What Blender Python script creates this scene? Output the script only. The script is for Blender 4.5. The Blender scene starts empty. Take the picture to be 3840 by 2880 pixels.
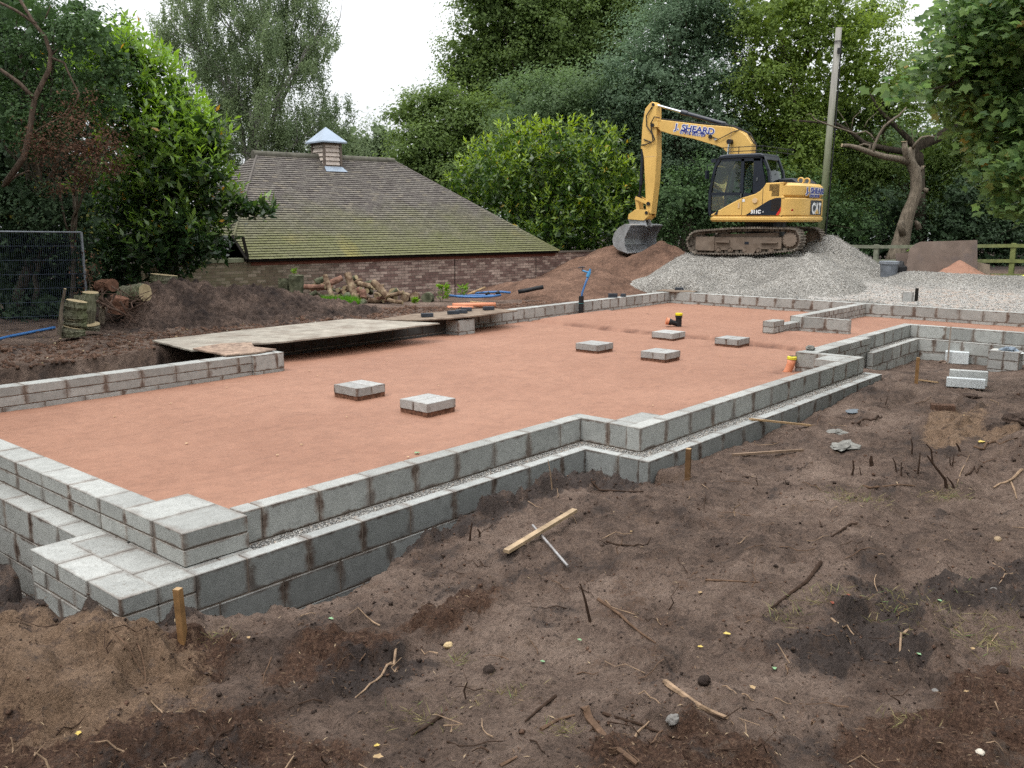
import bpy, math, random
import numpy as np
from mathutils import Vector, Matrix

# ------------------------------------------------------------------ camera, sky, sun
S = bpy.context.scene
COL = S.collection
F, P, RO, YA, H = 3357.57, math.radians(10.38345), math.radians(-0.13578), math.radians(40.42113), 1.81

def _axes():
    fwd = np.array([math.cos(YA) * math.cos(P), math.sin(YA) * math.cos(P), -math.sin(P)])
    right = np.array([math.sin(YA), -math.cos(YA), 0.0])
    down = np.cross(fwd, right)
    rr = right * math.cos(RO) + down * math.sin(RO)
    dd = down * math.cos(RO) - right * math.sin(RO)
    return rr, dd, fwd
RR, DD, FW = _axes()
cd = bpy.data.cameras.new('camera'); cam = bpy.data.objects.new('camera', cd); COL.objects.link(cam)
cam.matrix_world = Matrix(((RR[0], -DD[0], -FW[0], 0), (RR[1], -DD[1], -FW[1], 0), (RR[2], -DD[2], -FW[2], H), (0, 0, 0, 1)))
cd.sensor_width = 36; cd.lens = F / 3840 * 36; cd.clip_end = 600; cd.clip_start = 0.05
S.camera = cam
S.view_settings.view_transform = 'Standard'; S.view_settings.look = 'None'
S.view_settings.exposure = 0.32; S.view_settings.gamma = 1
W = bpy.data.worlds.new('World'); S.world = W; W.use_nodes = True
wn = W.node_tree; wn.nodes.clear()
sky = wn.nodes.new('ShaderNodeTexSky'); sky.sky_type = 'NISHITA'; sky.sun_disc = False
sky.sun_elevation = math.radians(60); sky.sun_rotation = math.radians(-105)   # sun behind the left shoulder
sky.dust_density = 4; sky.air_density = 1.0
hs = wn.nodes.new('ShaderNodeHueSaturation'); hs.inputs['Saturation'].default_value = 0.25
mixw = wn.nodes.new('ShaderNodeMixRGB'); mixw.inputs[0].default_value = 0.8
# the bright cloud layer: an overcast sky is brightest overhead
tcw = wn.nodes.new('ShaderNodeTexCoord'); sxw = wn.nodes.new('ShaderNodeSeparateXYZ'); wn.links.new(tcw.outputs['Generated'], sxw.inputs[0])
rpw = wn.nodes.new('ShaderNodeValToRGB'); wn.links.new(sxw.outputs[2], rpw.inputs[0])
rpw.color_ramp.elements[0].position = 0.0; rpw.color_ramp.elements[0].color = (.26, .27, .28, 1)
rpw.color_ramp.elements[1].position = 1.0; rpw.color_ramp.elements[1].color = (1.0, 1.015, 1.03, 1)
scw = wn.nodes.new('ShaderNodeVectorMath'); scw.operation = 'SCALE'; scw.inputs['Scale'].default_value = 23.0
wn.links.new(rpw.outputs[0], scw.inputs[0]); wn.links.new(scw.outputs[0], mixw.inputs[2])
bg = wn.nodes.new('ShaderNodeBackground'); bg.inputs['Strength'].default_value = 0.12
wo = wn.nodes.new('ShaderNodeOutputWorld')
wn.links.new(sky.outputs[0], hs.inputs['Color']); wn.links.new(hs.outputs[0], mixw.inputs[1])
wn.links.new(mixw.outputs[0], bg.inputs[0]); wn.links.new(bg.outputs[0], wo.inputs[0])
sd = bpy.data.lights.new('sun', 'SUN'); sun = bpy.data.objects.new('sun', sd); COL.objects.link(sun)
sd.energy = 1.2; sd.angle = math.radians(14); sd.color = (1.0, 0.96, 0.9)
_sdir = Vector((-math.cos(math.radians(60)) * math.cos(math.radians(15)), -math.cos(math.radians(60)) * math.sin(math.radians(15)) * -1, math.sin(math.radians(60))))
sun.rotation_euler = _sdir.to_track_quat('Z', 'Y').to_euler()
S.cycles.max_bounces = 6; S.cycles.diffuse_bounces = 4; S.cycles.transparent_max_bounces = 8
S.cycles.caustics_reflective = False; S.cycles.caustics_refractive = False
try:
    S.cycles.use_denoising = False
except Exception:
    pass

# ------------------------------------------------------------------ helpers
def ray(px, py):
    d = RR * ((px - 1920) / F) + DD * ((py - 1440) / F) + FW
    return d
def at(px, py, depth):
    """world point seen in a given direction, a given distance ahead"""
    d = ray(px, py); t = depth / (d[0] * math.cos(YA) + d[1] * math.sin(YA))
    return np.array([d[0] * t, d[1] * t, H + d[2] * t])
def un(px, py, z):
    d = ray(px, py); t = (z - H) / d[2]
    return np.array([d[0] * t, d[1] * t, z])

def tag(o, label=None, cat=None, group=None, kind=None):
    if label: o['label'] = label
    if cat: o['category'] = cat
    if group: o['group'] = group
    if kind: o['kind'] = kind
    return o
def empty(name, loc=(0, 0, 0), rz=0.0, parent=None):
    o = bpy.data.objects.new(name, None); COL.objects.link(o)
    o.location = loc; o.rotation_euler = (0, 0, rz); o.empty_display_size = .1
    if parent: o.parent = parent
    return o
def thing(name, label, cat, loc=(0, 0, 0), rz=0.0, group=None):
    return tag(empty(name, loc, rz), label, cat, group)

class MB:
    """collects faces of one mesh"""
    def __init__(s): s.v = []; s.f = []; s.uv = []; s.t = []; s.mi = []; s.n = 0
    def add(s, vs, fs, uvs=None, tint=0.5, mi=0):
        b = s.n; s.v.extend([tuple(p) for p in vs]); s.n += len(vs)
        for k, f in enumerate(fs):
            s.f.append([b + i for i in f]); s.t.append(tint); s.mi.append(mi)
            s.uv.append(uvs[k] if uvs else [(0.5, 0.5)] * len(f))
        return s
    def box(s, x0, y0, z0, x1, y1, z1, tint=0.5, mi=0, M=None, uv=None):
        vs = [(x0, y0, z0), (x1, y0, z0), (x1, y1, z0), (x0, y1, z0), (x0, y0, z1), (x1, y0, z1), (x1, y1, z1), (x0, y1, z1)]
        if M is not None: vs = [tuple(M @ Vector(p)) for p in vs]
        fs = [(0, 3, 2, 1), (4, 5, 6, 7), (0, 1, 5, 4), (1, 2, 6, 5), (2, 3, 7, 6), (3, 0, 4, 7)]
        return s.add(vs, fs, None, tint, mi)
    def prism(s, pts, a, b, axis='y', tint=0.5, mi=0, M=None, bev=0.0):
        """polygon pts (u,v) extruded along an axis from a to b; axis y: pts=(x,z); z: (x,y); x: (y,z)"""
        def mk(p, w):
            q = {'y': (p[0], w, p[1]), 'z': (p[0], p[1], w), 'x': (w, p[0], p[1])}[axis]
            return tuple(M @ Vector(q)) if M is not None else q
        n = len(pts)
        if bev > 0:
            c = np.mean(np.array(pts, float), 0)
            ins = []
            P_ = np.array(pts, float)
            area = 0.5 * sum(P_[i][0] * P_[(i + 1) % n][1] - P_[(i + 1) % n][0] * P_[i][1] for i in range(n))
            sg = 1 if area > 0 else -1
            for i in range(n):
                p0, p1, p2 = P_[i - 1], P_[i], P_[(i + 1) % n]
                d1 = (p1 - p0) / (np.linalg.norm(p1 - p0) + 1e-9); d2 = (p2 - p1) / (np.linalg.norm(p2 - p1) + 1e-9)
                nn = np.array([-(d1[1] + d2[1]), d1[0] + d2[0]]) * sg
                nn /= (np.linalg.norm(nn) + 1e-9)
                ins.append(p1 + nn * bev)
            sb = bev if b > a else -bev
            vs = [mk(p, a) for p in ins] + [mk(p, a + sb) for p in pts] + [mk(p, b - sb) for p in pts] + [mk(p, b) for p in ins]
            fs = [tuple(range(n)), tuple(3 * n + i for i in reversed(range(n)))]
            for L in range(3):
                for i in range(n):
                    j = (i + 1) % n
                    fs.append((L * n + i, L * n + n + i, L * n + n + j, L * n + j))
        else:
            vs = [mk(p, a) for p in pts] + [mk(p, b) for p in pts]
            fs = [tuple(range(n)), tuple(n + i for i in reversed(range(n)))]
            for i in range(n):
                j = (i + 1) % n; fs.append((i, n + i, n + j, j))
        return s.add(vs, fs, None, tint, mi)
    def tube(s, pts, rad, n=8, tint=0.5, mi=0, cap=True, jit=0.0, rng=None):
        pts = [Vector(p) for p in pts]; m = len(pts)
        rs = rad if hasattr(rad, '__len__') else [rad] * m
        vs = []; up = Vector((0.13, 0.31, 0.94)).normalized(); prev = None
        for i, p in enumerate(pts):
            t = (pts[min(i + 1, m - 1)] - pts[max(i - 1, 0)])
            t = t.normalized() if t.length > 1e-9 else Vector((0, 0, 1))
            if prev is None:
                a = t.cross(up)
                if a.length < .05: a = t.cross(Vector((1, 0, 0)))
                a.normalize()
            else:
                a = (prev - t * prev.dot(t)); a.normalize()
            prev = a; b = t.cross(a)
            for k in range(n):
                th = 2 * math.pi * k / n; r = rs[i]
                if jit and rng is not None: r *= 1 + jit * (rng.random() - .5)
                vs.append(p + a * (math.cos(th) * r) + b * (math.sin(th) * r))
        fs = []
        for i in range(m - 1):
            for k in range(n):
                l = (k + 1) % n
                fs.append((i * n + k, i * n + l, (i + 1) * n + l, (i + 1) * n + k))
        if cap:
            fs.append(tuple(reversed(range(n)))); fs.append(tuple((m - 1) * n + k for k in range(n)))
        return s.add(vs, fs, None, tint, mi)
    def cyl(s, p0, p1, r, n=16, tint=.5, mi=0, r1=None):
        return s.tube([p0, p1], [r, r if r1 is None else r1], n, tint, mi)
    def build(s, name, mats, parent=None, smooth=False, uv=False):
        me = bpy.data.meshes.new(name)
        me.from_pydata(s.v, [], s.f)
        mats = mats if isinstance(mats, (list, tuple)) else [mats]
        for m in mats: me.materials.append(m)
        if len(mats) > 1: me.polygons.foreach_set('material_index', s.mi)
        at_ = me.attributes.new('tint', 'FLOAT', 'FACE'); at_.data.foreach_set('value', s.t)
        if uv:
            u = me.uv_layers.new(name='UVMap')
            u.data.foreach_set('uv', [c for f in s.uv for p in f for c in p])
        if smooth: me.polygons.foreach_set('use_smooth', [True] * len(s.f))
        me.update()
        o = bpy.data.objects.new(name, me); COL.objects.link(o)
        if parent: o.parent = parent
        return o

def npmesh(name, V, Fq, mat, parent=None, tint=None, smooth=False, nv=4, vattr=None):
    """mesh from numpy arrays; Fq is (m,nv)"""
    me = bpy.data.meshes.new(name)
    V = np.ascontiguousarray(V, dtype=np.float32); Fq = np.ascontiguousarray(Fq, dtype=np.int32)
    m = len(Fq)
    me.vertices.add(len(V)); me.vertices.foreach_set('co', V.ravel())
    me.loops.add(m * nv); me.loops.foreach_set('vertex_index', Fq.ravel())
    me.polygons.add(m); me.polygons.foreach_set('loop_start', np.arange(0, m * nv, nv, dtype=np.int32))
    try: me.polygons.foreach_set('loop_total', np.full(m, nv, dtype=np.int32))
    except Exception: pass
    for k in (mat if isinstance(mat, (list, tuple)) else [mat]): me.materials.append(k)
    if tint is not None:
        a = me.attributes.new('tint', 'FLOAT', 'FACE'); a.data.foreach_set('value', np.ascontiguousarray(tint, dtype=np.float32))
    if vattr:
        for k, arr in vattr.items():
            a = me.attributes.new(k, 'FLOAT', 'POINT'); a.data.foreach_set('value', np.ascontiguousarray(arr, dtype=np.float32))
    if smooth: me.polygons.foreach_set('use_smooth', np.ones(m, dtype=bool))
    me.update(calc_edges=True); me.validate()
    o = bpy.data.objects.new(name, me); COL.objects.link(o)
    if parent: o.parent = parent
    return o

# ---- numpy noise
def _h(ix, iy, s):
    n = (ix.astype(np.int64) * 374761393 + iy.astype(np.int64) * 668265263 + s * 974711) & 0x7fffffff
    n = ((n ^ (n >> 13)) * 1274126177) & 0x7fffffff
    return ((n ^ (n >> 16)) & 0xffff) / 65535.0
def vn(x, y, s=0):
    x = np.asarray(x, float); y = np.asarray(y, float)
    ix = np.floor(x); iy = np.floor(y); fx = x - ix; fy = y - iy
    fx = fx * fx * fx * (fx * (fx * 6 - 15) + 10); fy = fy * fy * fy * (fy * (fy * 6 - 15) + 10)
    a = _h(ix, iy, s); b = _h(ix + 1, iy, s); c = _h(ix, iy + 1, s); d = _h(ix + 1, iy + 1, s)
    return (a + (b - a) * fx) * (1 - fy) + (c + (d - c) * fx) * fy
def fbm(x, y, s=0, o=4, g=.5):
    r = 0; a = 1; t = 0
    for k in range(o):
        c_, s_ = math.cos(.6 * k + .3), math.sin(.6 * k + .3)
        r = r + a * (vn((x * c_ - y * s_) * 2 ** k + 17 * k, (x * s_ + y * c_) * 2 ** k - 9 * k, s + k) - .5); t += a; a *= g
    return r / t * 2
def sm(x, a, b):
    t = np.clip((np.asarray(x, float) - a) / (b - a), 0, 1); return t * t * (3 - 2 * t)

# ------------------------------------------------------------------ materials
class NT:
    def __init__(s, name, rough=0.9, spec=0.3, metal=0.0):
        s.m = bpy.data.materials.new(name); s.m.use_nodes = True; s.t = s.m.node_tree
        s.b = s.t.nodes['Principled BSDF']; s.b.inputs['Roughness'].default_value = rough
        s.b.inputs['Specular IOR Level'].default_value = spec; s.b.inputs['Metallic'].default_value = metal
    def n(s, typ, **kw):
        q = s.t.nodes.new(typ)
        for k, v in kw.items(): setattr(q, k, v)
        return q
    def l(s, a, b): s.t.links.new(a, b)
    def pos(s, scale=(1, 1, 1), obj=False):
        if obj:
            c = s.n('ShaderNodeTexCoord').outputs['Object']
        else:
            c = s.n('ShaderNodeNewGeometry').outputs['Position']
        m = s.n('ShaderNodeMapping'); m.inputs['Scale'].default_value = scale; s.l(c, m.inputs['Vector']); return m.outputs[0]
    def noise(s, vec, scale, detail=4, rough=.55, dist=0.0):
        q = s.n('ShaderNodeTexNoise'); q.inputs['Scale'].default_value = scale; q.inputs['Detail'].default_value = detail
        q.inputs['Roughness'].default_value = rough; q.inputs['Distortion'].default_value = dist; s.l(vec, q.inputs['Vector']); return q.outputs['Fac']
    def voro(s, vec, scale, out='Distance', feature='F1'):
        q = s.n('ShaderNodeTexVoronoi', feature=feature); q.inputs['Scale'].default_value = scale; s.l(vec, q.inputs['Vector']); return q.outputs[out]
    def ramp(s, fac, stops, interp='LINEAR'):
        q = s.n('ShaderNodeValToRGB'); q.color_ramp.interpolation = interp; e = q.color_ramp.elements
        while len(e) < len(stops): e.new(0.5)
        for i, (p, c) in enumerate(stops):
            e[i].position = p
            e[i].color = (c[0], c[1], c[2], 1) if hasattr(c, '__len__') else (c, c, c, 1)
        s.l(fac, q.inputs[0]); return q.outputs[0]
    def mix(s, fac, a, b, mode='MIX'):
        q = s.n('ShaderNodeMixRGB', blend_type=mode)
        for i, v in ((0, fac), (1, a), (2, b)):
            if isinstance(v, (int, float)): q.inputs[i].default_value = v if i == 0 else (v, v, v, 1)
            elif hasattr(v, '__len__'): q.inputs[i].default_value = (*v[:3], 1)
            else: s.l(v, q.inputs[i])
        return q.outputs[0]
    def math(s, op, a, b=0.0, clamp=False):
        q = s.n('ShaderNodeMath', operation=op); q.use_clamp = clamp
        for i, v in ((0, a), (1, b)):
            if isinstance(v, (int, float)): q.inputs[i].default_value = v
            else: s.l(v, q.inputs[i])
        return q.outputs[0]
    def attr(s, name='tint'):
        q = s.n('ShaderNodeAttribute'); q.attribute_name = name; return q.outputs['Fac']
    def color(s, c):
        if hasattr(c, '__len__'): s.b.inputs['Base Color'].default_value = (*c[:3], 1)
        else: s.l(c, s.b.inputs['Base Color'])
    def bump(s, h, strength=.5, dist=.02):
        q = s.n('ShaderNodeBump'); q.inputs['Strength'].default_value = strength; q.inputs['Distance'].default_value = dist
        s.l(h, q.inputs['Height']); s.l(q.outputs[0], s.b.inputs['Normal']); return s

def soil_mat(name, cols, mulch=None, sc=1.0, patch=None):
    """cols: dark, mid, light"""
    t = NT(name, .95, .15); p = t.pos()
    n1 = t.noise(p, 1.1 * sc, 6, .62, .4); n2 = t.noise(p, 9 * sc, 9, .74); n3 = t.noise(p, 62 * sc, 7, .78); n4 = t.noise(t.pos((1, 1.7, 1)), 3.6 * sc, 6, .65)
    f = t.math('ADD', t.math('MULTIPLY', n1, .55), t.math('MULTIPLY', n2, .45))
    c = t.ramp(f, [(.36, cols[0]), (.5, cols[1]), (.64, cols[2])])
    sp = t.ramp(n3, [(.36, .42), (.47, .95), (.55, 1.05), (.66, 1.45)])
    c = t.mix(1.0, c, sp, 'MULTIPLY')
    fk = t.noise(t.pos((1, 2.1, 1)), 17 * sc, 7, .72); c = t.mix(t.math('MULTIPLY', t.ramp(fk, [(.555, 0), (.62, 1)]), .62), c, (.042, .031, .027))
    lf = t.noise(t.pos((2.1, 1, 1)), 23 * sc, 6, .7); c = t.mix(t.math('MULTIPLY', t.ramp(lf, [(.62, 0), (.69, 1)]), .3), c, (.27, .21, .17))
    if mulch:
        rag = lambda a_, w_: t.ramp(t.math('ADD', a_, t.math('ADD', t.math('MULTIPLY', t.math('SUBTRACT', n3, .5), 1.8), t.math('ADD', t.math('MULTIPLY', t.math('SUBTRACT', n2, .5), 2.6), t.math('MULTIPLY', t.math('SUBTRACT', n4, .5), 2.0)))), [(.5 - w_ * .55, 0), (.5 + w_ * .55, 1)])
        m = t.math('MULTIPLY', rag(t.attr('mulch'), .34), .9); c2 = t.ramp(n3, [(.35, mulch[0]), (.52, mulch[1]), (.7, mulch[2])])
        c = t.mix(m, c, c2)
        m = t.math('MULTIPLY', rag(t.attr('sandy'), .4), .85); c3 = t.ramp(n2, [(.3, (.12, .078, .050)), (.5, (.21, .138, .090)), (.7, (.29, .195, .130))])
        c = t.mix(m, c, t.mix(1.0, c3, sp, 'MULTIPLY'))
        m = t.math('MULTIPLY', rag(t.attr('dark'), .36), .85); c = t.mix(m, c, t.mix(1.0, (.044, .036, .034), sp, 'MULTIPLY'))
    # small stones and crumbs
    v = t.voro(p, 38 * sc); 
    bits = t.ramp(v, [(.08, 1), (.13, 0)])
    vc = t.voro(p, 38 * sc, 'Color'); sel = t.ramp(t.math('MULTIPLY', vc, 1.0), [(.80, 0), (.84, 1)])
    c = t.mix(t.math('MULTIPLY', bits, sel), c, (.22, .17, .13))
    t.color(c)
    hgt = t.math('ADD', t.math('MULTIPLY', n2, .7), t.math('MULTIPLY', n3, .35))
    t.bump(hgt, 1.0, .06)
    return t.m

def block_mat(name, base=(.34, .345, .33), stain=True, damp_shade=1.0):
    t = NT(name, .92, .2); p = t.pos()
    n1 = t.noise(p, 3.0, 4); n2 = t.noise(p, 120, 3, .8); n3 = t.noise(p, 14, 5, .65)
    ti = t.attr()
    b0 = tuple(x * .84 for x in base); b1 = tuple(min(1, x * 1.16) for x in base)
    c = t.ramp(t.math('ADD', t.math('MULTIPLY', n1, .5), t.math('MULTIPLY', ti, .5)), [(.25, b0), (.75, b1)])
    c = t.mix(1.0, c, t.ramp(n2, [(.3, .72), (.5, 1.0), (.7, 1.22)]), 'MULTIPLY')
    c = t.mix(1.0, c, t.ramp(n3, [(.3, .86), (.6, 1.06)]), 'MULTIPLY')
    if stain:
        uvn = t.n('ShaderNodeUVMap'); uvn.uv_map = 'UVMap'; sx = t.n('ShaderNodeSeparateXYZ'); t.l(uvn.outputs[0], sx.inputs[0])
        u = sx.outputs[0]; v = sx.outputs[1]
        eu = t.math('MINIMUM', u, t.math('SUBTRACT', 1.0, u)); ev = t.math('MINIMUM', v, t.math('SUBTRACT', 1.0, v))
        nz = t.noise(p, 9, 4, .6); nz2 = t.noise(p, 2.0, 2)
        e = t.math('ADD', t.math('MULTIPLY', t.math('SUBTRACT', nz, .5), .30), eu)
        m1 = t.ramp(e, [(.02, 1), (.105, 0)])
        e2 = t.math('ADD', t.math('MULTIPLY', t.math('SUBTRACT', nz, .5), .36), ev)
        m2 = t.ramp(e2, [(.02, .9), (.10, 0)])
        m = t.math('MULTIPLY', t.math('MAXIMUM', m1, m2), t.ramp(nz2, [(.32, .35), (.58, .95)]))
        geo = t.n('ShaderNodeNewGeometry'); sn = t.n('ShaderNodeSeparateXYZ'); t.l(geo.outputs['Normal'], sn.inputs[0])
        side = t.ramp(t.math('ABSOLUTE', sn.outputs[2]), [(.5, 1), (.8, .50)])
        m = t.math('MULTIPLY', m, side)
        c = t.mix(m, c, t.ramp(nz, [(.36, (.085, .054, .040)), (.5, (.16, .115, .092)), (.6, (.27, .225, .19))]))
        # spilt mortar and crumbs on the flat tops
        tops = t.ramp(sn.outputs[2], [(.7, 0), (.9, 1)])
        cr = t.ramp(t.noise(p, 42, 4, .75), [(.58, 0), (.64, 1)]); pa = t.ramp(t.noise(p, 1.7, 4, .6), [(.42, 0), (.6, 1)])
        c = t.mix(t.math('MULTIPLY', t.math('MULTIPLY', tops, cr), t.math('MULTIPLY', pa, .8)), c, (.13, .105, .08))
    if damp_shade < 1:      # sides darker than tops: damp on outer leaf, painted shade on shaded leaf
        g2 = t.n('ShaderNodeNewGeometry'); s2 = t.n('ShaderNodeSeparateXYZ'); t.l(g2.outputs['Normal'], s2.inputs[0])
        c = t.mix(1.0, c, t.ramp(t.math('ABSOLUTE', s2.outputs[2]), [(.3, damp_shade), (.8, 1)]), 'MULTIPLY')
    t.color(c); t.bump(t.math('ADD', n2, t.math('MULTIPLY', n3, .5)), .5, .005)
    return t.m

def plain(name, col, rough=.6, spec=.4, metal=0.0, var=.25, sc=8, bump=0.0, dirt=None):
    t = NT(name, rough, spec, metal); p = t.pos(obj=True)
    n = t.noise(p, sc, 5, .6)
    c = t.mix(1.0, (*col,), t.ramp(n, [(.3, 1 - var), (.7, 1 + var)]), 'MULTIPLY')
    if dirt:
        d = t.ramp(t.noise(p, sc * .35, 6, .7), [(dirt[1], 0), (dirt[1] + .18, 1)])
        c = t.mix(t.math('MULTIPLY', d, dirt[2]), c, dirt[0])
    t.color(c)
    if bump: t.bump(n, bump, .01)
    return t.m

def leaf_mat(name, c0, c1, c2=None, trans=.35, rough=.6, spec=.18):
    """colour varies leaf by leaf with the face attribute tint"""
    m = bpy.data.materials.new(name); m.use_nodes = True; nt = m.node_tree; b = nt.nodes['Principled BSDF']
    a = nt.nodes.new('ShaderNodeAttribute'); a.attribute_name = 'tint'
    r = nt.nodes.new('ShaderNodeValToRGB'); e = r.color_ramp.elements
    e[0].position = 0.0; e[0].color = (*c0, 1); e[1].position = .85; e[1].color = (*c1, 1)
    if c2: x = e.new(.97); x.color = (*c2, 1)
    nt.links.new(a.outputs['Fac'], r.inputs[0]); nt.links.new(r.outputs[0], b.inputs['Base Color'])
    b.inputs['Roughness'].default_value = rough; b.inputs['Specular IOR Level'].default_value = spec
    tr = nt.nodes.new('ShaderNodeBsdfTranslucent'); mx = nt.nodes.new('ShaderNodeMixShader'); mx.inputs[0].default_value = trans
    hv = nt.nodes.new('ShaderNodeHueSaturation'); hv.inputs['Value'].default_value = 1.9; hv.inputs['Saturation'].default_value = 1.15; hv.inputs['Hue'].default_value = .49
    nt.links.new(r.outputs[0], hv.inputs['Color']); nt.links.new(hv.outputs[0], tr.inputs[0])
    out = nt.nodes['Material Output']
    nt.links.new(b.outputs[0], mx.inputs[1]); nt.links.new(tr.outputs[0], mx.inputs[2]); nt.links.new(mx.outputs[0], out.inputs[0])
    return m

def bark_mat(name, c0, c1, sc=(6, 6, 1.2)):
    t = NT(name, .95, .15); p = t.pos(sc)
    n = t.noise(p, 4, 6, .65); t.color(t.ramp(n, [(.32, c0), (.66, c1)])); t.bump(n, .8, .03); return t.m

M = {}
M['ground'] = soil_mat('soil', [(.042, .030, .025), (.140, .098, .077), (.245, .180, .144)],
                       mulch=[(.024, .013, .009), (.082, .044, .029), (.20, .12, .078)])
M['dark_soil'] = soil_mat('dark_soil', [(.018, .014, .014), (.078, .055, .045), (.19, .132, .105)], sc=1.6)
M['brown_soil'] = soil_mat('brown_soil', [(.06, .036, .026), (.15, .088, .062), (.25, .15, .105)], sc=1.0)
M['block'] = block_mat('concrete_block')
M['damp'] = block_mat('damp_block', (.34, .35, .34), True, .68)
M['damp_shade'] = block_mat('shade_dark_block', (.30, .30, .29), True, .22)  # shade under the boards painted into the side faces
M['mortar'] = plain('mortar', (.18, .145, .12), .95, .1, var=.3, sc=12, bump=.4)
M['pad'] = block_mat('pad_block', (.36, .36, .35), True)
M['wood'] = plain('pale_timber', (.36, .24, .13), .8, .2, var=.35, sc=9, bump=.2)
M['stake'] = plain('stake_timber', (.25, .14, .06), .85, .2, var=.35, sc=9, bump=.2)
M['ply'] = plain('plywood', (.33, .30, .255), .9, .15, var=.22, sc=5, bump=.3, dirt=((.16, .12, .095), .47, .7))
M['ply_dirty'] = plain('dirty_plywood', (.22, .17, .13), .9, .15, var=.3, sc=5, bump=.3, dirt=((.10, .07, .055), .45, .6))
M['osb'] = plain('flaky_board', (.30, .22, .17), .95, .1, var=.45, sc=14, bump=.5, dirt=((.13, .09, .08), .5, .6))
# ------------------------------------------------------------------ ground
def foot_dist(x, y):
    """signed-ish distance outside the foundation footprint (0 inside)"""
    rects = [(2.09, 4.56, 6.48, 12.0), (2.38, 4.56, 7.3, 10.85), (6.38, 3.9, 12.24, 12.2), (11.9, 4.75, 20.45, 12.1), (16.47, -4, 20.45, 12.1)]
    d = np.full(np.shape(x), 1e9)
    for a, b, c, e in rects:
        dx = np.maximum(np.maximum(a - x, x - c), 0); dy = np.maximum(np.maximum(b - y, y - e), 0)
        d = np.minimum(d, np.hypot(dx, dy))
    return d
def inside(x, y):
    return foot_dist(x, y) < .001
def gz(x, y):
    x = np.asarray(x, float); y = np.asarray(y, float)
    r = np.hypot(x, y); fd = foot_dist(x, y)
    # --- the front bank the photographer stands on
    z = -.27 + .42 * (1 - sm(r, 1.2, 4.3))
    z = z - .10 * sm(x, 5.5, 7.5) * (1 - sm(x, 9.5, 11.5)) - .30 * sm(x, 12.3, 15.2) * sm(y, 1.5, 3.6)
    z = z + .10 * sm(x, 8, 10) * (1 - sm(y, 1.6, 2.6))
    z = z + .28 * np.exp(-(((x - 1.15) / .8) ** 2 + ((y - 4.15) / .55) ** 2))
    z = z + .20 * np.exp(-(((x - 9.25) / .35) ** 2 + ((y - 1.55) / .25) ** 2))
    z = z - .12 * np.exp(-(((x - 11.3) / .55) ** 2 + ((y - 3.25) / .10) ** 2)) - .10 * np.exp(-(((x - 14.6) / .5) ** 2 + ((y - 3.45) / .12) ** 2)) - .08 * np.exp(-(((x - 10.9) / .25) ** 2 + ((y - 2.55) / .08) ** 2))
    # --- trench along the near front wall
    wob = .10 * fbm(x * 1.7, y * 1.7, 5, 3) + .03 * fbm(x * 9, y * 9, 6, 2)
    wid = .36 + .38 * np.exp(-((x - 3.0) / .55) ** 2) + wob
    wid = np.maximum(wid - .06 * sm(x, 3.8, 5.0), .22)
    tr = (1 - sm(fd, wid - .16, wid + .02)) * (1 - sm(x, 6.30, 6.50)) * (x < 6.6)
    z = z - (.80 - .42 * sm(x, 4.0, 5.4)) * tr * (y < 5.85)
    left = (1 - sm(x, 1.9, 2.35)) * sm(y, 4.75 + .1 * wob, 5.25 + wob)
    z = z * (1 - left) + (-.44 - .34 * np.exp(-((y - 5.35) / .4) ** 2) + .10 * fbm(x * 2, y * 2, 8, 3)) * left
    # --- behind the house
    back = sm(y, 9.0, 10.6) * (1 - sm(x, 20.3, 21.3))
    dep = x * math.cos(YA) + y * math.sin(YA)
    zb = -.04 - .30 * sm(dep, 18.5, 26) + .05 * sm(y, 12, 14) * (1 - sm(dep, 18, 20))
    zb = zb + .06 * fbm(x * .8, y * .8, 12, 3)
    zb = zb - .16 * (1 - sm(np.abs(y - 11.15 - .1 * wob), .1, .35)) * (1 - sm(x, 6.0, 6.4))
    z = z * (1 - back) + zb * back
    void = sm(x, 6.45 + .15 * wob, 6.6 + .15 * wob) * (1 - sm(x, 12.3, 12.8)) * sm(y, 10.4, 10.6) * (1 - sm(y, 12.25, 12.4))
    z = z - 1.0 * void
    # --- yard behind the far wall rises towards the fence
    yard = sm(x, 20.45, 21.0)
    zy = .0 + .36 * sm(x, 21.5, 24.8) - .25 * sm(x, 25.5, 27.5) * (1 - sm(y, 9, 12)) * 0 - .5 * sm(y, 12.5, 16)
    z = z * (1 - yard) + zy * yard
    z = np.where(fd < .02, -1.1, z)
    # --- roughness: strong at the front, calmer far away
    amp = (1 - sm(r, 9, 22)) * .75 + .25
    rough = .045 * fbm(x * 1.6, y * 1.6, 21, 4) + .030 * np.abs(fbm(x * 5.5 + 3, y * 5.5, 31, 4)) - .012
    rough = rough + .016 * fbm(x * 19, y * 19, 41, 3)
    ridged = 1 - np.abs(fbm(x * 3.1, y * 2.3, 51, 4))
    lump = sm(fbm(x * .5, y * .5, 61, 2), -.1, .35)
    rough = rough + lump * .030 * (ridged ** 3 - .3)
    cl_ = np.abs(fbm(x * 11 + 7, y * 11, 81, 3)); rough = rough + .030 * sm(fbm(x * .9 + 3, y * .9, 83, 3), -.15, .5) * (.35 - cl_)
    rz = np.clip(a_mulch(x, y) * .7 + a_dark(x, y) + a_sandy(x, y) * .5 + .22, 0, 1.1) * (r < 14)
    q1 = fbm(x * 4.2 + 11, y * 5.2, 91, 4); q2 = np.abs(fbm(x * 8.5, y * 9.5 + 5, 93, 4))
    rough = rough + rz * (.085 * sm(q1, .02, .42) - .018 + .075 * (.30 - q2)) + rz * .022 * fbm(x * 30, y * 30, 95, 2)
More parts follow.
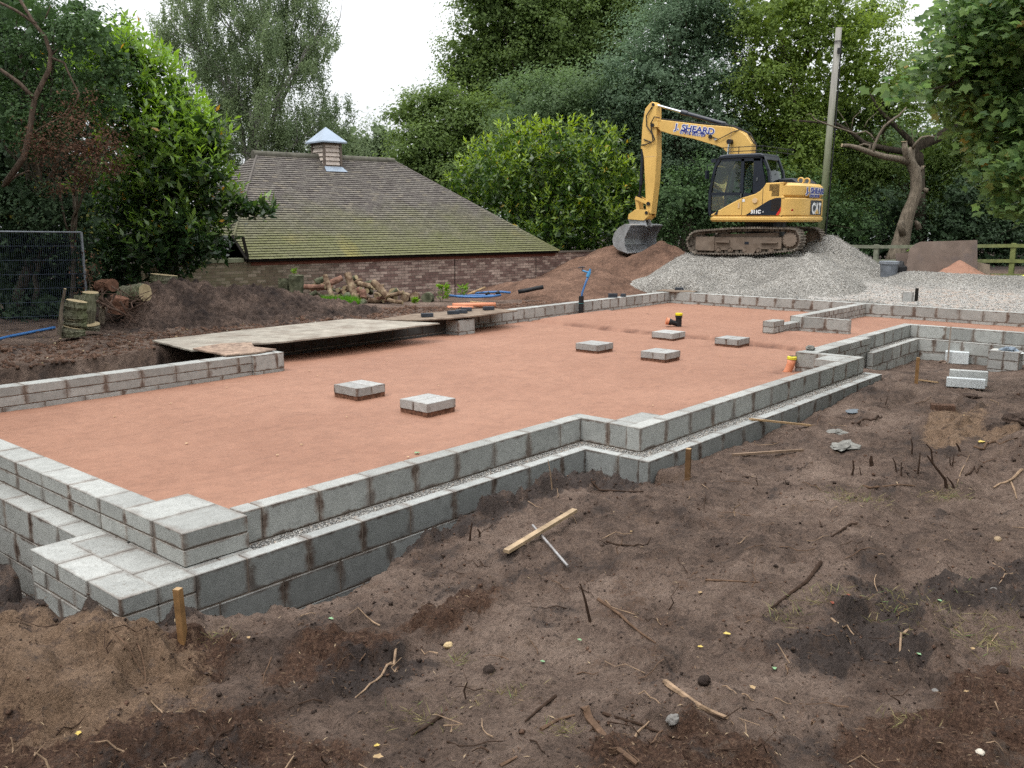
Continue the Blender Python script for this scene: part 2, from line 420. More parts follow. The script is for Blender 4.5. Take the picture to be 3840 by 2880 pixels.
    # wheel-like ruts running with the long wall
    rough = rough + .018 * np.sin((y - .22 * x) * 11 + 2.5 * fbm(x * .9, y * .9, 71, 2)) * sm(x, 3.5, 5) * (1 - sm(x, 9, 11)) * (1 - sm(y, 2.9, 3.4))
    return z + np.where(fd < .02, 0, rough * amp)

def axis(segs):
    out = []
    for a, b, st in segs:
        n = max(1, int(round((b - a) / st))); out += list(np.linspace(a, b, n, endpoint=False))
    return np.array(out + [segs[-1][1]])
def grid_mesh(name, xs, ys, zf, mat, keep=None, attrs=None, smooth=True):
    X, Y = np.meshgrid(xs, ys); Z = zf(X, Y)
    nx, ny = len(xs), len(ys)
    idx = np.arange(nx * ny).reshape(ny, nx)
    Fq = np.stack([idx[:-1, :-1], idx[:-1, 1:], idx[1:, 1:], idx[1:, :-1]], -1).reshape(-1, 4)
    V = np.stack([X, Y, Z], -1).reshape(-1, 3)
    if keep is not None:
        cx = (X[:-1, :-1] + X[1:, 1:]) / 2; cy = (Y[:-1, :-1] + Y[1:, 1:]) / 2
        Fq = Fq[keep(cx, cy).ravel()]
        used = np.unique(Fq); mp = np.full(len(V), -1); mp[used] = np.arange(len(used)); V = V[used]; Fq = mp[Fq]
    va = {k: f(V[:, 0], V[:, 1]) for k, f in (attrs or {}).items()}
    return npmesh(name, V, Fq, mat, smooth=smooth, vattr=va)

def GS(x, y, lst):
    r = 0
    for (cx, cy, rx, ry, h) in lst: r = np.maximum(r, h * np.exp(-(((x - cx) / rx) ** 2 + ((y - cy) / ry) ** 2)))
    return r
def a_mulch(x, y):
    """reddish bark and peat litter: bottom right corner, bottom left corner and a band along the bank"""
    n = fbm(x * 1.7, y * 1.7, 101, 4); r = np.hypot(x, y)
    g_ = GS(x, y, [(2.7, 1.3, .45, .35, 1.3), (3.3, .9, .6, .4, 1.4), (4.1, .7, .6, .3, 1.3), (3.0, .3, .9, .5, 1.3), (1.15, 3.3, .35, .4, 1.1), (1.5, 2.9, .4, .4, 1.2), (1.7, 2.4, .4, .4, .8), (1.95, 3.7, .45, .25, 1.2), (2.6, 3.25, .5, .3, 1.1), (3.15, 3.15, .4, .22, .9)])
    m = sm(n * .9 + g_, .45, 1.0)
    w = .30 * sm(fbm(x * 2.6 + y * .8, y * 3.4, 105, 4), .1, .5) * (1 - sm(r, 4.5, 8))
    return np.clip(np.maximum(m, w) * (1 - sm(y, 5, 6)), 0, .92)
def a_sandy(x, y):
    n = fbm(x * 1.6, y * 1.6, 111, 4)
    a = np.exp(-(((x - 1.25) / .75) ** 2 + ((y - 3.9) / .7) ** 2)) * 1.5
    b = np.exp(-(((x - 10.2) / .9) ** 2 + ((y - 2.45) / .28) ** 2)) * 1.4 + np.exp(-(((x - 9.9) / .5) ** 2 + ((y - 1.9) / .2) ** 2))
    c = .35 * np.exp(-(((x - 4.5) / .9) ** 2 + ((y - 11.3) / .3) ** 2))
    return np.clip(sm(n * .7 + a + b + c, .45, .95) * .85, 0, 1)
def a_dark(x, y):
    n = fbm(x * 1.9 + 4, y * 1.9, 121, 4)
    a = GS(x, y, [(4.9, 1.35, .8, .40, 1.0), (5.5, 1.7, .7, .35, .8), (4.2, 1.5, .45, .3, .8), (5.6, 1.0, .7, .3, .9), (1.3, 2.75, .3, .3, .8), (2.6, 2.95, .35, .2, .6)])
    fd_ = foot_dist(x, y); b = (1 - sm(fd_, .35, .85)) * (x < 6.2) * (y < 11) * .85
    c = sm(y, 12.5, 13.5) * (1 - sm(x, 11, 13)) * .35 + ((x < 1.9) & (y > 5)) * .6
    w = .34 * sm(fbm(x * 2.0 - y * .7, y * 4.2 + 9, 125, 4), .08, .45)
    d = sm(x * math.cos(YA) + y * math.sin(YA), 26.5, 28) * .9
    return np.clip(np.maximum(sm(n * .75 + a + b + c, .28, .8) * .8, w) + d, 0, .95)

xs = axis([(-60, -6, 3.0), (-6, .2, .4), (.2, 6.6, .024), (6.6, 12.6, .05), (12.6, 27, .11), (27, 90, 2.0)])
ys = axis([(-40, -2, 2.0), (-2, .0, .1), (0, 5.0, .024), (5.0, 12.6, .06), (12.6, 20, .10), (20, 30, .3), (30, 90, 2.0)])
g = grid_mesh('ground', xs, ys, gz, M['ground'], attrs={'mulch': a_mulch, 'sandy': a_sandy, 'dark': a_dark})
tag(g, kind='structure')

def drop(px, py):
    """ground point seen at a pixel of the photograph"""
    z = -.25
    for _ in range(14):
        p = un(px, py, z); z = z * .3 + .7 * float(gz(p[0], p[1]))
    p = un(px, py, z); return np.array([p[0], p[1], float(gz(p[0], p[1]))])

# ------------------------------------------------------------------ red sand inside the foundation
t = NT('red_sand', .72, .35); p = t.pos()
n1 = t.noise(p, .5, 3); n2 = t.noise(p, 170, 2, .8); n3 = t.noise(p, 2.4, 5, .65, 1.0); n4 = t.noise(t.pos((1.2, 5, 1)), 3.2, 5, .7, .6)
c = t.ramp(t.math('ADD', t.math('MULTIPLY', n1, .5), t.math('MULTIPLY', n3, .5)), [(.3, (.240, .116, .074)), (.7, (.325, .170, .113))])
c = t.mix(1.0, c, t.ramp(n2, [(.3, .68), (.5, 1), (.7, 1.3)]), 'MULTIPLY')
n6 = t.noise(p, 9, 5, .7)
c = t.mix(1.0, c, t.ramp(n6, [(.32, .88), (.6, 1.05)]), 'MULTIPLY')
c = t.mix(t.math('MULTIPLY', t.ramp(n4, [(.58, 0), (.66, 1)]), .45), c, (.16, .078, .053))
vz = t.voro(p, 5.5); c = t.mix(t.math('MULTIPLY', t.ramp(vz, [(.035, 1), (.06, 0)]), .6), c, (.11, .055, .04))
dd = t.attr('scar'); c = t.mix(dd, c, t.mix(1.0, (.14, .062, .038), t.ramp(t.noise(p, 26, 5, .75), [(.3, .4), (.7, 1.5)]), 'MULTIPLY'))
t.color(c); t.bump(t.math('ADD', t.math('MULTIPLY', n3, .6), t.math('ADD', t.math('MULTIPLY', n2, .25), t.math('MULTIPLY', n4, .5))), .22, .03)
M['sand'] = t.m
SZ = -.27
def sand_in(x, y):
    a = (x > 2.66) & (y > 4.86) & (y < 11.9) & (x < 20.3) & ~((x > 12.15) & (y < 4.95) & (x < 16.6))
    a &= ~((x < 7.2) & (y > 10.5))
    b = (x > 6.7) & (x < 12.12) & (y > 4.2) & (y < 4.9)
    c_ = (x > 16.6) & (x < 20.3) & (y > -2.5) & (y < 5.2)
    return a | b | c_
def line1(y): return 17.08 + (16.29 - 17.08) * (11.8 - y) / 4.25 + .12 * np.sin(y * 1.3)
def line2(y): return 14.40 - .04 * (10.6 - y) + .08 * np.sin(y * 1.7 + 1)
def a_scar(x, y):
    n = .12 * fbm(x * 3, y * 3, 201, 3)
    a = np.exp(-((x - line1(y) + n) / .09) ** 2) + np.exp(-((x - line2(y) + n) / .08) ** 2) * (y < 11)
    a = a * (x < 18) + .8 * np.exp(-(((x - 11.9) / .35) ** 2 + ((y - 5.15) / .12) ** 2))
    return np.clip(a * (.85 + fbm(x * 6, y * 6, 204, 2)), 0, .95)
PADS = [(6.65, 8.26), (6.57, 7.01), (11.55, 8.28), (11.48, 7.01), (13.74, 8.21), (13.73, 6.96)]
def sand_z(x, y):
    z = SZ + .018 * fbm(x * .5, y * .5, 211, 3) + .008 * fbm(x * 2.2, y * 3.5, 215, 3)
    z = z + .05 * sm(x, line2(y) - .02, line2(y) + .10) * (1 - sm(x, line1(y) - .10, line1(y) + .05)) * (y < 11.7)
    z = z + .02 * np.exp(-((x - line1(y)) / .12) ** 2) - .03 * np.exp(-((x - line2(y) + .05) / .07) ** 2) * (x < 16.5)
    z = z - a_scar(x, y) * .02 + a_scar(x, y) * .05 * fbm(x * 7, y * 7, 219, 3)
    for (a, b) in PADS:
        d = np.maximum(np.abs(x - a - .22), np.abs(y - b - .0)) - .22
        z = z - .012 * np.exp(-(d / .08) ** 2)
    return z
xs2 = axis([(2.6, 8, .05), (8, 20.4, .06)]); ys2 = axis([(-3, 4.2, .12), (4.2, 12.1, .05)])
sando = grid_mesh('sand_bed', xs2, ys2, sand_z, M['sand'], keep=sand_in, attrs={'scar': a_scar})
tag(sando, kind='structure')

# ------------------------------------------------------------------ block walls
RNG = random.Random(7)
M['bed'] = plain('sandy_mortar_bed', (.15, .078, .052), .95, .1, var=.6, sc=22, bump=.8)
def cblock(mb, o, d, n, L, T, z0, z1, tint=None, ch=.004):
    """one chamfered concrete block: origin o(x,y), run direction d, thickness direction n"""
    tint = RNG.random() if tint is None else tint
    hx, hy, hz = L / 2, T / 2, (z1 - z0) / 2
    ox = o[0] + d[0] * hx + n[0] * hy; oy = o[1] + d[1] * hx + n[1] * hy; oz = (z0 + z1) / 2
    j = RNG.uniform(-.0025, .0025)
    V = []; idx = {}
    for sx in (-1, 1):
        for sy in (-1, 1):
            for sz in (-1, 1):
                for ax in range(3):
                    q = [sx * hx, sy * hy, sz * hz]
                    for k in range(3):
                        if k != ax: q[k] -= (sx, sy, sz)[k] * ch
                    idx[(sx, sy, sz, ax)] = len(V); V.append(q)
    W_ = [(ox + d[0] * q[0] + n[0] * (q[1] + j), oy + d[1] * q[0] + n[1] * (q[1] + j), oz + q[2]) for q in V]
    fs = []; S2 = (-1, 1)
    for s in S2:
        for ax in range(3):
            o1, o2 = [k for k in range(3) if k != ax]
            quad = []
            for a, b in ((-1, -1), (1, -1), (1, 1), (-1, 1)):
                c3 = [0, 0, 0]; c3[ax] = s; c3[o1] = a; c3[o2] = b
                quad.append(idx[(*c3, ax)])
            fs.append(quad if (s > 0) ^ (ax == 1) else quad[::-1])
    for ax in range(3):
        o1, o2 = [k for k in range(3) if k != ax]
        for a in S2:
            for b in S2:
                def c3(sv):
                    c = [0, 0, 0]; c[ax] = sv; c[o1] = a; c[o2] = b; return c
                p, q = c3(-1), c3(1)
                fs.append([idx[(*p, o1)], idx[(*q, o1)], idx[(*q, o2)], idx[(*p, o2)]])
    for sx in S2:
        for sy in S2:
            for sz in S2: fs.append([idx[(sx, sy, sz, k)] for k in range(3)])
    nd = d[0] * n[1] - d[1] * n[0]
    if nd < 0: fs = [f[::-1] for f in fs]
    uv = [[((V[i][0] + hx) / L, (V[i][2] + hz) / (2 * hz)) for i in f] for f in fs]
    # faces on the ends use the thickness for u
    for k, f in enumerate(fs[:6]):
        if k % 3 == 0: uv[k] = [((V[i][1] + hy) / T, (V[i][2] + hz) / (2 * hz)) for i in f]
        if k % 3 == 2: uv[k] = [((V[i][0] + hx) / L, (V[i][1] + hy) / T) for i in f]
    mb.add(W_, fs, uv, tint)
def run(mb, mo, p0, p1, T, ztop, courses, L=.44, offs=(0, .225), side=1, j=.01):
    """courses: heights from the top down; T thickness to the left (side=1) of p0->p1"""
    dx, dy = p1[0] - p0[0], p1[1] - p0[1]; LL = math.hypot(dx, dy); d = (dx / LL, dy / LL); n = (-d[1] * side, d[0] * side)
    z = ztop
    for k, h in enumerate(courses):
        s = -offs[k % len(offs)]
        while s < LL - .02:
            a = max(s, 0); b = min(s + L, LL)
            if LL - b < .06: b = LL
            if b - a > .03:
                cblock(mb, (p0[0] + d[0] * a, p0[1] + d[1] * a), d, n, b - a, T, z - h, z)
            s += L + j
            if b == LL: break
        z -= h + j
    e = .006
    a = (p0[0] + d[0] * e + n[0] * e, p0[1] + d[1] * e + n[1] * e); b = (p1[0] - d[0] * e + n[0] * e, p1[1] - d[1] * e + n[1] * e)
    c = (b[0] + n[0] * (T - 2 * e), b[1] + n[1] * (T - 2 * e)); dd_ = (a[0] + n[0] * (T - 2 * e), a[1] + n[1] * (T - 2 * e))
    poly = [a, b, c, dd_]
    if side < 0: poly = poly[::-1]
    vs = [(q[0], q[1], z + .01) for q in poly] + [(q[0], q[1], ztop - .006) for q in poly]
    mo.add(vs, [(3, 2, 1, 0), (4, 5, 6, 7), (0, 1, 5, 4), (1, 2, 6, 5), (2, 3, 7, 6), (3, 0, 4, 7)])
def wall(name, label, parts, mats={}):
    """parts: list of (part name, [run args...])"""
    root = thing(name, label, 'block wall')
    for pn, runs in parts:
        mb, mo = MB(), MB()
        for r in runs:
            r = dict(r); run(mb, mo, **r)
        ob = mb.build(pn, M[mats.get(pn, 'block')], root, uv=True)
        mo.build('mortar', M['mortar'], ob)
    return root
def gravel_bits(x0, y0, x1, y1, z, n, r0, r1, rng):
    """scattered angular stones"""
    P_ = np.stack([rng.uniform(x0, x1, n), rng.uniform(y0, y1, n), np.full(n, z) + rng.uniform(-.004, .006, n)], -1)
    return P_, rng.uniform(r0, r1, n)
def stones(name, P_, R_, mat, parent=None, rng=None, flat=.75):
    n = len(P_)
    base = np.array([[1, 0, 0], [-1, 0, 0], [0, 1, 0], [0, -1, 0], [0, 0, 1], [0, 0, -1]], float)
    fb = np.array([[0, 2, 4], [2, 1, 4], [1, 3, 4], [3, 0, 4], [2, 0, 5], [1, 2, 5], [3, 1, 5], [0, 3, 5]])
    # random rotation per stone
    q = rng.normal(size=(n, 4)); q /= np.linalg.norm(q, axis=1)[:, None]
    w, x, y, z = q.T
    R = np.stack([np.stack([1 - 2 * (y * y + z * z), 2 * (x * y - z * w), 2 * (x * z + y * w)], -1),
                  np.stack([2 * (x * y + z * w), 1 - 2 * (x * x + z * z), 2 * (y * z - x * w)], -1),
                  np.stack([2 * (x * z - y * w), 2 * (y * z + x * w), 1 - 2 * (x * x + y * y)], -1)], 1)
    sc = rng.uniform(.6, 1.25, (n, 6, 1))
    V = np.einsum('nij,nkj->nki', R, base[None] * sc) * R_[:, None, None]
    V[:, :, 2] *= flat
    V = (V + P_[:, None, :]).reshape(-1, 3)
    Fq = (fb[None] + (np.arange(n) * 6)[:, None, None]).reshape(-1, 3)
    return npmesh(name, V, Fq, mat, parent, tint=np.repeat(rng.random(n), 8), nv=3)

t = NT('pale_gravel', .9, .2); ti = t.attr(); p = t.pos(); nn = t.noise(p, 60, 3)
c = t.ramp(ti, [(0, (.20, .20, .20)), (.5, (.38, .37, .35)), (.85, (.50, .48, .44)), (1, (.30, .22, .17))])
t.color(t.mix(1.0, c, t.ramp(nn, [(.3, .8), (.7, 1.15)]), 'MULTIPLY')); M['stone'] = t.m
t = NT('lean_fill', .95, .1); p = t.pos(); n = t.noise(p, 90, 4, .8); v = t.voro(p, 70)
t.color(t.ramp(t.math('ADD', t.math('MULTIPLY', n, .5), t.math('MULTIPLY', v, .6)), [(.3, (.10, .10, .095)), (.7, (.36, .35, .33))])); t.bump(v, .8, .02); M['fill'] = t.m

nrng = np.random.default_rng(11)
C3 = [.215, .1, .1, .215, .215]; DEEP = [.215, .215, .215, .215]
FLAT = [.1, .1, .1, .215, .215]
def cavity(root, rects, z=-.232):
    mb = MB()
    for x0, y0, x1, y1 in rects: mb.box(x0, y0, z - .3, x1, y1, z)
    f = mb.build('cavity_fill', M['fill'], root)
    Ps, Rs = [], []
    for x0, y0, x1, y1 in rects:
        a = (x1 - x0) * (y1 - y0)
        P_, R_ = gravel_bits(x0 + .006, y0 + .006, x1 + .012, y1 - .006, z + .004, int(a * 5200), .005, .011, nrng); Ps.append(P_); Rs.append(R_)
    s = stones('loose_gravel', np.concatenate(Ps), np.concatenate(Rs), M['stone'], f, nrng); s['kind'] = 'stuff'

LT = -.215
w = wall('foundation_wall', 'long stepped grey block wall nearest the camera running beside the muddy bank', [
    ('inner_leaf', [dict(p0=(3.0, 4.78), p1=(6.61, 4.78), T=.145, ztop=0, courses=DEEP[:3], offs=(.30, .08)),
                    dict(p0=(6.612, 4.925), p1=(6.612, 4.28), T=.145, ztop=0, courses=DEEP[:3], offs=(0, .2)),
                    dict(p0=(6.61, 4.135), p1=(12.20, 4.135), T=.145, ztop=0, courses=DEEP[:3], offs=(.0, .225)),
                    dict(p0=(12.055, 4.282), p1=(12.055, 5.04), T=.145, ztop=0, courses=DEEP[:3], side=-1)]),
    ('outer_leaf', [dict(p0=(2.54, 4.56), p1=(6.38, 4.56), T=.1, ztop=LT, courses=DEEP, offs=(.1, .3)),
                    dict(p0=(6.382, 4.66), p1=(6.382, 4.0), T=.1, ztop=LT, courses=DEEP, offs=(0, .22)),
                    dict(p0=(6.38, 3.90), p1=(12.24, 3.90), T=.1, ztop=LT, courses=DEEP, offs=(0, .225)),
                    dict(p0=(12.14, 4.002), p1=(12.14, 4.133), T=.1, ztop=LT, courses=DEEP, side=-1)]),
    ('pier', [dict(p0=(6.76, 4.285), p1=(7.22, 4.285), T=.225, ztop=-.003, courses=[.215, .215]),
              dict(p0=(11.58, 4.285), p1=(12.05, 4.285), T=.3, ztop=-.003, courses=[.1, .1, .215])])], {'outer_leaf': 'damp'})
cavity(w, [(3.0, 4.662, 6.48, 4.778), (6.484, 4.002, 6.610, 4.776), (6.61, 4.002, 12.138, 4.133)])
w = wall('foundation_wall', 'grey block end wall at the left with a pale square corner pier, nearest the camera', [
    ('inner_leaf', [dict(p0=(2.55, 5.402), p1=(2.55, 11.0), T=.22, ztop=0, courses=[.1, .1, .215, .215], side=-1, offs=(.1, .1, .3))]),
    ('pier', [dict(p0=(2.55, 4.70), p1=(2.55, 5.40), T=.44, ztop=.001, courses=[.1, .1], side=-1, L=.345, offs=(0, 0))]),
    ('outer_leaf', [dict(p0=(2.38, 5.722), p1=(2.38, 11.0), T=.168, ztop=LT, courses=DEEP, side=-1, offs=(.15, .3))]),
    ('lower_pier', [dict(p0=(2.09, 4.56), p1=(2.09, 5.72), T=.215, ztop=LT + .002, courses=[.1, .1, .215, .215], side=-1, L=.38, offs=(0, .2)),
                    dict(p0=(2.306, 4.56), p1=(2.306, 5.72), T=.232, ztop=LT + .002, courses=[.1, .1, .215, .215], side=-1, L=.38, offs=(.1, .2)),
                    dict(p0=(2.54, 4.663), p1=(3.0, 4.663), T=.7, ztop=LT + .001, courses=[.1, .1], L=.22, offs=(0, 0))])])
w = wall('foundation_wall', 'grey block wall along the back left edge of the sand, ending in a wider pier', [
    ('inner_leaf', [dict(p0=(2.772, 10.42), p1=(6.82, 10.42), T=.22, ztop=0, courses=[.1, .1, .1, .215], offs=(.2, .2, .0))]),
    ('outer_leaf', [dict(p0=(2.772, 10.70), p1=(6.9, 10.70), T=.1, ztop=-.03, courses=[.215, .215], offs=(.3, .1))]),
    ('cavity_fill', [dict(p0=(2.772, 10.642), p1=(6.9, 10.642), T=.056, ztop=-.03, courses=[.215])]),
    ('pier', [dict(p0=(6.822, 10.37), p1=(7.30, 10.37), T=.44, ztop=.002, courses=[.215, .1, .215], L=.36)]),
    ('return_leaf', [dict(p0=(7.1, 10.812), p1=(7.1, 11.84), T=.2, ztop=-.01, courses=[.215, .215], side=-1)])])
w = wall('foundation_wall', 'grey block wall along the back right edge of the sand behind the standpipe', [
    ('inner_leaf', [dict(p0=(12.202, 11.85), p1=(20.2, 11.85), T=.215, ztop=0, courses=[.215, .1, .215], offs=(0, .2, .1), L=.34)]),
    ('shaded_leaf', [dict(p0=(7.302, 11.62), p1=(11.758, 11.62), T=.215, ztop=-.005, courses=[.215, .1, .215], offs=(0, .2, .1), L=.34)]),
    ('pier', [dict(p0=(11.76, 11.30), p1=(12.20, 11.30), T=.548, ztop=0, courses=[.215, .1, .215])])], {'shaded_leaf': 'damp_shade'})
w = wall('foundation_wall', 'pale block wall along the far edge of the sand in front of the gravel', [
    ('inner_leaf', [dict(p0=(20.2, 12.07), p1=(20.2, -2.5), T=.215, ztop=0, courses=[.215, .1, .215], offs=(.1, .33, .1))])])
w = wall('foundation_wall', 'low inner block wall crossing the sand to the far wall, with a thin leaf at its end', [
    ('inner_leaf', [dict(p0=(16.724, 6.90), p1=(20.198, 6.90), T=.2, ztop=-.002, courses=[.1, .1, .1, .215], L=.22, offs=(0, .11))]),
    ('thin_leaf', [dict(p0=(16.62, 7.10), p1=(16.62, 5.95), T=.1, ztop=-.001, courses=[.215, .215], offs=(.2, .4))]),
    ('low_leaf', [dict(p0=(15.862, 6.90), p1=(16.618, 6.90), T=.2, ztop=-.10, courses=[.1, .1], L=.3)]),
    ('pier', [dict(p0=(15.42, 6.88), p1=(15.86, 6.88), T=.22, ztop=0, courses=[.1, .1, .1])])])
w = wall('foundation_wall', 'grey stepped block wall around the sunken right hand bay with the wooden stakes', [
    ('inner_leaf', [dict(p0=(14.33, 4.86), p1=(16.60, 4.86), T=.16, ztop=0, courses=DEEP[:3], offs=(0, .2)),
                    dict(p0=(16.60, 5.02), p1=(16.60, -2.5), T=.16, ztop=0, courses=DEEP[:3], offs=(.16, .3))]),
    ('outer_leaf', [dict(p0=(14.15, 4.66), p1=(16.46, 4.66), T=.1, ztop=LT, courses=DEEP, offs=(0, .22)),
                    dict(p0=(16.46, 4.76), p1=(16.46, -2.5), T=.1, ztop=LT, courses=DEEP, offs=(.1, .32))]),
    ('pier', [dict(p0=(12.202, 4.78), p1=(14.328, 4.78), T=.24, ztop=-.001, courses=[.1, .1, .1, .215, .215], offs=(.1, .3))])])
cavity(w, [(14.33, 4.762, 16.46, 4.858), (16.562, -2.5, 16.598, 4.858)])

# ------------------------------------------------------------------ the six sleeper pads
padlab = ['pale square block pad on the sand, left one of the front pair', 'pale square block pad nearest the camera, with two brown mortar lines',
          'square block pad left of the middle of the sand with stained top joint', 'square block pad on the sand nearest the long front wall, chipped along its base',
          'square block pad directly in front of the black pipe fitting', 'low square block pad furthest right, sunk in the sand']
for k, ((px_, py_), lb) in enumerate(zip(PADS, padlab)):
    top = -.135 if k < 4 else -.15
    a = empty('block_pad', (px_, py_ - .22, SZ)); tag(a, lb, 'block pad', 'square block pads standing on the sand')
    mb = MB(); s_ = .44
    h = .10
    if k % 2 == 1:
        cblock(mb, (0, 0), (1, 0), (0, 1), s_, .215, top - h - SZ, top - SZ); cblock(mb, (0, .218), (1, 0), (0, 1), s_, .215, top - h - SZ, top - SZ)
    else:
        cblock(mb, (0, 0), (0, 1), (-1, 0), s_, .215, top - h - SZ, top - SZ) if False else cblock(mb, (0, 0), (1, 0), (0, 1), .217, .437, top - h - SZ, top - SZ)
        cblock(mb, (.219, 0), (1, 0), (0, 1), .218, .437, top - h - SZ, top - SZ)
    b = mb.build('concrete_block', M['pad'], a, uv=True)
    mb = MB(); mb.box(.008, .008, -.12, s_ - .008, s_ - .008, top - h - SZ + .001); mb.build('mortar_bed', M['bed'], a)
    tie = MB(); tie.box(.012, .012, top - h - SZ, s_ - .012, s_ - .012, top - .004 - SZ); tie.build('mortar_joint', M['mortar'], a)
# ------------------------------------------------------------------ heaps
def heap(name, label, cat, mat, cx, cy, rx, ry, rot, hf, n=(150, 110), attrs=None, lift=.03):
    """mesh patch in local u,v in [-1,1]; hf(u,v,x,y) gives height above the ground"""
    u = np.linspace(-1, 1, n[0]); v = np.linspace(-1, 1, n[1]); U, V_ = np.meshgrid(u, v)
    c_, s_ = math.cos(rot), math.sin(rot)
    X = cx + U * rx * c_ - V_ * ry * s_; Y = cy + U * rx * s_ + V_ * ry * c_
    Hh = hf(U, V_, X, Y)
    edge = 1 - sm(np.maximum(np.abs(U), np.abs(V_)), .9, 1.0)
    Z = gz(X, Y) - .12 + (Hh + .12 + lift) * edge - .02
    nx, ny = n; idx = np.arange(nx * ny).reshape(ny, nx)
    Fq = np.stack([idx[:-1, :-1], idx[:-1, 1:], idx[1:, 1:], idx[1:, :-1]], -1).reshape(-1, 4)
    o = npmesh(name, np.stack([X, Y, Z], -1).reshape(-1, 3), Fq, mat, smooth=True)
    tag(o, label, cat); return o, (X, Y, Z)
t = NT('gravel', .92, .2); p = t.pos()
v1 = t.voro(p, 42, 'Color'); v2 = t.voro(p, 42); n1 = t.noise(p, .9, 5, .6); n2 = t.noise(p, 7, 4, .7)
sx = t.n('ShaderNodeSeparateXYZ'); t.l(v1, sx.inputs[0])
c = t.ramp(sx.outputs[0], [(0, (.17, .16, .145)), (.45, (.28, .265, .24)), (.8, (.36, .345, .315)), (1, (.52, .50, .47))])
c = t.mix(1.0, c, t.ramp(n1, [(.3, .72), (.65, 1.12)]), 'MULTIPLY')
wh = t.math('MULTIPLY', t.attr('white'), .75); c = t.mix(t.math('MULTIPLY', wh, t.ramp(n2, [(.3, .3), (.6, 1)])), c, (.62, .61, .59))
sa = t.attr('rust'); c = t.mix(t.math('MULTIPLY', sa, t.ramp(n2, [(.45, 0), (.62, .8)])), c, (.40, .27, .19))
t.color(c); t.bump(t.math('ADD', v2, n2), .8, .05); M['gravel'] = t.m

def bump2(X, Y, x, y, sx_, sy_, h, rot=0):
    c_, s_ = math.cos(rot), math.sin(rot); a = (X - x) * c_ + (Y - y) * s_; b = -(X - x) * s_ + (Y - y) * c_
    return h * np.maximum(0, 1 - np.hypot(a / sx_, b / sy_))
E_O = (23.7, 11.5)
EA = math.radians(97)      # the undercarriage
UA = math.radians(90)      # the upper part has swung a little
def exl(x, y):   # excavator local -> world xy
    return (E_O[0] + x * math.cos(EA) - y * math.sin(EA), E_O[1] + x * math.sin(EA) + y * math.cos(EA))
def gravel_h(U, V_, X, Y):
    g0 = gz(X, Y)
    # platform under the tracks with a cone to the right and a slope down towards the walls
    lx = (X - E_O[0]) * math.cos(EA) + (Y - E_O[1]) * math.sin(EA); ly = -(X - E_O[0]) * math.sin(EA) + (Y - E_O[1]) * math.cos(EA)
    dx = np.maximum(np.abs(lx + .4) - 1.75, 0); dy = np.maximum(np.abs(ly) - 1.15, 0)
    d = np.hypot(dx * 1.0, dy)
    plat = .90 - d * .62 + .06 * sm(-lx, 0, 2)
    cone = np.minimum(1.50 - np.hypot(X - 25.1, Y - 9.75) * .60, 1.36)
    cone2 = np.maximum(1.05 - np.hypot(X - 22.7, Y - 9.3) * .60, .80 - np.hypot((X - 22.3) * .8, Y - 12.3) * .42)
    h = np.maximum(np.maximum(plat, cone), cone2)
    # hollow under the middle of the near track
    h = h + .10 * fbm(X * .9, Y * .9, 301, 4) + .035 * fbm(X * 4, Y * 4, 303, 4)
    low = .18 * np.exp(-(((X - 21.6) / .8) ** 2 + ((Y - 10.2) / 1.4) ** 2))
    h = np.maximum(h, low + .06 * fbm(X * 1.3, Y * 1.3, 305, 3))
    inside_t = ((np.abs(lx + .1) < 1.2) & (np.abs(ly) < 1.4)) | ((np.abs(lx + .35) < 1.6) & (ly > .45) & (ly < 1.4))
    h = np.where(inside_t, np.minimum(h, .90 + .03 * fbm(X * 3, Y * 3, 307, 2) - .07 * np.exp(-((lx + .7) / .3) ** 2)), h)
    h = h * sm(X, 20.46, 20.95)
    return h - g0
gh, gh_xyz = heap('gravel_heap', 'tall pale grey gravel heap with the yellow excavator standing on top', 'gravel heap', M['gravel'], 24.3, 11.5, 3.87, 6.1, 0, gravel_h, (170, 240), lift=.0)
# the gravel yard itself
def yard_keep(x, y): return (x > 20.44)
def yard_z(x, y):
    n = .035 * fbm(x * 1.1, y * 1.1, 311, 4)
    ridge = .16 * np.exp(-(((x - 24.3 - .2 * np.sin(y * 1.1)) / .55) ** 2)) * (1 - sm(y, 7.2, 8.2)) * sm(y, -2, 1)
    return gz(x, y) * .6 + (.36 * sm(x, 21.5, 24.8)) * .4 + .02 + n + ridge - .30 * sm(x, 26.6, 27.3)
xs3 = axis([(20.43, 27.4, .07)]); ys3 = axis([(-6, 0, .3), (0, 13.2, .08)])
yo = grid_mesh('gravel_yard', xs3, ys3, yard_z, M['gravel'], attrs={
    'white': lambda x, y: np.clip((1 - sm(x, 22.6, 24.0)) * .75, 0, 1),
    'rust': lambda x, y: np.clip(np.exp(-(((y - 5.5) / 3) ** 2)) * (1 - sm(x, 22.8, 23.6)) * .8, 0, 1)})
tag(yo, kind='structure')
rng = np.random.default_rng(5)
n_ = 14000; X_ = rng.uniform(20.5, 26.5, n_); Y_ = rng.uniform(0.5, 13, n_)
zz = np.maximum(yard_z(X_, Y_), gravel_h(0, 0, X_, Y_) + gz(X_, Y_))
st = stones('loose_stones', np.stack([X_, Y_, zz + .006], -1), rng.uniform(.007, .020, n_), M['stone'], rng=rng)
tag(st, kind='stuff')
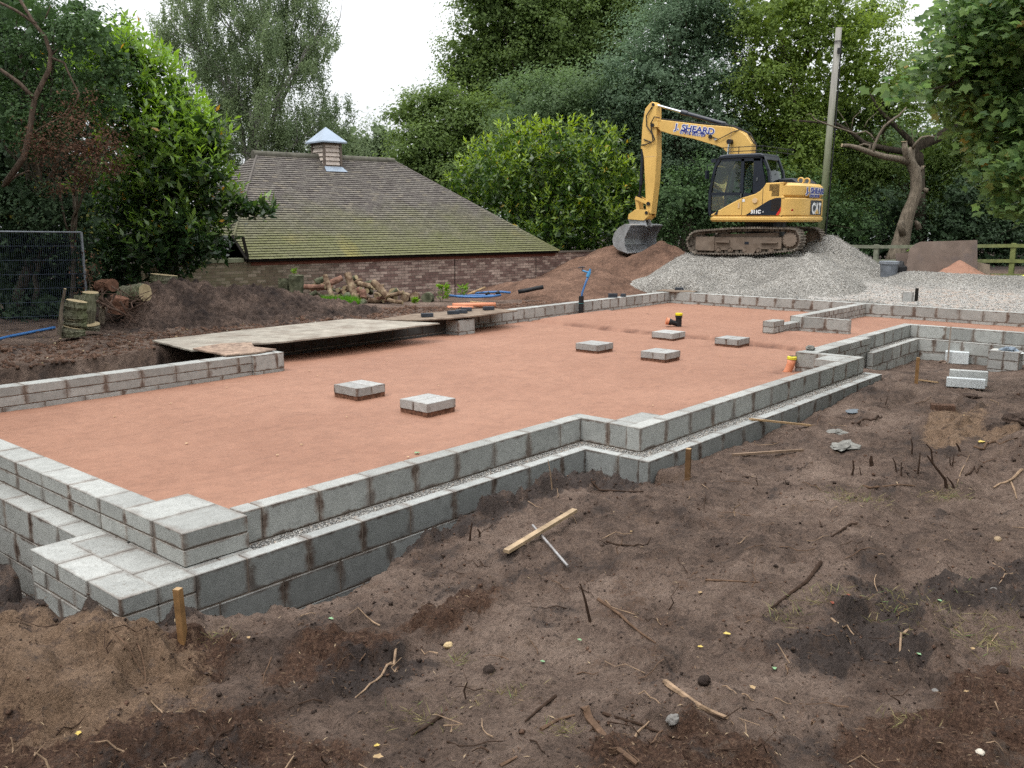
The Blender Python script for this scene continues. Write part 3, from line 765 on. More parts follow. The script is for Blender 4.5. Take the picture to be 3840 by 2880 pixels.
# brown spoil heap below the bucket
def brown_h(U, V_, X, Y):
    g0 = gz(X, Y)
    a = 1.30 - np.hypot((X - 23.7) * .8, (Y - 14.35)) * .60
    b = 1.12 - np.hypot((X - 23.4) * .85, (Y - 15.7) * .8) * .50
    c_ = .62 - np.hypot((X - 21.0) * .55, (Y - 15.2) * .6) * .5
    h = np.maximum(np.maximum(a, b), c_) + .16 * fbm(X * .9, Y * .9, 321, 4) + .06 * np.abs(fbm(X * 3.5, Y * 3.5, 325, 3))
    h = h - .25 * np.exp(-(((X - 23.6) / .5) ** 2 + ((Y - 15.0) / .5) ** 2))
    h = np.minimum(h, gravel_h(0, 0, X, Y) + g0 - .04 + 2.0 * sm(Y + .35 * (X - 21), 13.2, 14.4))
    h = np.maximum(h, -.3 + .1 * fbm(X, Y, 327, 3)) * sm(Y, 12.12, 12.8) + g0 * (1 - sm(Y, 12.12, 12.8)) - .3 * (1 - sm(Y, 12.12, 12.5))
    return h - g0
heap('soil_heap', 'large brown heap of earth under the excavator bucket beside the brick wall', 'soil heap', M['brown_soil'], 22.4, 15.3, 4.6, 3.4, 0, brown_h, (170, 130), lift=0)
def dark_h(U, V_, X, Y):
    a = .66 * np.exp(-(((X - 8.1) / 1.1) ** 2 + ((Y - 15.6) / .95) ** 2) ** 1.3) + .62 * np.exp(-(((X - 9.5) / 1.5) ** 2 + ((Y - 14.8) / .9) ** 2) ** 1.2) + .30 * np.exp(-(((X - 10.9) / 1.0) ** 2 + ((Y - 14.1) / .6) ** 2))
    a = a * .86
    return a + .16 * fbm(X * 1.6, Y * 1.6, 331, 4) * sm(a, 0, .3) + .16 * (np.abs(fbm(X * 4, Y * 4, 335, 4)) - .2) + .05 * fbm(X * 14, Y * 14, 337, 2) - .03
heap('soil_heap', 'long dark heap of sodden earth in front of the brick wall, beside the cut stumps', 'soil heap', M['dark_soil'], 9.2, 14.9, 3.4, 1.9, -.45, dark_h, (300, 170), lift=0)
def sand_h(U, V_, X, Y):
    return .42 * np.maximum(0, 1 - np.hypot((X - 25.45) / .75, (Y - 6.35) / .62)) ** .9 + .05 * fbm(X * 4, Y * 4, 341, 3) - .02
sh_, _ = heap('sand_heap', 'small cone of orange building sand in front of the brown sheet', 'sand heap', M['sand'], 25.45, 6.35, 1.0, .9, 0, sand_h, (60, 60), lift=.08)

# ------------------------------------------------------------------ excavator
Mx = {}
t = NT('yellow_paint', .42, .45); p = t.pos(obj=True)
n1 = t.noise(p, 1.4, 5, .65); n2 = t.noise(p, 22, 4, .7); sep = t.n('ShaderNodeSeparateXYZ'); t.l(p, sep.inputs[0])
c = t.mix(1.0, (.68, .43, .125), t.ramp(n1, [(.3, .85), (.7, 1.08)]), 'MULTIPLY')
c = t.mix(t.math('MULTIPLY', t.ramp(n2, [(.58, 0), (.7, 1)]), t.ramp(n1, [(.45, 0), (.65, .55)])), c, (.13, .075, .04))
lowd = t.ramp(sep.outputs[2], [(.0, 0), (1, 0)])
t.color(c); t.b.inputs['Roughness'].default_value = .42; Mx['yellow'] = t.m
Mx['dust'] = plain('dusty_yellow', (.60, .43, .24), .7, .3, var=.15, sc=3, dirt=((.58, .30, .05), .5, .8))
Mx['black'] = plain('black_paint', (.012, .016, .026), .35, .5, var=.2, sc=3)
Mx['rubber'] = plain('black_hose', (.015, .015, .017), .6, .3)
Mx['chrome'] = plain('chrome_rod', (.75, .77, .8), .18, .5, 1.0, var=.03)
Mx['steel'] = plain('worn_steel', (.42, .43, .45), .42, .5, .6, var=.25, sc=4, dirt=((.17, .12, .09), .56, .6))
Mx['track'] = plain('muddy_track_steel', (.13, .105, .085), .85, .25, .2, var=.45, sc=9, bump=.3, dirt=((.27, .24, .20), .45, .8))
Mx['frame'] = plain('muddy_frame', (.185, .145, .115), .85, .2, 0, var=.25, sc=3, dirt=((.10, .07, .05), .5, .7))
Mx['redlamp'] = plain('red_lens', (.28, .02, .015), .3, .5)
Mx['white'] = plain('white_vinyl', (.72, .73, .74), .5, .3, var=.05)
Mx['blue'] = plain('blue_vinyl', (.02, .035, .25), .5, .3, var=.1)
Mx['grille'] = plain('dark_grille', (.035, .022, .01), .7, .2)
Mx['seat'] = plain('seat_fabric', (.05, .055, .06), .9, .1)
m = bpy.data.materials.new('cab_glass'); m.use_nodes = True; nt = m.node_tree; nt.nodes.clear()
o_ = nt.nodes.new('ShaderNodeOutputMaterial'); gl = nt.nodes.new('ShaderNodeBsdfGlossy'); gl.inputs['Roughness'].default_value = .03; gl.inputs[0].default_value = (.9, .95, .95, 1)
tr = nt.nodes.new('ShaderNodeBsdfTransparent'); tr.inputs[0].default_value = (.74, .80, .78, 1); mx_ = nt.nodes.new('ShaderNodeMixShader'); fr = nt.nodes.new('ShaderNodeFresnel'); fr.inputs[0].default_value = 1.5
nt.links.new(fr.outputs[0], mx_.inputs[0]); nt.links.new(tr.outputs[0], mx_.inputs[1]); nt.links.new(gl.outputs[0], mx_.inputs[2]); nt.links.new(mx_.outputs[0], o_.inputs[0])
Mx['glass'] = m

BZ = .90
ex = thing('excavator', 'yellow tracked excavator with black cab parked on the gravel heap', 'excavator', (E_O[0], E_O[1], BZ), EA)
def Q(pts): return [(x, z - BZ) for x, z in pts]
def track(y0, y1):
    """shoes follow the loop"""
    fr_c, rr_c, r1, r2 = (.93, 1.215), (-1.66, 1.315), .29, .27
    loop = []
    for k in range(9): a = math.radians(-100 + k * 190 / 8); loop.append((fr_c[0] + r1 * math.cos(a), fr_c[1] + r1 * math.sin(a)))
    loop += [(-.1, 1.585), (-.75, 1.60)]
    for k in range(9): a = math.radians(88 + k * 190 / 8); loop.append((rr_c[0] + r2 * math.cos(a), rr_c[1] + r2 * math.sin(a)))
    loop += [(-.76, .95), (.2, .93)]
    loop = [np.array(q) for q in loop]; n = len(loop)
    seg = [np.linalg.norm(loop[(i + 1) % n] - loop[i]) for i in range(n)]; Lt = sum(seg); N = 46
    mb = MB()
    for k in range(N):
        s = k * Lt / N; i = 0
        while s > seg[i]: s -= seg[i]; i = (i + 1) % n
        a, b = loop[i], loop[(i + 1) % n]; d = (b - a) / seg[i]; pnt = a + d * s; nn = np.array([d[1], -d[0]])
        hw = Lt / N * .46
        prof = [pnt - d * hw, pnt + d * hw, pnt + d * hw + nn * .022, pnt + d * hw * .5 + nn * .022, pnt + d * hw * .4 + nn * .05, pnt + d * hw * .1 + nn * .05, pnt + d * 0 + nn * .022,
                pnt - d * hw * .5 + nn * .022, pnt - d * hw * .6 + nn * .05, pnt - d * hw * .85 + nn * .05, pnt - d * hw + nn * .022]
        mb.prism([(q[0], q[1] - BZ) for q in prof], y0, y1, tint=RNG.random())
        pr2 = [pnt - d * hw * .8 - nn * .0, pnt + d * hw * .8 - nn * .0, pnt + d * hw * .8 - nn * .07, pnt - d * hw * .8 - nn * .07]
        ym = (y0 + y1) / 2
        mb.prism([(q[0], q[1] - BZ) for q in pr2], ym - .09, ym - .03); mb.prism([(q[0], q[1] - BZ) for q in pr2], ym + .03, ym + .09)
    return mb
for sgn, y0, y1 in ((1, .75, 1.25), (-1, -1.25, -.75)):
    tk = track(y0, y1).build('track', Mx['track'], ex)
    yo_ = y1 - .12 if sgn > 0 else y0 + .12; yi_ = y0 + .15 if sgn > 0 else y1 - .15
    f = MB()
    f.prism(Q([(.50, 1.36), (.50, 1.0), (-1.42, 1.07), (-1.42, 1.37)]), yi_, yo_, bev=.012)
    f.prism(Q([(1.02, 1.37), (1.02, 1.03), (.95, .99), (.46, .985), (.46, 1.375)]), yi_ - .0, yo_ + .03 * sgn, bev=.012)
    f.prism(Q([(.46, 1.30), (-1.3, 1.36), (-1.3, 1.50), (.3, 1.44)]), yi_, yo_ - .1 * sgn)
    for x0, x1 in ((.42, .02), (-1.32, -.86)):
        f.prism(Q([(x0, 1.225), (x0, 1.25), (x1, 1.29), (x1, 1.215)]), yo_ - .01, yo_ + .07 * sgn)
    f.build('track_frame', Mx['frame'], ex)
    hb = MB(); hb.box(-.52, yo_ - .002 if sgn > 0 else yo_ - .006, 1.18 - BZ, -.40, yo_ + .006 if sgn > 0 else yo_ + .002, 1.25 - BZ); hb.build('frame_slot', Mx['black'], ex)
    sp = MB()
    cx, cz, r = -1.66, 1.315, .19; pts = []
    for k in range(42): a = 2 * math.pi * k / 42; rr = r * (1.0 if k % 3 else .88); pts.append((cx + rr * math.cos(a), cz + rr * math.sin(a)))
    sp.prism(Q(pts), yo_ - .06 * sgn, yo_ + .05 * sgn, bev=.01); sp.cyl((cx, yi_, cz - BZ), (cx, yo_ - .03 * sgn, cz - BZ), .23, 24)
    sp.build('sprocket', Mx['frame'], ex)
    wh = MB(); wh.cyl((.93, yi_, 1.215 - BZ), (.93, yo_ - .08 * sgn, 1.215 - BZ), .25, 24); wh.build('idler_wheel', Mx['track'], ex)
    for k, x in enumerate((.34, .0, -.42, -.80, -1.15)):
        rl = MB(); rl.cyl((x, yi_, 1.02 - BZ - .0), (x, yo_, 1.02 - BZ), .075, 14); rl.cyl((x, yo_, 1.02 - BZ), (x, yo_ + .03 * sgn, 1.02 - BZ), .04, 10); rl.build('track_roller', Mx['frame'], ex)
    gd = MB(); gd.prism(Q([(-.35, 1.07), (-.75, 1.07), (-.68, .94), (-.42, .94)]), yo_ - .02, yo_ + .02 * sgn); gd.build('track_guard', Mx['frame'], ex)
cf = MB(); cf.box(-1.0, -.9, 1.10 - BZ, .6, .9, 1.42 - BZ); cf.build('carbody', Mx['frame'], ex)
sr = MB(); sr.cyl((-.45, 0, 1.40 - BZ), (-.45, 0, 1.80 - BZ), .55, 32); sr.build('swing_ring', Mx['black'], ex)
# body
bd = MB()
sk = []
for k in range(9):   # rounded tail in plan
    pass
def plan(x0, x1, hw, tail, n=7, nose=.1):
    pts = [(x1 - nose, -hw), (x1, -hw + nose), (x1, hw - nose), (x1 - nose, hw)]
    for k in range(n + 1):
        a = math.radians(90 + k * 180 / n); pts.append((x0 + tail + tail * math.cos(a) * 1.0, (hw) * math.copysign(abs(math.sin(a)) ** .8, math.sin(a))))
    return pts
bd.prism(plan(-1.775, .65, 1.20, .40, 16), 1.775 - BZ, 1.935 - BZ, axis='z', bev=.05)
bd.build('skirt', [Mx['yellow']], ex, smooth=False)
cw = MB(); cw.prism([p_ for p_ in plan(-1.755, -1.375, 1.20, .38, 18, .01)], 1.937 - BZ, 2.39 - BZ, axis='z', bev=.02)
cw.prism([p_ for p_ in plan(-1.735, -1.375, 1.18, .36, 18, .01)], 2.395 - BZ, 2.775 - BZ, axis='z', bev=.075)
cwo = cw.build('counterweight', Mx['yellow'], ex)
for q in cwo.data.polygons: q.use_smooth = False
for y in (.45, .05):
    ls = MB(); ls.tube([(-1.55 + .075 * math.cos(a), y, 2.84 - BZ + .075 * math.sin(a)) for a in np.linspace(-.9, math.pi + .9, 12)], .022, 8); ls.build('lifting_eye', Mx['yellow'], ex)
bp = MB()
side = [(.60, 1.937), (.60, 1.96), (.35, 2.09), (.05, 2.25), (-.265, 2.40), (-.64, 2.50), (-.78, 2.58), (-.89, 2.70), (-.93, 2.775), (-1.395, 2.785), (-1.395, 1.937)]
bp.prism(Q(side), .80, 1.19, bev=.02)
bp.build('side_panel', Mx['yellow'], ex)
rb = MB(); rb.prism(Q([(.60, 1.937), (.60, 2.2), (.2, 2.55), (-.4, 2.7), (-1.395, 2.775), (-1.395, 1.937)]), -1.19, -.35, bev=.02)
rb.box(-1.395, -.35, 1.937 - BZ, -.8, .8, 2.74 - BZ); rb.build('engine_housing', Mx['yellow'], ex)
# panel gaps as thin dark strips proud of the panel
gp = MB()
for x in (-.295, -.86): gp.box(x - .006, 1.188, 1.95 - BZ, x + .006, 1.1925, (2.40 if x > -.5 else 2.68) - BZ)
gp.build('panel_gap', Mx['black'], ex)
bk = MB(); bk.prism(Q([(-.40, 1.945), (-.85, 2.22), (-1.05, 2.335), (-1.20, 2.385), (-1.385, 2.395), (-1.365, 2.16), (-1.245, 1.945)]), 1.188, 1.194); bk.build('side_decal', Mx['black'], ex)
rs = MB(); rs.prism(Q([(-1.245, 1.948), (-1.375, 2.17), (-1.375, 2.05), (-1.315, 1.948)]), 1.188, 1.1965); rs.build('red_stripe', plain('red_vinyl', (.6, .03, .02), .5, .3), ex)
gr = MB()
for i in range(8):
    for j in range(9):
        x = -1.035 - .034 * i; z = 2.735 - .034 * j
        if i < 2 and j > 4: continue
        gr.box(x - .026, 1.188, z - .026 - BZ, x, 1.194, z - BZ)
gr.build('grille', Mx['grille'], ex)
g2 = MB()
for j in range(9): g2.box(-1.34, 1.193, 2.06 + .034 * j - BZ, -1.10, 1.199, 2.073 + .034 * j - BZ)
g2.build('vent_slats', Mx['grille'], ex)
hd = MB(); hd.prism(Q([(-.95, 2.76), (-.99, 2.90), (-1.36, 2.915), (-1.52, 2.80), (-1.52, 2.75)]), -.75, .55, bev=.03); hd.build('engine_hood', Mx['black'], ex)
fl = MB(); fl.cyl((-1.675, 1.19, 2.075 - BZ), (-1.675, 1.205, 2.075 - BZ), .028, 14); fl.build('reflector', Mx['redlamp'], ex)
hn = MB(); hn.box(-.23, 1.19, 2.14 - BZ, -.19, 1.21, 2.28 - BZ); hn.build('panel_latch', Mx['dust'], ex); hn = MB(); hn.box(-.37, 1.19, 2.30 - BZ, -.30, 1.197, 2.37 - BZ); hn.build('panel_sticker', Mx['white'], ex); hn = MB(); hn.cyl((-.66, 1.18, 2.33 - BZ), (-.66, 1.22, 2.33 - BZ), .07, 16); hn.build('panel_latch', Mx['dust'], ex)
vt = MB(); vt.prism(Q([(.50, 1.96), (.40, 1.96), (.38, 2.07), (.42, 2.06)]), 1.188, 1.195); vt.build('panel_vent', Mx['black'], ex)
# cab
cb = MB(); cy0, cy1 = .22, 1.17
outl = [(.62, 1.94), (.66, 2.10), (.665, 2.55), (.60, 2.95), (.53, 3.26), (.42, 3.42), (.34, 3.46)]
def bar(mb, a, b, w, y0, y1):
    a = np.array(a); b = np.array(b); d = (b - a) / np.linalg.norm(b - a); n = np.array([-d[1], d[0]]) * w / 2
    mb.prism(Q([tuple(a + n), tuple(b + n), tuple(b - n), tuple(a - n)]), y0, y1)
for (ya, yb) in ((cy1 - .06, cy1), (cy0, cy0 + .06)):
    for i in range(len(outl) - 1): bar(cb, outl[i], outl[i + 1], .075, ya, yb)
    bar(cb, (.36, 3.44), (-.74, 3.42), .14, ya, yb)          # top rail
    bar(cb, (-.255, 1.95), (-.25, 3.42), .085, ya, yb)       # b post
    cb.prism(Q([(-.58, 1.95), (-.55, 3.42), (-.78, 3.42), (-.80, 3.2), (-.92, 2.74), (-.92, 1.95)]), ya, yb)   # rear post
    bar(cb, (.64, 2.52), (-.25, 2.515), .07, ya, yb)
    bar(cb, (-.25, 2.44), (-.60, 2.44), .16, ya, yb)
    cb.prism(Q([(.64, 1.94), (-.95, 1.94), (-.95, 2.05), (.3, 2.06), (.55, 2.03)]), ya, yb)
cb.box(.55, cy0 + .06, 1.94 - BZ, .62, cy1 - .06, 2.06 - BZ); cb.box(.30, cy0 + .06, 3.40 - BZ, .40, cy1 - .06, 3.46 - BZ)
cb.box(-.95, cy0 + .06, 1.94 - BZ, .6, cy1 - .06, 1.99 - BZ)
# rear wall: solid below, frame round the rear window
cb.prism([(cy0 + .06, 1.95 - BZ), (cy1 - .06, 1.95 - BZ), (cy1 - .06, 2.72 - BZ), (cy0 + .06, 2.72 - BZ)], -.93, -.90, axis='x')
cb.build('cab_frame', Mx['black'], ex)
rf = MB(); rf.prism(Q([(.46, 3.46), (.40, 3.53), (.2, 3.555), (-.75, 3.545), (-.82, 3.50), (-.82, 3.44), (.44, 3.43)]), cy0 - .03, cy1 + .03, bev=.03); rf.build('cab_roof', Mx['black'], ex)
rp_ = MB()
for y0, y1 in ((cy0, cy0 + .07), (cy1 - .09, cy1)):
    bar(rp_, (-.80, 3.46), (-.96, 3.10), .06, y0, y1); bar(rp_, (-.96, 3.12), (-1.02, 2.78), .06, y0, y1)
bar(rp_, (-.80, 3.46), (-.83, 3.38), .05, cy0, cy1); bar(rp_, (-1.02, 2.78), (-.9, 2.74), .05, cy0, cy1)
rp_.build('rear_frame', Mx['black'], ex)
gl_ = MB()
gl_.prism(Q([(.60, 2.55), (.56, 2.9), (.50, 3.22), (.42, 3.37), (-.21, 3.36), (-.21, 2.55)]), cy1 - .035, cy1 - .028); gl_.build('side_window', Mx['glass'], ex); gl_ = MB()
gl_.prism(Q([(.62, 2.48), (.60, 2.08), (-.21, 2.06), (-.21, 2.48)]), cy1 - .035, cy1 - .028); gl_.build('side_window', Mx['glass'], ex); gl_ = MB()
gl_.prism(Q([(-.29, 2.5), (-.29, 3.36), (-.55, 3.36), (-.58, 2.5)]), cy1 - .035, cy1 - .028); gl_.build('side_window', Mx['glass'], ex); gl_ = MB()
gl_.prism(Q([(.60, 2.08), (.56, 2.9), (.50, 3.22), (.42, 3.37), (-.55, 3.36), (-.58, 2.08)]), cy0 + .03, cy0 + .037)
gl_.build('side_window', Mx['glass'], ex)
fw = MB(); fw.add([(.645, cy0 + .06, 2.1 - BZ), (.645, cy1 - .06, 2.1 - BZ), (.655, cy1 - .06, 2.55 - BZ), (.655, cy0 + .06, 2.55 - BZ), (.52, cy1 - .06, 3.25 - BZ), (.52, cy0 + .06, 3.25 - BZ), (.38, cy1 - .06, 3.42 - BZ), (.38, cy0 + .06, 3.42 - BZ)],
       [(0, 1, 2, 3), (3, 2, 4, 5), (5, 4, 6, 7)]); fw.build('windscreen', Mx['glass'], ex)
rw = MB(); rw.add([(-.82, cy0 + .05, 3.42 - BZ), (-.82, cy1 - .05, 3.42 - BZ), (-.95, cy1 - .05, 3.10 - BZ), (-.95, cy0 + .05, 3.10 - BZ), (-1.01, cy1 - .05, 2.79 - BZ), (-1.01, cy0 + .05, 2.79 - BZ)], [(0, 1, 2, 3), (3, 2, 4, 5)]); rw.build('rear_window', Mx['glass'], ex)
st_ = MB(); st_.box(-.55, .45, 2.15 - BZ, -.05, .95, 2.35 - BZ); st_.prism(Q([(-.45, 2.35), (-.62, 3.0), (-.50, 3.05), (-.33, 2.35)]), .48, .92, bev=.02); st_.build('operator_seat', Mx['seat'], ex)
mr = MB(); mr.tube([(.60, cy1, 3.3 - BZ), (.72, cy1 + .1, 3.28 - BZ), (.72, cy1 + .12, 2.98 - BZ)], .012, 6); mr.box(.68, cy1 + .04, 2.92 - BZ, .72, cy1 + .2, 3.14 - BZ); mr.box(.56, cy1 - .2, 3.36 - BZ, .70, cy1 - .08, 3.46 - BZ); mr.build('mirror', Mx['black'], ex)
dh = MB(); dh.tube([(-.255, cy1 + .02, 2.40 - BZ), (-.255, cy1 + .02, 2.52 - BZ)], .012, 6); dh.build('door_handle', Mx['chrome'], ex); dh = MB(); dh.tube([(-.68, cy1 + .015, 2.84 - BZ), (-.68, cy1 + .015, 2.92 - BZ)], .01, 6); dh.build('door_handle', Mx['chrome'], ex)
rl = MB()
for z in (3.62, 3.73): rl.tube([(.35, cy1 - .05, z - BZ), (-.75, cy1 - .05, z - BZ), (-.75, -.9, z - BZ)], .010, 6)
for x, y in ((.35, cy1 - .05), (-.1, cy1 - .05), (-.75, cy1 - .05), (-.75, .2), (-.75, -.5)): rl.tube([(x, y, 3.54 - BZ), (x, y, 3.75 - BZ)], .010, 6)
rl.build('guard_rail', Mx['rubber'], ex)
# boom, arm, rams
W2 = .15
bm = MB()
boomp = [(-.20, 2.70), (-.10, 3.35), (-.05, 3.63), (-.06, 3.88), (.14, 4.13), (.34, 4.27), (.55, 4.36), (.95, 4.42), (1.40, 4.48), (2.40, 4.65), (2.90, 4.735), (2.99, 4.66), (2.98, 4.56), (2.76, 4.39), (2.4, 4.27), (1.71, 4.11), (.95, 3.87), (.80, 3.81), (.66, 3.68), (.56, 3.5), (.42, 3.1), (.25, 2.7)]
bm.prism(Q(boomp), -W2, W2, bev=.012)
bm.prism(Q([(2.86, 4.70), (3.06, 4.64), (3.08, 4.56), (2.98, 4.50), (2.82, 4.50)]), -.19, .19, bev=.01)
bmo = bm.build('boom', Mx['yellow'], ex)
wd = MB()
wd.box(2.33, W2 - .002, 4.27 - BZ, 2.345, W2 + .004, 4.64 - BZ); wd.box(.55, W2 - .002, 3.64 - BZ, .565, W2 + .004, 4.36 - BZ); wd.build('weld_seam', Mx['dust'], bmo)
am = MB()
arm = [(2.98, 5.20), (3.08, 5.245), (3.16, 5.20), (3.30, 5.06), (3.38, 4.62), (3.40, 4.03), (3.30, 3.65), (3.235, 2.9), (3.165, 2.01), (2.99, 2.00), (2.90, 2.9), (2.87, 3.67), (2.90, 4.39), (2.93, 5.12)]
am.prism(Q(arm), -.15, .15, bev=.012)
am.prism(Q([(3.36, 4.0), (3.44, 4.06), (3.45, 3.93), (3.37, 3.9)]), -.08, .08)
amo = am.build('dipper_arm', Mx['yellow'], ex)
s2 = MB(); s2.box(2.90, W2 - .002, 3.67 - BZ, 3.30, W2 + .003, 3.682 - BZ); s2.build('weld_seam', Mx['dust'], amo)
c1 = MB(); c1.cyl((2.18, 0, 4.895 - BZ), (.80, 0, 4.46 - BZ), .062, 16); c1.cyl((2.18, 0, 4.895 - BZ), (1.98, 0, 4.832 - BZ), .078, 16); c1.cyl((.83, -.09, 4.45 - BZ), (.83, .09, 4.45 - BZ), .06, 12)
c1o = c1.build('hydraulic_ram', Mx['black'], ex); c1r = MB(); c1r.cyl((3.02, 0, 5.16 - BZ), (2.15, 0, 4.886 - BZ), .036, 14); c1r.build('ram_rod', Mx['chrome'], c1o)
c2 = MB(); c2.cyl((3.42, 0, 3.98 - BZ), (3.46, 0, 2.86 - BZ), .058, 14); c2o = c2.build('hydraulic_ram', Mx['black'], ex)
c2r = MB(); c2r.cyl((3.46, 0, 2.86 - BZ), (3.52, 0, 2.47 - BZ), .032, 12); c2r.build('ram_rod', Mx['rubber'], c2o)
for y in (.25, -.25):
    c3 = MB(); c3.cyl((.70, y, 2.6 - BZ), (.56, y, 3.50 - BZ), .06, 14); c3o = c3.build('hydraulic_ram', Mx['black'], ex)
    c3r = MB(); c3r.cyl((.57, y, 3.48 - BZ), (.545, y, 3.92 - BZ), .036, 12); c3r.build('ram_rod', Mx['chrome'], c3o)
pn = MB()
for x, z, r, hw in ((.545, 3.96, .07, .30), (3.0, 4.57, .05, .21), (1.17, 4.14, .055, .19), (3.09, 2.30, .055, .19), (3.11, 2.03, .05, .24), (3.45, 2.05, .05, .2), (3.54, 2.48, .05, .14), (3.03, 5.16, .045, .17)):
    pn = MB(); pn.cyl((x, -hw, z - BZ), (x, hw, z - BZ), r, 14); pn.build('pivot_pin', Mx['rubber'], ex)
lk = MB()
for y0, y1 in ((.12, .17), (-.17, -.12)):
    bar(lk, (3.54, 2.48), (3.09, 2.30), .09, y0, y1); bar(lk, (3.53, 2.46), (3.45, 2.05), .10, y0 - .04 * (1 if y0 > 0 else -1), y1 - .04 * (1 if y0 > 0 else -1))
lk.build('bucket_link', Mx['yellow'], ex)
qh = MB()
for y0, y1 in ((.17, .22), (-.22, -.17)):
    qh.prism(Q([(3.06, 2.10), (3.16, 2.12), (3.50, 2.13), (3.58, 2.08), (3.74, 1.98), (3.75, 1.84), (3.20, 1.80), (3.05, 1.92)]), y0, y1, bev=.006)
qh.box(3.25, -.17, 1.82 - BZ, 3.7, .17, 1.86 - BZ); qh.build('quick_hitch', Mx['yellow'], ex)
er = MB()
for y0, y1 in ((.12, .165), (-.165, -.12)): er.prism(Q([(3.78, 1.86), (3.20, 1.84), (3.12, 1.62), (3.70, 1.66)]), y0, y1)
er.build('bucket_ear', Mx['steel'], ex)
# wide ditching bucket, opening towards the machine
bk_ = MB(); shell = [(3.18, 1.66), (3.42, 1.69), (3.62, 1.58), (3.76, 1.42), (3.82, 1.24), (3.78, 1.07), (3.62, .94), (3.30, .84)]
HWB = .88
for i in range(len(shell) - 1): bar(bk_, shell[i], shell[i + 1], .022, -HWB, HWB)
bk_.build('bucket', Mx['steel'], ex)
bs = MB()
for y0, y1 in ((HWB - .001, HWB + .018), (-HWB - .018, -HWB + .001)):
    bs = MB(); bs.prism(Q([(3.20, 1.675), (3.42, 1.70), (3.63, 1.59), (3.78, 1.43), (3.84, 1.24), (3.80, 1.06), (3.63, .93), (3.29, .83), (3.40, 1.05), (3.42, 1.25), (3.34, 1.45)]), y0, y1); bs.build('bucket_side', Mx['steel'], ex)
hsx = MB()
hsx.tube([(3.05, .17, 5.10 - BZ), (3.22, .20, 4.85 - BZ), (3.20, .20, 4.55 - BZ), (3.0, .21, 4.32 - BZ), (2.98, .20, 4.10 - BZ), (3.2, .20, 4.03 - BZ), (3.40, .14, 4.02 - BZ)], .017, 8)
hsx.tube([(2.78, .19, 4.76 - BZ), (2.95, .21, 4.80 - BZ), (3.06, .21, 4.62 - BZ), (3.03, .21, 4.40 - BZ), (2.92, .20, 4.15 - BZ), (3.02, .20, 4.08 - BZ), (3.3, .17, 4.18 - BZ)], .017, 8)
hsx.tube([(2.8, -.08, 4.75 - BZ), (1.4, -.08, 4.53 - BZ), (.6, -.08, 4.42 - BZ), (.1, -.08, 4.18 - BZ), (-.1, -.05, 3.85 - BZ), (-.12, 0, 3.5 - BZ)], .016, 6)
hsx.tube([(2.8, .08, 4.745 - BZ), (1.4, .08, 4.52 - BZ), (.6, .08, 4.41 - BZ), (.12, .08, 4.19 - BZ), (-.09, .05, 3.88 - BZ)], .016, 6)
hsx.tube([(1.1, .17, 4.12 - BZ), (.9, .2, 4.05 - BZ), (.5, .19, 4.22 - BZ), (.25, .12, 4.30 - BZ)], .013, 6)
hsx.build('hydraulic_hose', Mx['rubber'], ex)
dr = MB(); dr.box(.95, W2, 4.03 - BZ, 1.03, W2 + .06, 4.07 - BZ); dr.build('work_lamp', Mx['chrome'], ex)

def text_part(s, size, mat, loc, rotm, parent, off=0.0, depth=.002, name='lettering', sx=1.0):
    cu = bpy.data.curves.new('t', 'FONT'); cu.body = s; cu.size = size; cu.extrude = depth; cu.offset = off; cu.resolution_u = 3; cu.align_x = 'LEFT'
    ob = bpy.data.objects.new('t', cu); COL.objects.link(ob)
    bpy.context.view_layer.update()
    me = bpy.data.meshes.new_from_object(ob.evaluated_get(bpy.context.evaluated_depsgraph_get()))
    bpy.data.objects.remove(ob)
    me.materials.clear(); me.materials.append(mat)
    for v in me.vertices:
        v.co.x *= sx; q = rotm @ v.co; v.co = q + Vector(loc)
    o = bpy.data.objects.new(name, me); COL.objects.link(o); o.parent = parent
    return o
def side_rot(ang):   # text runs towards local -x (rearwards) on the left side, reading upright
    X = Vector((-math.cos(ang), 0, -math.sin(ang))); Z = Vector((0, 1, 0)); Y = Z.cross(X)
    return Matrix((X, Y, Z)).transposed()
def bent(o, f):
    for v in o.data.vertices: v.co = f(v.co)
bang = math.atan2(4.60 - 4.43, 2.30 - 1.40) * .95
R_ = side_rot(bang)
for off, mt, dy, lf in ((.020, Mx['white'], .0, 0), (.004, Mx['blue'], .005, 0)):
    text_part('J. SHEARD', .235, mt, (2.30, W2 + .003 + dy, 4.41 - BZ), R_, bmo, off, name='sign_lettering', sx=1.20)
    text_part('07976 803789', .135, mt, (2.14, W2 + .003 + dy, 4.285 - BZ), R_, bmo, off * .60 if lf == 0 and off > .01 else .002, name='sign_lettering', sx=1.05)
R0 = side_rot(0.0)
text_part('311C', .125, Mx['white'], (-.555, 1.195, 1.995 - BZ), R0, ex, .008, name='model_lettering')
text_part('U', .045, Mx['white'], (-.88, 1.195, 2.02 - BZ), R0, ex, .003, name='model_lettering')
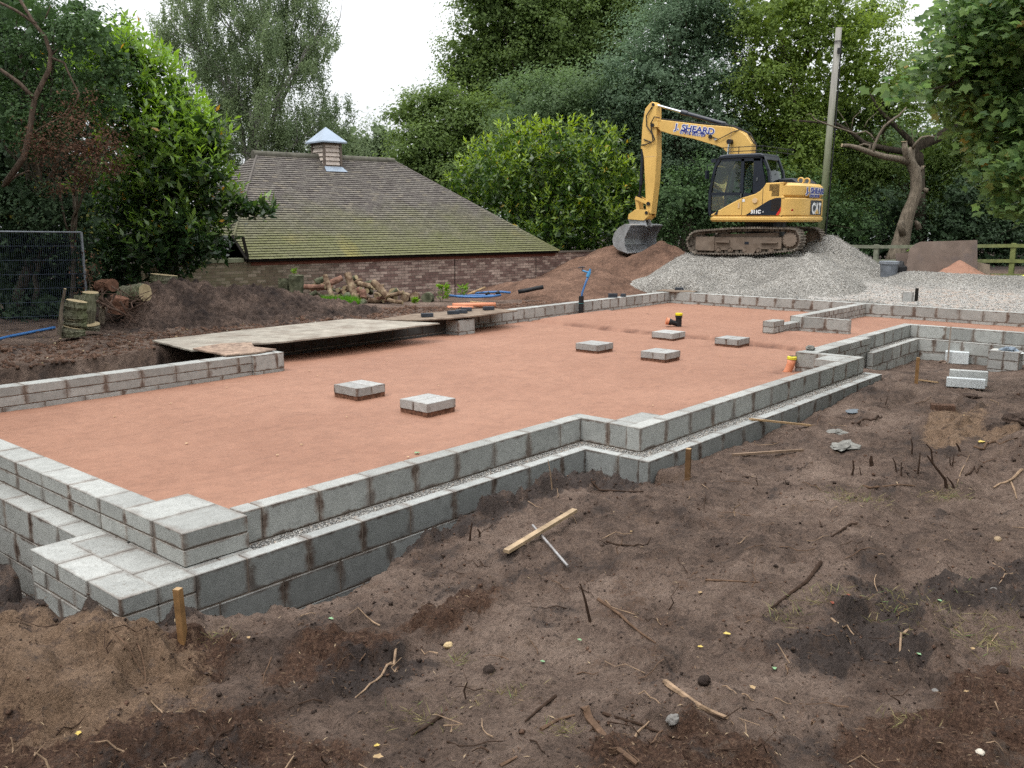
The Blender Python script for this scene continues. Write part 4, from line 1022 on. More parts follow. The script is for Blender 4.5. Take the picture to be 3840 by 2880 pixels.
# counterweight side is curved in plan: wrap the lettering round it
def cw_surf(s, hw=1.205, x0=-2.50, tail=.55):
    """arc length s from x=-1.95 rearwards -> x,y on the counterweight surface"""
    return None
PL = plan(-1.755, -1.375, 1.205, .38, 200, .01)[4:]
PLs = [p_ for p_ in PL if p_[1] > -1.1]
arc = [0]; S1, S2, S3 = .85, 1.12, 1.95
for i in range(1, len(PLs)): arc.append(arc[-1] + math.hypot(PLs[i][0] - PLs[i - 1][0], PLs[i][1] - PLs[i - 1][1]))
def wrap(o, push):
    for v in o.data.vertices:
        s = max(0, -1.375 - v.co.x); px_ = np.interp(s, arc, [p_[0] for p_ in PLs]); py_ = np.interp(s, arc, [p_[1] for p_ in PLs])
        if s == 0: px_ = v.co.x
        # outward normal
        e_ = 1e-3; a = np.array([np.interp(s + e_, arc, [p_[0] for p_ in PLs]) - px_, np.interp(s + e_, arc, [p_[1] for p_ in PLs]) - py_]) if s > 0 else np.array([-1, 0])
        a = a / (np.linalg.norm(a) + 1e-9); n_ = np.array([a[1], -a[0]])
        d_ = push + (v.co.y - 1.205)
        v.co.x = px_ + n_[0] * d_; v.co.y = py_ + n_[1] * d_
def subdiv_quad(x0, x1, z0, z1, y, n=24):
    mb = MB()
    for i in range(n):
        a = x0 + (x1 - x0) * i / n; b = x0 + (x1 - x0) * (i + 1) / n
        mb.add([(a, y, z0 - BZ), (b, y, z0 - BZ), (b, y, z1 - BZ), (a, y, z1 - BZ)], [(0, 1, 2, 3)])
    return mb
arcs_x = lambda s: -1.95 - s
for off, mt, dy in ((.022, Mx['white'], .004), (.007, Mx['blue'], .009)):
    o1 = text_part('J. SHEARD', .20, mt, (-1.375 - S1, 1.205 + dy, 2.52 - BZ), R0, cwo, off, .001, 'sign_lettering', sx=1.45); wrap(o1, 0)
    o2 = text_part('07976 803789', .095, mt, (-1.375 - S1 - .18, 1.205 + dy, 2.42 - BZ), R0, cwo, off * .5, .001, 'sign_lettering', sx=1.2); wrap(o2, 0)
o3 = subdiv_quad(-1.375 - S2, -1.375 - S3, 1.965, 2.34, 1.205).build('logo_panel', Mx['black'], cwo); wrap(o3, .006)
o4 = text_part('CAT', .30, Mx['white'], (-1.375 - S2 - .07, 1.217, 2.03 - BZ), R0, cwo, .014, .001, 'logo_lettering', sx=(S3 - S2 - .12) / .62)
for v in o4.data.vertices: v.co.z = (v.co.z - (2.03 - BZ)) * 1.30 + (2.0 - BZ)
wrap(o4, 0)
tri = MB(); tri.add([(-1.375 - S2 - (S3 - S2) * .33, 1.222, 1.995 - BZ), (-1.375 - S2 - (S3 - S2) * .69, 1.222, 1.995 - BZ), (-1.375 - S2 - (S3 - S2) * .51, 1.222, 2.13 - BZ)], [(0, 1, 2)]); o5 = tri.build('logo_triangle', Mx['yellow'], cwo); wrap(o5, 0)


UNDER = ('track', 'sprocket', 'idler_wheel', 'frame_slot', 'carbody')
bpy.context.view_layer.update()
for ob_ in [q for q in bpy.data.objects if q.type == 'MESH' and (q.parent == ex or (q.parent and q.parent.parent == ex))]:
    top_ = ob_ if ob_.parent == ex else ob_.parent
    if any(top_.name.startswith(k) for k in UNDER):
        for v_ in ob_.data.vertices: v_.co.x = v_.co.x * .975 + .08
        continue
    arm_ = any(top_.name.startswith(k) for k in ('boom', 'dipper_arm', 'hydraulic', 'pivot', 'bucket', 'quick', 'work_lamp'))
    cs_, sn_ = math.cos(UA - EA), math.sin(UA - EA)
    for v_ in ob_.data.vertices:
        x_ = v_.co.x * 1.03 if arm_ else v_.co.x * 1.021 - .06
        y_ = v_.co.y * (1.0 if arm_ else .985)
        v_.co.x = x_ * cs_ - y_ * sn_; v_.co.y = x_ * sn_ + y_ * cs_
# ------------------------------------------------------------------ brick wall and barn
BO = (18.43, 17.85); BA = math.radians(-9)
def bloc(x, y, z): return (BO[0] + x * math.cos(BA) - y * math.sin(BA), BO[1] + x * math.sin(BA) + y * math.cos(BA), z)
t = NT('red_brick', .92, .15)
tc = t.n('ShaderNodeTexCoord'); sp_ = t.n('ShaderNodeSeparateXYZ'); t.l(tc.outputs['Object'], sp_.inputs[0])
cmb = t.n('ShaderNodeCombineXYZ'); t.l(sp_.outputs[0], cmb.inputs[0]); t.l(sp_.outputs[2], cmb.inputs[1])
bt = t.n('ShaderNodeTexBrick'); bt.inputs['Scale'].default_value = 1.0; bt.inputs['Brick Width'].default_value = .225; bt.inputs['Row Height'].default_value = .075
bt.inputs['Mortar Size'].default_value = .006; bt.inputs['Mortar Smooth'].default_value = .2; bt.inputs['Bias'].default_value = -.25
bt.inputs['Color1'].default_value = (.185, .118, .104, 1); bt.inputs['Color2'].default_value = (.52, .41, .35, 1); bt.inputs['Mortar'].default_value = (.095, .080, .070, 1)
t.l(cmb.outputs[0], bt.inputs['Vector'])
p = t.pos(obj=True); n = t.noise(p, 9, 4, .6); n2 = t.noise(p, 1.2, 4, .6)
c = t.mix(1.0, bt.outputs['Color'], t.ramp(n, [(.3, .75), (.7, 1.3)]), 'MULTIPLY')
c = t.mix(1.0, c, t.ramp(n2, [(.3, .8), (.7, 1.15)]), 'MULTIPLY')
al = t.ramp(sp_.outputs[0], [(0, 1), (1, 0)]); mp = t.n('ShaderNodeMapRange'); t.l(sp_.outputs[0], mp.inputs[0]); mp.inputs[1].default_value = -3.2; mp.inputs[2].default_value = -6.5
c = t.mix(t.math('MULTIPLY', mp.outputs[0], t.math('MULTIPLY', n, 1.1)), c, (.13, .135, .07))
t.color(c); t.bump(bt.outputs['Fac'], -.5, .01); M['brick'] = t.m
M['coping'] = plain('mossy_coping', (.17, .18, .12), .95, .1, var=.3, sc=4, bump=.4)
M['dark_timber'] = plain('dark_timber', (.018, .016, .014), .9, .1)
bw = thing('brick_wall', 'long low red brick garden wall running behind the log pile and below the tiled roof', 'brick wall', bloc(0, 0, 0), BA)
mb = MB(); mb.box(-8.6, 0, -.8, 9, .22, .80); mb.build('wall_face', M['brick'], bw)
mb = MB(); mb.box(-8.6, -.04, .802, -6.28, .26, .90)
mb.build('coping', M['coping'], bw)
mb = MB(); mb.box(4.02, -.03, .802, 9, .25, .85); mb.build('coping', plain('brick_coping', (.12, .10, .085), .9, .1), bw)
mb = MB(); mb.box(-.005, -.012, -.6, .012, .0, .80); mb.box(3.1, -.008, -.6, 3.11, 0, .79); mb.build('movement_joint', M['dark_timber'], bw)

barn = thing('barn', 'low barn with a mossy hipped tile roof and a small slatted cupola', 'building', bloc(0, 0, 0), BA)
t = NT('clay_tiles', .9, .2); p = t.pos(obj=True); ti = t.attr()
c = t.ramp(ti, [(0, (.012, .010, .010)), (.10, (.012, .010, .010)), (.15, (.112, .098, .090)), (.55, (.138, .124, .112)), (.85, (.160, .145, .128)), (1, (.185, .162, .132))])  # lowest tint near black: painted shadow line below each tile course
n1 = t.noise(p, .9, 5, .6, .4); n2 = t.noise(p, 12, 4, .7); sp_ = t.n('ShaderNodeSeparateXYZ'); t.l(p, sp_.inputs[0])
mr_ = t.n('ShaderNodeMapRange'); t.l(sp_.outputs[2], mr_.inputs[0]); mr_.inputs[1].default_value = 2.7; mr_.inputs[2].default_value = .9
mo_ = t.math('ADD', t.math('MULTIPLY', mr_.outputs[0], .62), t.math('MULTIPLY', n1, .75))
mo_ = t.math('MULTIPLY', t.ramp(mo_, [(.48, 0), (.90, .92)]), t.ramp(ti, [(.05, 0), (.14, 1)]))
c = t.mix(1.0, c, t.ramp(n2, [(.3, .8), (.7, 1.2)]), 'MULTIPLY')
c = t.mix(t.math('MULTIPLY', mo_, t.ramp(n2, [(.25, .5), (.6, .9)])), c, (.145, .152, .060))
yl = t.ramp(t.noise(p, .8, 3, .5), [(.60, 0), (.72, .5)]); c = t.mix(t.math('MULTIPLY', yl, mo_), c, (.30, .25, .07))
t.color(c); M['tile'] = t.m
def tile_face(mb, A, B, C, D, gauge=.092, tw=.165, th=.026, rg=random.Random(3)):
    """A,B eave ends, D,C top ends"""
    A, B, C, D = map(Vector, (A, B, C, D)); up = ((D + C) / 2 - (A + B) / 2)
    e = (B - A).normalized(); nrm = e.cross(up).normalized()
    if nrm.z < 0: nrm = -nrm
    slope = up - e * up.dot(e); Ls = slope.length; us = slope / Ls; N = int(Ls / gauge)
    for k in range(N + 1):
        v0 = k * Ls / (N + 1); v1 = (k + 1.15) * Ls / (N + 1); tt = (k + .5) / (N + 1)
        L0 = A.lerp(D, tt); R0_ = B.lerp(C, tt); s0 = (L0 - A).dot(e); s1 = (R0_ - A).dot(e)
        off = (tw / 2 if k % 2 else 0)
        s = math.floor((s0 - off) / tw) * tw + off
        while s < s1:
            a = max(s + .003, s0); b = min(s + tw - .003, s1)
            if b - a > .01:
                ww = rg.uniform(-.003, .004)
                base = A + us * v0; q = [base + e * a + nrm * (th + ww), base + e * b + nrm * (th + ww), A + us * v1 + e * b + nrm * .004, A + us * v1 + e * a + nrm * .004, base + e * a, base + e * b]
                tn = .15 + .85 * rg.random(); mb.add(q, [(0, 1, 2, 3)], None, tn); mb.add(q, [(4, 5, 1, 0)], None, 0.0)  # front edge gets the near-black tint, a shadow line put into the colour
            s += tw
ZR, YR = 3.58, 3.2; EV = .86
roof = MB()
tile_face(roof, (-6.29, .48, 1.40), (3.20, .48, 1.40), (.06, YR, ZR), (-4.3, YR, ZR))
tile_face(roof, (-6.20, -.14, EV), (3.97, -.14, EV), (3.20, .48, 1.40), (-6.29, .48, 1.40))
tile_face(roof, (-6.29, 5.95, 1.40), (-6.29, .48, 1.40), (-4.3, YR - .001, ZR), (-4.3, YR, ZR))
tile_face(roof, (3.97, -.14, EV), (3.97, 6.55, EV), (.06, YR, ZR), (.06, YR - .001, ZR))
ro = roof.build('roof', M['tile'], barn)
ub = MB()
ub.add([(-6.2, -.12, EV - .01), (3.95, -.12, EV - .01), (3.95, 6.5, EV - .01), (-6.2, 6.5, EV - .01), (-4.3, YR, ZR - .02), (.06, YR, ZR - .02), (-6.27, .48, 1.38), (-6.27, 5.95, 1.38)],
       [(0, 1, 5, 4, 6), (1, 2, 5), (2, 3, 7, 4, 5), (7, 6, 4)]); ub.build('underlay', M['dark_timber'], ro)
rt = MB()
x = -4.38
while x < .10:
    rt.tube([(x, YR, ZR - .03), (x + .30, YR, ZR - .025)], [.115, .105], 14, tint=RNG.random()); x += .30
rt.tube([(-4.44, YR, ZR - .03), (-4.38, YR, ZR - .03)], [.12, .12], 14)
M['ridge'] = plain('ridge_tile', (.11, .105, .085), .9, .15, var=.35, sc=5)
rt.build('ridge_tiles', M['ridge'], ro)
hp = MB()
for a, b in (((-6.29, .46, 1.42), (-4.3, YR, ZR + .02)), ((3.97, -.14, EV + .01), (.06, YR, ZR + .02))): hp = MB(); hp.tube([a, b], .028, 6); hp.build('hip_tiles', M['tile'], ro)
fs_ = MB(); fs_.box(-6.2, -.10, .812, 3.95, -.02, .85); fs_.box(-6.2, -.06, .80, 3.95, .06, .84)
fs_.prism([(-6.33, 1.40), (-6.22, .86), (-6.16, .86), (-6.27, 1.40)], -.10, -.05); fs_.tube([(-6.25, -.12, .87), (-6.33, .46, 1.42)], .035, 4)
fs_.build('eaves_board', M['dark_timber'], barn)
rd_ = MB(); rd_.box(-6.1, -.015, .72, 3.9, -.002, .80); rd_.build('wall_plate', plain('red_plate', (.14, .055, .04), .9, .1), barn)
wl = MB(); wl.box(-3.5, .5, -.8, 3.8, 6.2, .84); wl.box(-6.0, 3.2, -.8, -3.4, 6.2, 1.3); wl.build('wall', M['dark_timber'], barn)
ps = MB()
for x, zz_ in ((-5.95, 1.15), (-4.7, 1.05)): ps.box(x, .42, -.8, x + .15, .55, zz_)
ps.build('post', plain('post_timber', (.06, .045, .03), .9, .1), barn)
M['slat'] = plain('weathered_slat', (.52, .45, .40), .85, .15, var=.2, sc=6)
M['lead'] = plain('lead_sheet', (.30, .36, .44), .5, .4, .3, var=.12, sc=3)
cu = MB(); cx0, cx1, cyf, cyb = -2.46, -1.93, 2.82, 3.5
for k in range(6):
    z0 = 3.22 + k * .122
    if z0 > 3.90: break
    for f in range(2):
        if f == 0: cu.add([(cx0 + .04, cyf - .02, z0), (cx1 - .04, cyf - .02, z0), (cx1 - .04, cyf + .02, z0 + .118), (cx0 + .04, cyf + .02, z0 + .118), (cx0 + .04, cyf + .03, z0), (cx1 - .04, cyf + .03, z0)], [(0, 1, 2, 3), (4, 5, 1, 0)])
        else: cu.add([(cx0 - .02, cyb - .04, z0), (cx0 - .02, cyf + .04, z0), (cx0 + .02, cyf + .04, z0 + .118), (cx0 + .02, cyb - .04, z0 + .118), (cx0 + .03, cyb - .04, z0), (cx0 + .03, cyf + .04, z0)], [(0, 1, 2, 3), (4, 5, 1, 0)])
cuo = cu.build('cupola', M['slat'], ro)
c2_ = MB()
for x, y in ((cx0, cyf), (cx1, cyf), (cx0, cyb), (cx1, cyb)): c2_.box(x - .03, y - .03, 3.0, x + .03, y + .03, 3.97)
c2_.box(cx0 + .045, cyf + .045, 3.0, cx1 - .03, cyb - .03, 3.96); c2_.box(cx0 - .02, cyf - .02, 3.90, cx1 + .02, cyb + .02, 3.95)
c2_.build('cupola_frame', plain('cupola_post', (.16, .13, .11), .9, .1), ro)
c3_ = MB(); a_ = .14; mx0, mx1, my0, my1 = cx0 - a_, cx1 + a_, cyf - a_, cyb + a_
ap = ((mx0 + mx1) / 2, (my0 + my1) / 2, 4.42)
c3_.add([(mx0, my0, 3.955), (mx1, my0, 3.955), (mx1, my1, 3.955), (mx0, my1, 3.955), (mx0, my0, 3.995), (mx1, my0, 3.995), (mx1, my1, 3.995), (mx0, my1, 3.995), ap],
        [(3, 2, 1, 0), (0, 1, 5, 4), (1, 2, 6, 5), (2, 3, 7, 6), (3, 0, 4, 7), (4, 5, 8), (5, 6, 8), (6, 7, 8), (7, 4, 8)])
c3_.build('cupola_cap', M['lead'], ro); c3_ = MB(); c3_.add([(cx0 - .02, cyf - .03, 3.30), (cx1 + .02, cyf - .03, 3.30), (cx1 + .10, cyf - .20, 3.155), (cx0 - .06, cyf - .20, 3.155)], [(3, 2, 1, 0)])
c3_.build('cupola_flashing', M['lead'], ro)

# ------------------------------------------------------------------ foliage
FR = np.random.default_rng(42)
def _unit(v): return v / (np.linalg.norm(v, axis=-1, keepdims=True) + 1e-9)
def leafmesh(name, Pp, A, N, L, Wd, tint, mat, parent):
    """rhomb leaves: base Pp, long axis A, normal N, length L, width Wd"""
    B = _unit(np.cross(N, A)); N2 = np.cross(A, B)
    L = L[:, None]; Wd = Wd[:, None]
    V = np.stack([Pp, Pp + A * L * .42 + B * Wd * .5 + N2 * Wd * .18, Pp + A * L - N2 * L * .10, Pp + A * L * .42 - B * Wd * .5 + N2 * Wd * .18], 1).reshape(-1, 3)
    n = len(Pp); Fq = np.arange(4 * n).reshape(n, 4)
    return npmesh(name, V, Fq, mat, parent, tint=np.clip(tint, 0, 1))
CAM = np.array([0, 0, H])
def blob_dirs(n, c, back=.35):
    d = _unit(FR.normal(size=(int(n * 2.4) + 4, 3))); tc_ = _unit(CAM - c); tc_[2] = 0
    k = (d @ tc_) > -.15; k |= FR.random(len(d)) < back
    return d[k][:n]
def crown_pts(blobs, per_m2, clump_r, leaves_per, jitter=.22):
    """clump centres over the blobs, then leaves round each clump"""
    Cc, Cd, Cr = [], [], []
    for c, r in blobs:
        c = np.array(c, float); r = np.array(r if hasattr(r, '__len__') else (r, r, r), float)
        n = max(4, int(per_m2 * (r[0] * r[2] + r[1] * r[2] + r[0] * r[1]) / 3 * math.pi * 2))
        d = blob_dirs(n, c); rad = 1 + jitter * FR.normal(size=(len(d), 1)) * .7 - .10 * FR.random((len(d), 1))
        Cc.append(c + d * r * rad); Cd.append(d); Cr.append(np.full(len(d), clump_r) * FR.uniform(.6, 1.35, len(d)))
    Cc = np.concatenate(Cc); Cd = np.concatenate(Cd); Cr = np.concatenate(Cr)
    ct = FR.random(len(Cc))
    k = np.repeat(np.arange(len(Cc)), leaves_per)
    off = FR.normal(size=(len(k), 3)) * [1, 1, .62]
    Pp = Cc[k] + off * Cr[k][:, None] * .62
    return Pp, _unit(off), Cd[k], ct[k]
def tree_leaves(parent, blobs, mat, per_m2=2.2, clump_r=.45, leaves_per=60, leaf=.10, asp=.6, droop=.2, tb=.45, name='crown', fill=True, jitter=.22, tv=.30):
    Pp, off, out, ct = crown_pts(blobs, per_m2, clump_r, leaves_per, jitter)
    n = len(Pp); rnd = _unit(FR.normal(size=(n, 3)))
    N = _unit(off * .35 + out * .5 + rnd * .5 + [0, 0, .6])
    A = _unit(np.cross(N, _unit(FR.normal(size=(n, 3))))); A[:, 2] -= droop; A = _unit(A)
    L = leaf * FR.uniform(.6, 1.3, n)
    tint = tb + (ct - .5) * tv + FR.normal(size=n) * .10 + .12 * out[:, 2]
    parts = [(Pp, A, N, L, L * asp, tint)]
    if fill:
        F_ = []
        for c, r in blobs:
            r_ = np.array(r if hasattr(r, '__len__') else (r, r, r), float); m = int(150 * r_[0] * r_[2] / (leaf / .1) ** .5) + 10
            d = _unit(FR.normal(size=(m, 3))) * (FR.random((m, 1)) ** .4) * .76
            F_.append(np.array(c) + d * r_)
        Fp = np.concatenate(F_); m = len(Fp); N_ = _unit(FR.normal(size=(m, 3))); A_ = _unit(np.cross(N_, FR.normal(size=(m, 3)))); L_ = FR.uniform(.18, .40, m) * (leaf / .1) ** .8
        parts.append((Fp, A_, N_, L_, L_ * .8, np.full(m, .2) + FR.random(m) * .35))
    Pp, A, N, L, W_, tint = [np.concatenate(q) for q in zip(*parts)]
    return leafmesh(name, Pp, A, N, L, W_, tint, mat, parent)
def shoots(parent, blobs, mat, per_m2=9, leaf=.15, asp=.36, nl=9, name='crown', tb=.3, top=.5, jitter=.16, grad=None, up=.6):
    """laurel: rosettes of long glossy leaves on upright shoot tips"""
    Cs, Ds = [], []
    for c, r in blobs:
        c = np.array(c, float); r = np.array(r if hasattr(r, '__len__') else (r, r, r), float)
        n = int(per_m2 * (r[0] * r[2] + r[1] * r[2] + r[0] * r[1]) / 3 * math.pi * 2)
        d = blob_dirs(n, c); Cs.append(c + d * r * (1 - .10 + jitter * FR.normal(size=(len(d), 1)))); Ds.append(d)
    C_ = np.concatenate(Cs); D_ = np.concatenate(Ds); m = len(C_)
    ax = _unit(D_ * .55 + [0, 0, up] + .35 * FR.normal(size=(m, 3)))
    k = np.repeat(np.arange(m), nl); i = np.tile(np.arange(nl), m)
    phi = i * 2.4 + FR.random(m)[k] * 6.28
    u = _unit(np.cross(ax, FR.normal(size=(m, 3)))); v = np.cross(ax, u)
    rad = u[k] * np.cos(phi)[:, None] + v[k] * np.sin(phi)[:, None]
    frac = i / (nl - 1)
    spread = (1.25 - .85 * frac)[:, None]
    A = _unit(ax[k] * (.5 + .5 * frac)[:, None] + rad * spread + .15 * FR.normal(size=(len(k), 3)))
    Pp = C_[k] + ax[k] * ((frac - .5) * leaf * 2.4)[:, None]
    N = _unit(ax[k] - A * np.sum(ax[k] * A, 1)[:, None] + .2 * FR.normal(size=(len(k), 3)))
    L = leaf * FR.uniform(.6, 1.2, len(k)); ct = FR.random(m)
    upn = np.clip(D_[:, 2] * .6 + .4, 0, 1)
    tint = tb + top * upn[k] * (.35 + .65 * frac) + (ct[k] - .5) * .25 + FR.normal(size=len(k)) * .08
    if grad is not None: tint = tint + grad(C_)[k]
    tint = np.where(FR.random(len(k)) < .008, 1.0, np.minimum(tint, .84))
    F_ = []
    for c, r in blobs:
        r_ = np.array(r if hasattr(r, '__len__') else (r, r, r), float); mm = int(230 * r_[0] * r_[2]) + 20
        d = _unit(FR.normal(size=(mm, 3))) * (FR.random((mm, 1)) ** .5) * .85; F_.append(np.array(c) + d * r_)
    Fp = np.concatenate(F_); mm = len(Fp); N_ = _unit(FR.normal(size=(mm, 3))); A_ = _unit(np.cross(N_, FR.normal(size=(mm, 3)))); L_ = FR.uniform(.14, .26, mm)
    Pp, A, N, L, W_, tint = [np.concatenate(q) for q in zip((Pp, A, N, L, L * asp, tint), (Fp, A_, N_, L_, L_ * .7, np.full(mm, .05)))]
    return leafmesh(name, Pp, A, N, L, W_, tint, mat, parent)
def px_blobs(lst, depth, rs=1.0, dj=.6):
    """(px, py, radius px[, depth offset]) -> ellipsoids"""
    out = []
    for q in lst:
        dpt = q[3] if len(q) > 3 else depth + FR.uniform(-dj, dj); r = q[2] / F * dpt * rs
        out.append((at(q[0], q[1], dpt), (r, r, r * .86)))
    return out
def limb_path(a, b, bend, n=7, rg=random.Random(9)):
    a = Vector(a); b = Vector(b); d = b - a; s = Vector((rg.uniform(-1, 1), rg.uniform(-1, 1), rg.uniform(-.3, .8))) * bend * d.length
    return [a + d * t_ + s * math.sin(math.pi * t_) + Vector((rg.uniform(-1, 1), rg.uniform(-1, 1), rg.uniform(-1, 1))) * .02 * d.length for t_ in [i / (n - 1) for i in range(n)]]
BARK = bark_mat('grey_bark', (.045, .038, .03), (.16, .135, .105)); BARK2 = bark_mat('pale_bark', (.075, .062, .048), (.235, .195, .15))
BIRK = bark_mat('birch_bark', (.06, .055, .05), (.48, .46, .43), (3, 3, 6))
def tree(name, label, group, blobs, mat, base, bark=BARK, r0=.25, style='leaves', limbs=7, **kw):
    base = np.array([base[0], base[1], float(gz(base[0], base[1])) - .1])
    root = thing(name, label, 'tree' if 'tree' in name else 'shrub', (0, 0, 0), 0, group)
    root.location = tuple(base)
    cen = np.mean([b[0] for b in blobs], 0); top = max(b[0][2] for b in blobs)
    mb = MB(); tp = Vector((cen[0] * .6 + base[0] * .4, cen[1] * .6 + base[1] * .4, base[2] + (cen[2] - base[2]) * .75))
    tr_ = limb_path(base, tp, .05, 8); mb.tube(tr_, [r0 * (1 - .5 * i / 7) for i in range(8)], 10)
    bs_ = sorted(blobs, key=lambda q: -q[1][0] if hasattr(q[1], '__len__') else -q[1])[:limbs]
    for c, r in bs_:
        st = tr_[RNG.choice([4, 5, 6, 7])]; pth = limb_path(st, c, .12, 7); mb.tube(pth, [r0 * .42 * (1 - .8 * i / 6) for i in range(7)], 7)
        for _ in range(3):
            q = Vector(c) + Vector((RNG.uniform(-1, 1), RNG.uniform(-1, 1), RNG.uniform(-.4, 1))) * (r[0] if hasattr(r, '__len__') else r) * .8
            mb.tube(limb_path(pth[4], q, .15, 5), [r0 * .14 * (1 - .8 * i / 4) for i in range(5)], 5)
    mb.v = [tuple(Vector(v) - Vector(base)) for v in mb.v]
    mb.build('trunk', bark, root, smooth=True)
    bl = [(np.array(c) - base, r) for c, r in blobs]
    global CAM
    cs = CAM; CAM = np.array([0, 0, H]) - base
    if style == 'leaves': tree_leaves(root, bl, mat, **kw)
    elif style == 'shoots': shoots(root, bl, mat, **kw)
    elif style == 'birch': birch(root, bl, mat, **kw)
    CAM = cs
    return root
def birch(parent, blobs, mat, n_str=700, per=70, leaf=.085, **kw):
    """drooping strands gathered into hanging sprays with gaps between them"""
    tot = sum(r[0] * r[2] for _, r in blobs); Ps, Ts = [], []
    for c, r in blobs:
        n = int(n_str * r[0] * r[2] / tot); m = max(5, n // 9); d = blob_dirs(m, c, .6); m = len(d)
        cc = c + d * np.array(r) * FR.uniform(.3, 1.08, (m, 1)) + [0, 0, .4]; g = FR.integers(0, m, n)
        s = cc[g] + FR.normal(size=(n, 3)) * [.26, .26, .14]; Lg = FR.uniform(.6, 2.2, m); ld = FR.normal(size=(m, 2)) * .25
        Ls = Lg[g] * FR.uniform(.6, 1.15, n); k = np.repeat(np.arange(n), per); tt = FR.random(len(k)) ** .8
        q = s[k].copy(); q[:, 2] -= tt * Ls[k]; q[:, :2] += (ld[g][k] + FR.normal(size=(n, 2))[k] * .08) * np.sqrt(tt)[:, None]; q += FR.normal(size=q.shape) * [.075, .075, .05] * (1.2 - tt * .6)[:, None]
        Ps.append(q); Ts.append((FR.random(m) * .6)[g][k])
    Pp = np.concatenate(Ps); ct = np.concatenate(Ts); n = len(Pp)
    N = _unit(FR.normal(size=(n, 3)) + [0, 0, .2]); A = _unit(np.cross(N, FR.normal(size=(n, 3)))); A[:, 2] -= .9; A = _unit(A); L = leaf * FR.uniform(.6, 1.3, n)
    return leafmesh('crown', Pp, A, N, L, L * .6, .3 + ct * .6 + FR.normal(size=n) * .1, mat, parent)

LM = {
 'oak': leaf_mat('oak_leaf', (.050, .082, .026), (.165, .235, .070), (.20, .25, .08), .42),
 'oak2': leaf_mat('dark_oak_leaf', (.045, .076, .036), (.140, .205, .092), (.18, .23, .09), .42),
 'willow': leaf_mat('grey_green_leaf', (.060, .098, .062), (.175, .250, .155), (.22, .29, .18), .42),
 'lime': leaf_mat('light_green_leaf', (.070, .115, .026), (.230, .310, .075), (.32, .37, .10), .42),
 'birch': leaf_mat('birch_leaf', (.070, .105, .060), (.215, .275, .140), (.28, .26, .13)),
 'laurel': leaf_mat('laurel_leaf', (.020, .045, .016), (.22, .36, .065), (.45, .26, .05), .32, .30, .5),
 'laurel2': leaf_mat('bright_laurel_leaf', (.035, .080, .018), (.30, .42, .06), (.50, .36, .06), .30, .32, .5),
 'dark': leaf_mat('thicket_leaf', (.012, .024, .013), (.062, .105, .050), (.20, .17, .03), .2),
 'mid': leaf_mat('understorey_leaf', (.026, .052, .024), (.095, .165, .060), (.16, .20, .07), .25),
 'dead': leaf_mat('dead_leaf', (.030, .020, .015), (.16, .088, .058), (.24, .17, .11), .15, .9, .1),
 'maple': leaf_mat('maple_leaf', (.050, .100, .045), (.190, .280, .100), (.34, .25, .08), .5, .45),
 'weed': leaf_mat('weed_leaf', (.05, .11, .015), (.20, .34, .05), None, .3),
}
def base_at(px, depth): q = at(px, 1000, depth); return (q[0], q[1])
# birch behind the barn
tree('birch_tree', 'tall weeping birch tree with hanging grey green foliage behind the barn roof', None,
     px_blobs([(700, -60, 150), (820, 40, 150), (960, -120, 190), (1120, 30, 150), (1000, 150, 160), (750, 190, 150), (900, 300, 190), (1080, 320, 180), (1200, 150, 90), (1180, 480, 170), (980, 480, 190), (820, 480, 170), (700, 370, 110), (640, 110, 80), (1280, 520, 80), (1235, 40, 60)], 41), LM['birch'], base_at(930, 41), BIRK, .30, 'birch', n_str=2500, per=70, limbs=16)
tree('tree', 'grey green loose tree low between the birch and the oaks, behind the cupola', 'trees behind the barn',
     px_blobs([(1320, 560, 110), (1400, 600, 90), (1260, 640, 120), (1440, 520, 80), (1180, 640, 100)], 52), LM['birch'], base_at(1330, 52), per_m2=1.4, clump_r=.7, leaves_per=60, leaf=.16, tb=.4)
# oaks, centre
tree('oak_tree', 'tallest oak, its crown leaving the top of the photo right of the bright sky', 'woodland trees behind the site',
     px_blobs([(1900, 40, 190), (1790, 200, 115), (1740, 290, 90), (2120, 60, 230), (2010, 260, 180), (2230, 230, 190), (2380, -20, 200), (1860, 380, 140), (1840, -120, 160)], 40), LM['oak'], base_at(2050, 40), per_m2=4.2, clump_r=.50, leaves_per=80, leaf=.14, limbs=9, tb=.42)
tree('oak_tree', 'lower oak stepping down to the left behind the right end of the barn roof', 'woodland trees behind the site',
     px_blobs([(1680, 470, 150), (1570, 540, 110), (1850, 520, 170), (1620, 660, 120), (1500, 640, 80), (1760, 680, 150), (1540, 420, 70), (1440, 700, 70), (1640, 380, 60)], 37), LM['oak'], base_at(1700, 37), per_m2=4.2, clump_r=.46, leaves_per=76, leaf=.13, tb=.40)
tree('tree', 'dull green broad tree in the middle of the woodland, left of the digger arm', 'woodland trees behind the site',
     px_blobs([(2050, 450, 190), (2220, 420, 190), (1950, 600, 150), (2150, 620, 190), (2330, 600, 180), (2080, 800, 180), (2350, 800, 160)], 34), LM['oak2'], base_at(2120, 34), per_m2=4.2, clump_r=.46, leaves_per=76, leaf=.12, tb=.42)
tree('poplar_tree', 'grey green poplar tree rising behind the digger boom', 'woodland trees behind the site',
     px_blobs([(2420, 300, 180), (2560, 150, 180), (2600, -30, 170), (2700, 100, 150), (2480, 470, 190), (2640, 380, 170), (2320, 400, 130), (2700, 560, 160), (2520, 640, 170), (2780, 300, 110)], 33), LM['willow'], base_at(2560, 33), per_m2=4.6, clump_r=.40, leaves_per=80, leaf=.105, asp=.5, droop=.0, tb=.42)
